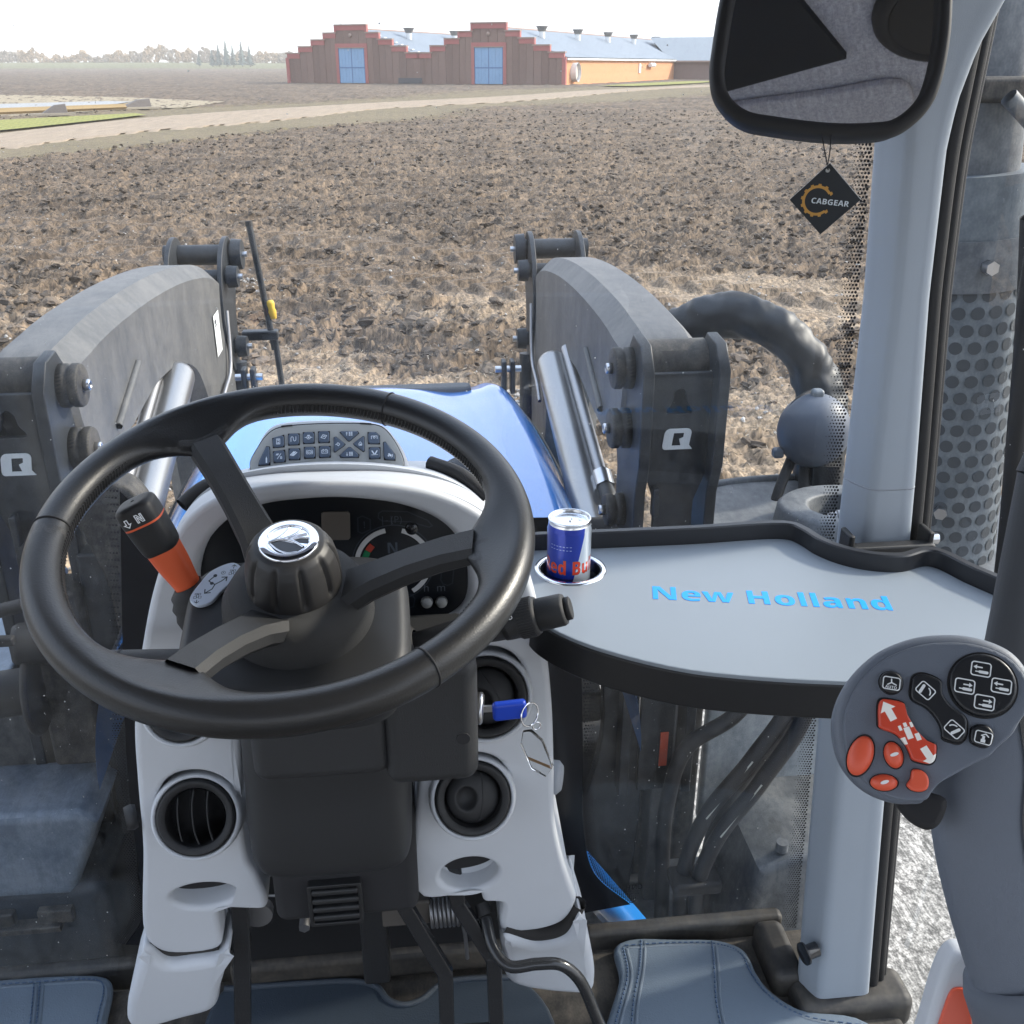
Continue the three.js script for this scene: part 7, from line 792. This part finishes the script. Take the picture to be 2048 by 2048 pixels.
// ---------------------------------------------------------------- multi-function grip at the lower right
{
  const F = G.grip, t = thing('control_grip', 'grey multifunction control grip with orange and black buttons', 'control grip'), body = std([0.115, 0.135, 0.17], 0.5, grain(40, 0.0002)), X = 0.062, K = 9000;
  const art = canvas(2 * X * K, 2 * X * K, (c, w, h) => {
    c.fillStyle = '#15181d'; c.fillRect(0, 0, w, h); const q = (p) => [(p[0] + X) * K, (X - p[1]) * K]; c.lineCap = 'round'; c.lineJoin = 'round'; c.strokeStyle = c.fillStyle = '#dfe3e4';
    const fr = (p, turn, f, s = 1) => { c.save(); c.translate(...q(p)); c.rotate(turn); c.scale(s, s); c.lineWidth = 6; c.beginPath(); c.roundRect(-42, -32, 84, 64, 12); c.stroke(); f(); c.restore(); }, arr = (s) => { c.lineWidth = 7; c.beginPath(); c.moveTo(-26 * s, -8); c.lineTo(4 * s, -8); c.stroke(); c.beginPath(); c.moveTo(-34 * -s * -1, -8); c.lineTo(-18 * s, -20); c.lineTo(-18 * s, 4); c.fill(); }, cylr = () => { c.beginPath(); c.roundRect(-10, 6, 44, 14, 6); c.fill(); c.fillRect(-24, 10, 16, 6); };
    const I = F.icons; fr(I[0], 0.02, () => { arr(1); cylr(); }); fr(I[1], 0.02, () => { arr(-1); cylr(); }); fr(I[2], 0.02, () => { arr(1); cylr(); }); fr(I[3], 0.02, () => { arr(-1); cylr(); });
    fr(I[4], 0, () => { c.lineWidth = 7; c.beginPath(); c.moveTo(-18, 8); c.lineTo(0, -4); c.lineTo(-2, -22); c.moveTo(0, -4); c.lineTo(24, 6); c.stroke(); c.font = 'bold 22px sans-serif'; c.textAlign = 'center'; c.fillText('AUTO', 0, 28); }, 0.9);
    fr(I[5], 0.6, () => { c.lineWidth = 16; c.beginPath(); c.moveTo(-16, 22); c.lineTo(-22, -14); c.stroke(); c.lineWidth = 7; c.beginPath(); c.arc(0, 10, 30, -1.4, -0.2); c.stroke(); }, 0.9); fr(I[6], 0.6, () => { c.lineWidth = 16; c.beginPath(); c.moveTo(4, 22); c.lineTo(18, -14); c.stroke(); c.lineWidth = 7; c.beginPath(); c.arc(0, 10, 30, -2.8, -1.6); c.stroke(); }, 0.9); fr(I[7], 0.1, () => { c.fillRect(-12, 8, 24, 18); c.fillRect(-7, -10, 14, 18); c.lineWidth = 7; c.beginPath(); c.moveTo(-12, -10); c.lineTo(8, -22); c.lineTo(24, -10); c.stroke(); }, 0.85);
    // orange shuttle switch: two arrows and a tractor seen from above
    c.fillStyle = '#c8442c'; c.beginPath(); F.shuttle.forEach((p, i) => { const m = [-0.003, -0.004], e = [p[0] + (p[0] - m[0]) * 0.12, p[1] + (p[1] - m[1]) * 0.12]; i ? c.lineTo(...q(e)) : c.moveTo(...q(e)); }); c.fill(); c.fillStyle = '#f0eee8';
    const S = F.shuttle, up = [(S[0][0] * 2 + S[3][0]) / 3 + 0.0008, (S[0][1] + S[16][1]) / 2 + 0.003], dn = [(S[7][0] + S[11][0]) / 2 - 0.0005, (S[8][1] + S[11][1]) / 2], arw = (p, r) => { c.save(); c.translate(...q(p)); c.rotate(r); c.beginPath(); c.moveTo(0, -52); c.lineTo(38, -8); c.lineTo(17, -8); c.lineTo(17, 44); c.lineTo(-17, 44); c.lineTo(-17, -8); c.lineTo(-38, -8); c.fill(); c.restore(); }; arw(up, -0.62); arw(dn, 2.45);
    c.save(); c.translate(...q([(up[0] + dn[0]) / 2, (up[1] + dn[1]) / 2])); c.rotate(-0.5); c.fillRect(-14, -30, 28, 56); c.fillRect(-44, 10, 22, 34); c.fillRect(22, 10, 22, 34); c.fillRect(-34, -46, 14, 24); c.fillRect(20, -46, 14, 24); c.fillRect(-8, -52, 16, 20); c.restore();
  });
  part('head', muv(creased(ext(shp(F.head, 160), 0.030, { bevel: 0.0055, seg: 5, F }), 0.6)), body, t); part('face_plate', muv(creased(ext(shp(F.head.map((p) => [p[0] * 0.925 + 0.0015, p[1] * 0.925 - 0.001]), 160), 0.004, { bevel: 0.0012, top: 0.0012, F }), 0.6)), body, t);
  const bm = std([1, 1, 1], 0.38, { map: art }), well = (s, k = 1.06) => { const c = s.reduce((a, p) => [a[0] + p[0] / s.length, a[1] + p[1] / s.length], [0, 0]); return ext(shp(s.map((p) => [c[0] + (p[0] - c[0]) * k, c[1] + (p[1] - c[1]) * k]), 70), 0.001, { top: 0.0016, F }); };
  const btn = (name, pts, m, hgt = 0.0045, bevel = 0.0013) => { const g = ext(shp(pts, 80), 0.006, { bevel, seg: 3, top: hgt }); planeUV(g, -X, -X, X, X); g.applyMatrix4(mats(F)); part('button_well', well(pts), M.blackMatt, t); return part(name, creased(g, 0.6), m, t); };
  const circ = (q) => { const [c, a, b] = q, r = (Math.abs(a[0] - c[0]) + Math.abs(b[1] - c[1])) / 2; return Array.from({ length: 28 }, (_, i) => [c[0] + r * Math.cos(i / 28 * 6.2832), c[1] + r * Math.sin(i / 28 * 6.2832)]); };
  btn('auto_button', circ(F.auto), bm); btn('lift_rocker', F.lift, bm, 0.0042); btn('valve_pad', circ(F.pad), bm, 0.004, 0.0016); btn('side_button', F.side, bm); btn('shuttle_switch', F.shuttle, bm, 0.006);
  const oval = (q, tilt) => { const c = q[0], ds = q.slice(1).map((p) => [p[0] - c[0], p[1] - c[1]]); return { c, ds, tilt }; };
  const ov = (q, rx, ry, rot, name, art2) => { const pts = Array.from({ length: 32 }, (_, i) => { const a = i / 32 * 6.2832, x = rx * Math.cos(a), y = ry * Math.sin(a); return [q[0] + x * Math.cos(rot) - y * Math.sin(rot), q[1] + x * Math.sin(rot) + y * Math.cos(rot)]; }); part('button_well', well(pts, 1.09), M.blackMatt, t); const g = new THREE.SphereGeometry(1, 32, 16, 0, 6.2832, 0, Math.PI / 2); g.rotateX(Math.PI / 2); g.scale(rx, ry, 0.0042); g.rotateZ(rot); g.translate(q[0], q[1], 0.0016); g.applyMatrix4(mats(F)); return part(name, g, M.red, t); };
  const px = (a, b) => Math.hypot(a[0] - b[0], a[1] - b[1]);
  ov(F.oval1[0], 0.0062, 0.0108, -0.22, 'thumb_wheel'); ov(F.oval2[0], 0.0047, 0.0068, 0.35, 'oval_button'); ov(F.oval3[0], 0.0068, 0.0042, 0.2, 'oval_button'); btn('memory_button', F.dcut, M.red, 0.005);
  for (const [c, s] of [[F.oval2[0], 1], [F.oval3[0], 1]]) part('button_mark', ext(ellS(c[0], c[1] + 0.0003, 0.0022, 0.0009, 20, 0.5), 0.0005, { top: 0.0061, F }), M.white, t);
  // stem
  const C = [[0.398, 2.232, -0.442], [0.3995, 2.213, -0.433], [0.4005, 2.196, -0.424], [0.3985, 2.172, -0.414], [0.4005, 2.148, -0.403], [0.4055, 2.124, -0.391], [0.413, 2.100, -0.380], [0.421, 2.078, -0.369], [0.428, 2.058, -0.360]].map((p) => V(...p)), cv = new THREE.CatmullRomCurve3(C), n0 = V(...F.x).cross(V(...F.y));
  const stem = (w, d, off, a0, a1, swell = 0) => grid(40, 40, (u, v) => { const p = cv.getPoint(v), tg = cv.getTangent(v), x = V(...F.x).addScaledVector(tg, -V(...F.x).dot(tg)).normalize(), z = x.clone().cross(tg).normalize(), a = lerp(a0, a1, u), wf_ = w * (1 - 0.10 * Math.sin(v * 3.1)), e = 0.8, c = Math.cos(a), s = Math.sin(a); return p.clone().addScaledVector(x, (Math.sign(c) * Math.abs(c) ** e) * (wf_ + off) + 0.004).addScaledVector(z, -(Math.sign(s) * Math.abs(s) ** e) * (d + off)); });
  part('stem', muv(stem(0.033, 0.024, 0, 0, Math.PI * 2)), body, t); part('palm_insert', muv(stem(0.033, 0.024, 0.0012, -1.0, 1.2)), std([0.055, 0.055, 0.055], 0.62, grain(40, 0.0003)), t, 'dark palm side of the grip');
  const a = C[7].clone(), b = C[8].clone(), dn = b.clone().sub(a).normalize(); part('collar', turned([[0.026, -0.014], [0.031, -0.012], [0.0335, -0.004], [0.034, 0.012], [0.032, 0.02], [0.02, 0.022]], a, b, 44), body, t); part('gaiter', turned([[0.030, 0.018], [0.029, 0.05], [0.033, 0.09]], a, b, 40), M.rubber, t); part('trigger', soft(ext(shp([[-0.012, -0.040], [-0.004, -0.052], [0.006, -0.056], [0.012, -0.052], [0.014, -0.038]], 30), 0.016, { bevel: 0.003, top: -0.016, F })), M.blackMatt, t); seat(t);
}
{ // small armrest lever with orange key below the grip, and the edge of the side console
  const t = thing('armrest_lever', 'pale grey armrest lever with orange insert at the bottom right corner', 'lever');
  const F = { o: [0.4005, 2.03, -0.400], x: [0.93, 0, 0.36], y: [0.10, 0.86, -0.5] }; { const x = V(...F.x).normalize(), y = V(...F.y); y.addScaledVector(x, -y.dot(x)).normalize(); F.x = x.toArray(); F.y = y.toArray(); }
  part('body', creased(ext(shp([[-0.017, -0.06], [-0.012, -0.01], [-0.003, 0.028], [0.003, 0.034], [0.012, 0.034], [0.018, 0.026], [0.020, -0.06]], 60), 0.03, { bevel: 0.005, seg: 4, F }), 0.7), M.grey, t); part('orange_key', creased(ext(shp([[-0.008, -0.05], [-0.003, 0.002], [0.001, 0.012], [0.008, 0.013], [0.011, 0.004], [0.011, -0.05]], 50), 0.005, { bevel: 0.001, top: 0.003, F }), 0.7), M.red, t); seat(t);
  const m = thing('monitor_stand', 'dark grey upright stand cut off by the right edge', 'stand'); part('post', rod(V(0.529, 2.29, -0.602), V(0.508, 2.12, -0.560), 0.017, 0.020, 28), M.greyDark, m); part('cap', rod(V(0.532, 2.305, -0.606), V(0.529, 2.29, -0.602), 0.015, 0.018, 28), M.greyDark, m); seat(m); m.traverse((o) => { if (o.isMesh) o.material = std([0.05, 0.055, 0.065], 0.55, grain(30, 0.0003)); });
}
// ---------------------------------------------------------------- mirror and hanging tag
{
  const F = G.mirror, t = thing('interior_mirror', 'large black framed interior mirror at the top right', 'mirror'), o = shp(F.rim, 160), inn = F.rim.map((p) => [(p[0] + 0.003) * 0.895 - 0.003, (p[1] - 0.013) * 0.875 + 0.0135]);
  const rc = new THREE.CatmullRomCurve3(F.rim.map((p) => V(p[0], p[1], 0)), true, 'centripetal'), mid_ = V(-0.003, 0.013, 0);
  part('frame', grid(200, 20, (u, v) => { const p = rc.getPoint(u % 1), tg = rc.getTangent(u % 1), n = V(-tg.y, tg.x, 0); if (n.dot(mid_.clone().sub(p)) < 0) n.negate(); const q = v * Math.PI * 2, e = 0.75, c = Math.cos(q), sn = Math.sin(q); const o = p.addScaledVector(n, 0.0075 - Math.sign(c) * Math.abs(c) ** e * 0.0075); return at(F, o.x, o.y, -0.004 + Math.sign(sn) * Math.abs(sn) ** e * 0.0115); }, true), M.rubber, t);
  part('glass', ext(shp(F.rim.map((p) => [(p[0] + 0.003) * 0.95 - 0.003, (p[1] - 0.013) * 0.94 + 0.013]), 120), 0.002, { top: -0.004, F }), std([0.80, 0.81, 0.83], 0.02, { metalness: 1 }), t, 'mirror surface reflecting the cab ceiling'); part('shell', creased(ext(shp(F.rim.map((p) => [p[0] * 0.96, (p[1] - 0.013) * 0.96 + 0.013]), 120), 0.03, { bevel: 0.01, seg: 4, top: -0.012, F }), 0.9), M.black, t); part('stay', rod(at(F, 0.03, 0.06, -0.03), V(0.60, 2.80, -1.12), 0.011), M.black, t); seat(t);
  const T = G.tag, h = thing('hanging_tag', 'black diamond-shaped card tag with gear logo hanging from the mirror', 'tag'), X = 0.034, K = 15000;
  const art = canvas(2 * X * K, 2 * X * K, (c, w, hh) => {
    c.fillStyle = '#23282d'; c.fillRect(0, 0, w, hh); c.save(); c.translate(w / 2 - 0.0072 * K, hh / 2 + 0.0012 * K); c.rotate(0.10); const R = 0.0122 * K; c.strokeStyle = c.fillStyle = '#bf8f45'; c.lineWidth = 0.0024 * K; c.beginPath(); c.arc(0, 0, R, 0.75, -0.62 + Math.PI * 2); c.stroke();
    for (let i = 0; i < 11; i++) { const a = 0.72 + i * (4.97 / 10); c.save(); c.rotate(a); c.beginPath(); c.moveTo(R, -0.0019 * K); c.lineTo(R + 0.0026 * K, -0.0012 * K); c.lineTo(R + 0.0026 * K, 0.0012 * K); c.lineTo(R, 0.0019 * K); c.fill(); c.restore(); } c.restore();
    c.save(); c.translate(w / 2 - 0.0128 * K, hh / 2 + 0.0034 * K); c.rotate(0.085); c.fillStyle = '#cfd8de'; c.font = 'bold ' + Math.round(0.0068 * K) + 'px sans-serif'; const tw = c.measureText('CABGEAR').width; c.scale(0.0345 * K / tw, 1); c.fillText('CABGEAR', 0, 0); c.restore();
  });
  const cs = shp(T.card); cs.holes.push(ell(T.card[0][0] - 0.0012, T.card[0][1] - 0.0062, 0.0021, 0.0019, 20)); const g = ext(cs, 0.0012, {}); planeUV(g, -X, -X, X, X); g.applyMatrix4(mats(T)); part('card', g, std([1, 1, 1], 0.7, { map: art }), h); const eg = shp(T.card); const e2 = ext(shp(T.card.map((p) => [p[0] * 1.012 + 0.0003, p[1] * 1.012 + 0.0003])), 0.0006, { top: -0.0013 }); e2.applyMatrix4(mats(T)); part('card_back', e2, M.white, h);
  const hp = at(T, T.card[0][0] - 0.0012, T.card[0][1] - 0.0055, 0.001), L0 = at(F, -0.003, -0.066, 0), L1 = at(F, 0.007, -0.066, 0.0); part('cord', tube([L0, L0.clone().lerp(hp, 0.5), hp], 0.0006, { seg: 20, n: 6 }), M.blackMatt, h); part('cord', tube([L1, L1.clone().lerp(hp, 0.55), hp.clone().add(V(0, 0.003, -0.002))], 0.0006, { seg: 20, n: 6 }), M.blackMatt, h); seat(h);
}

renderer.render(scene, camera);
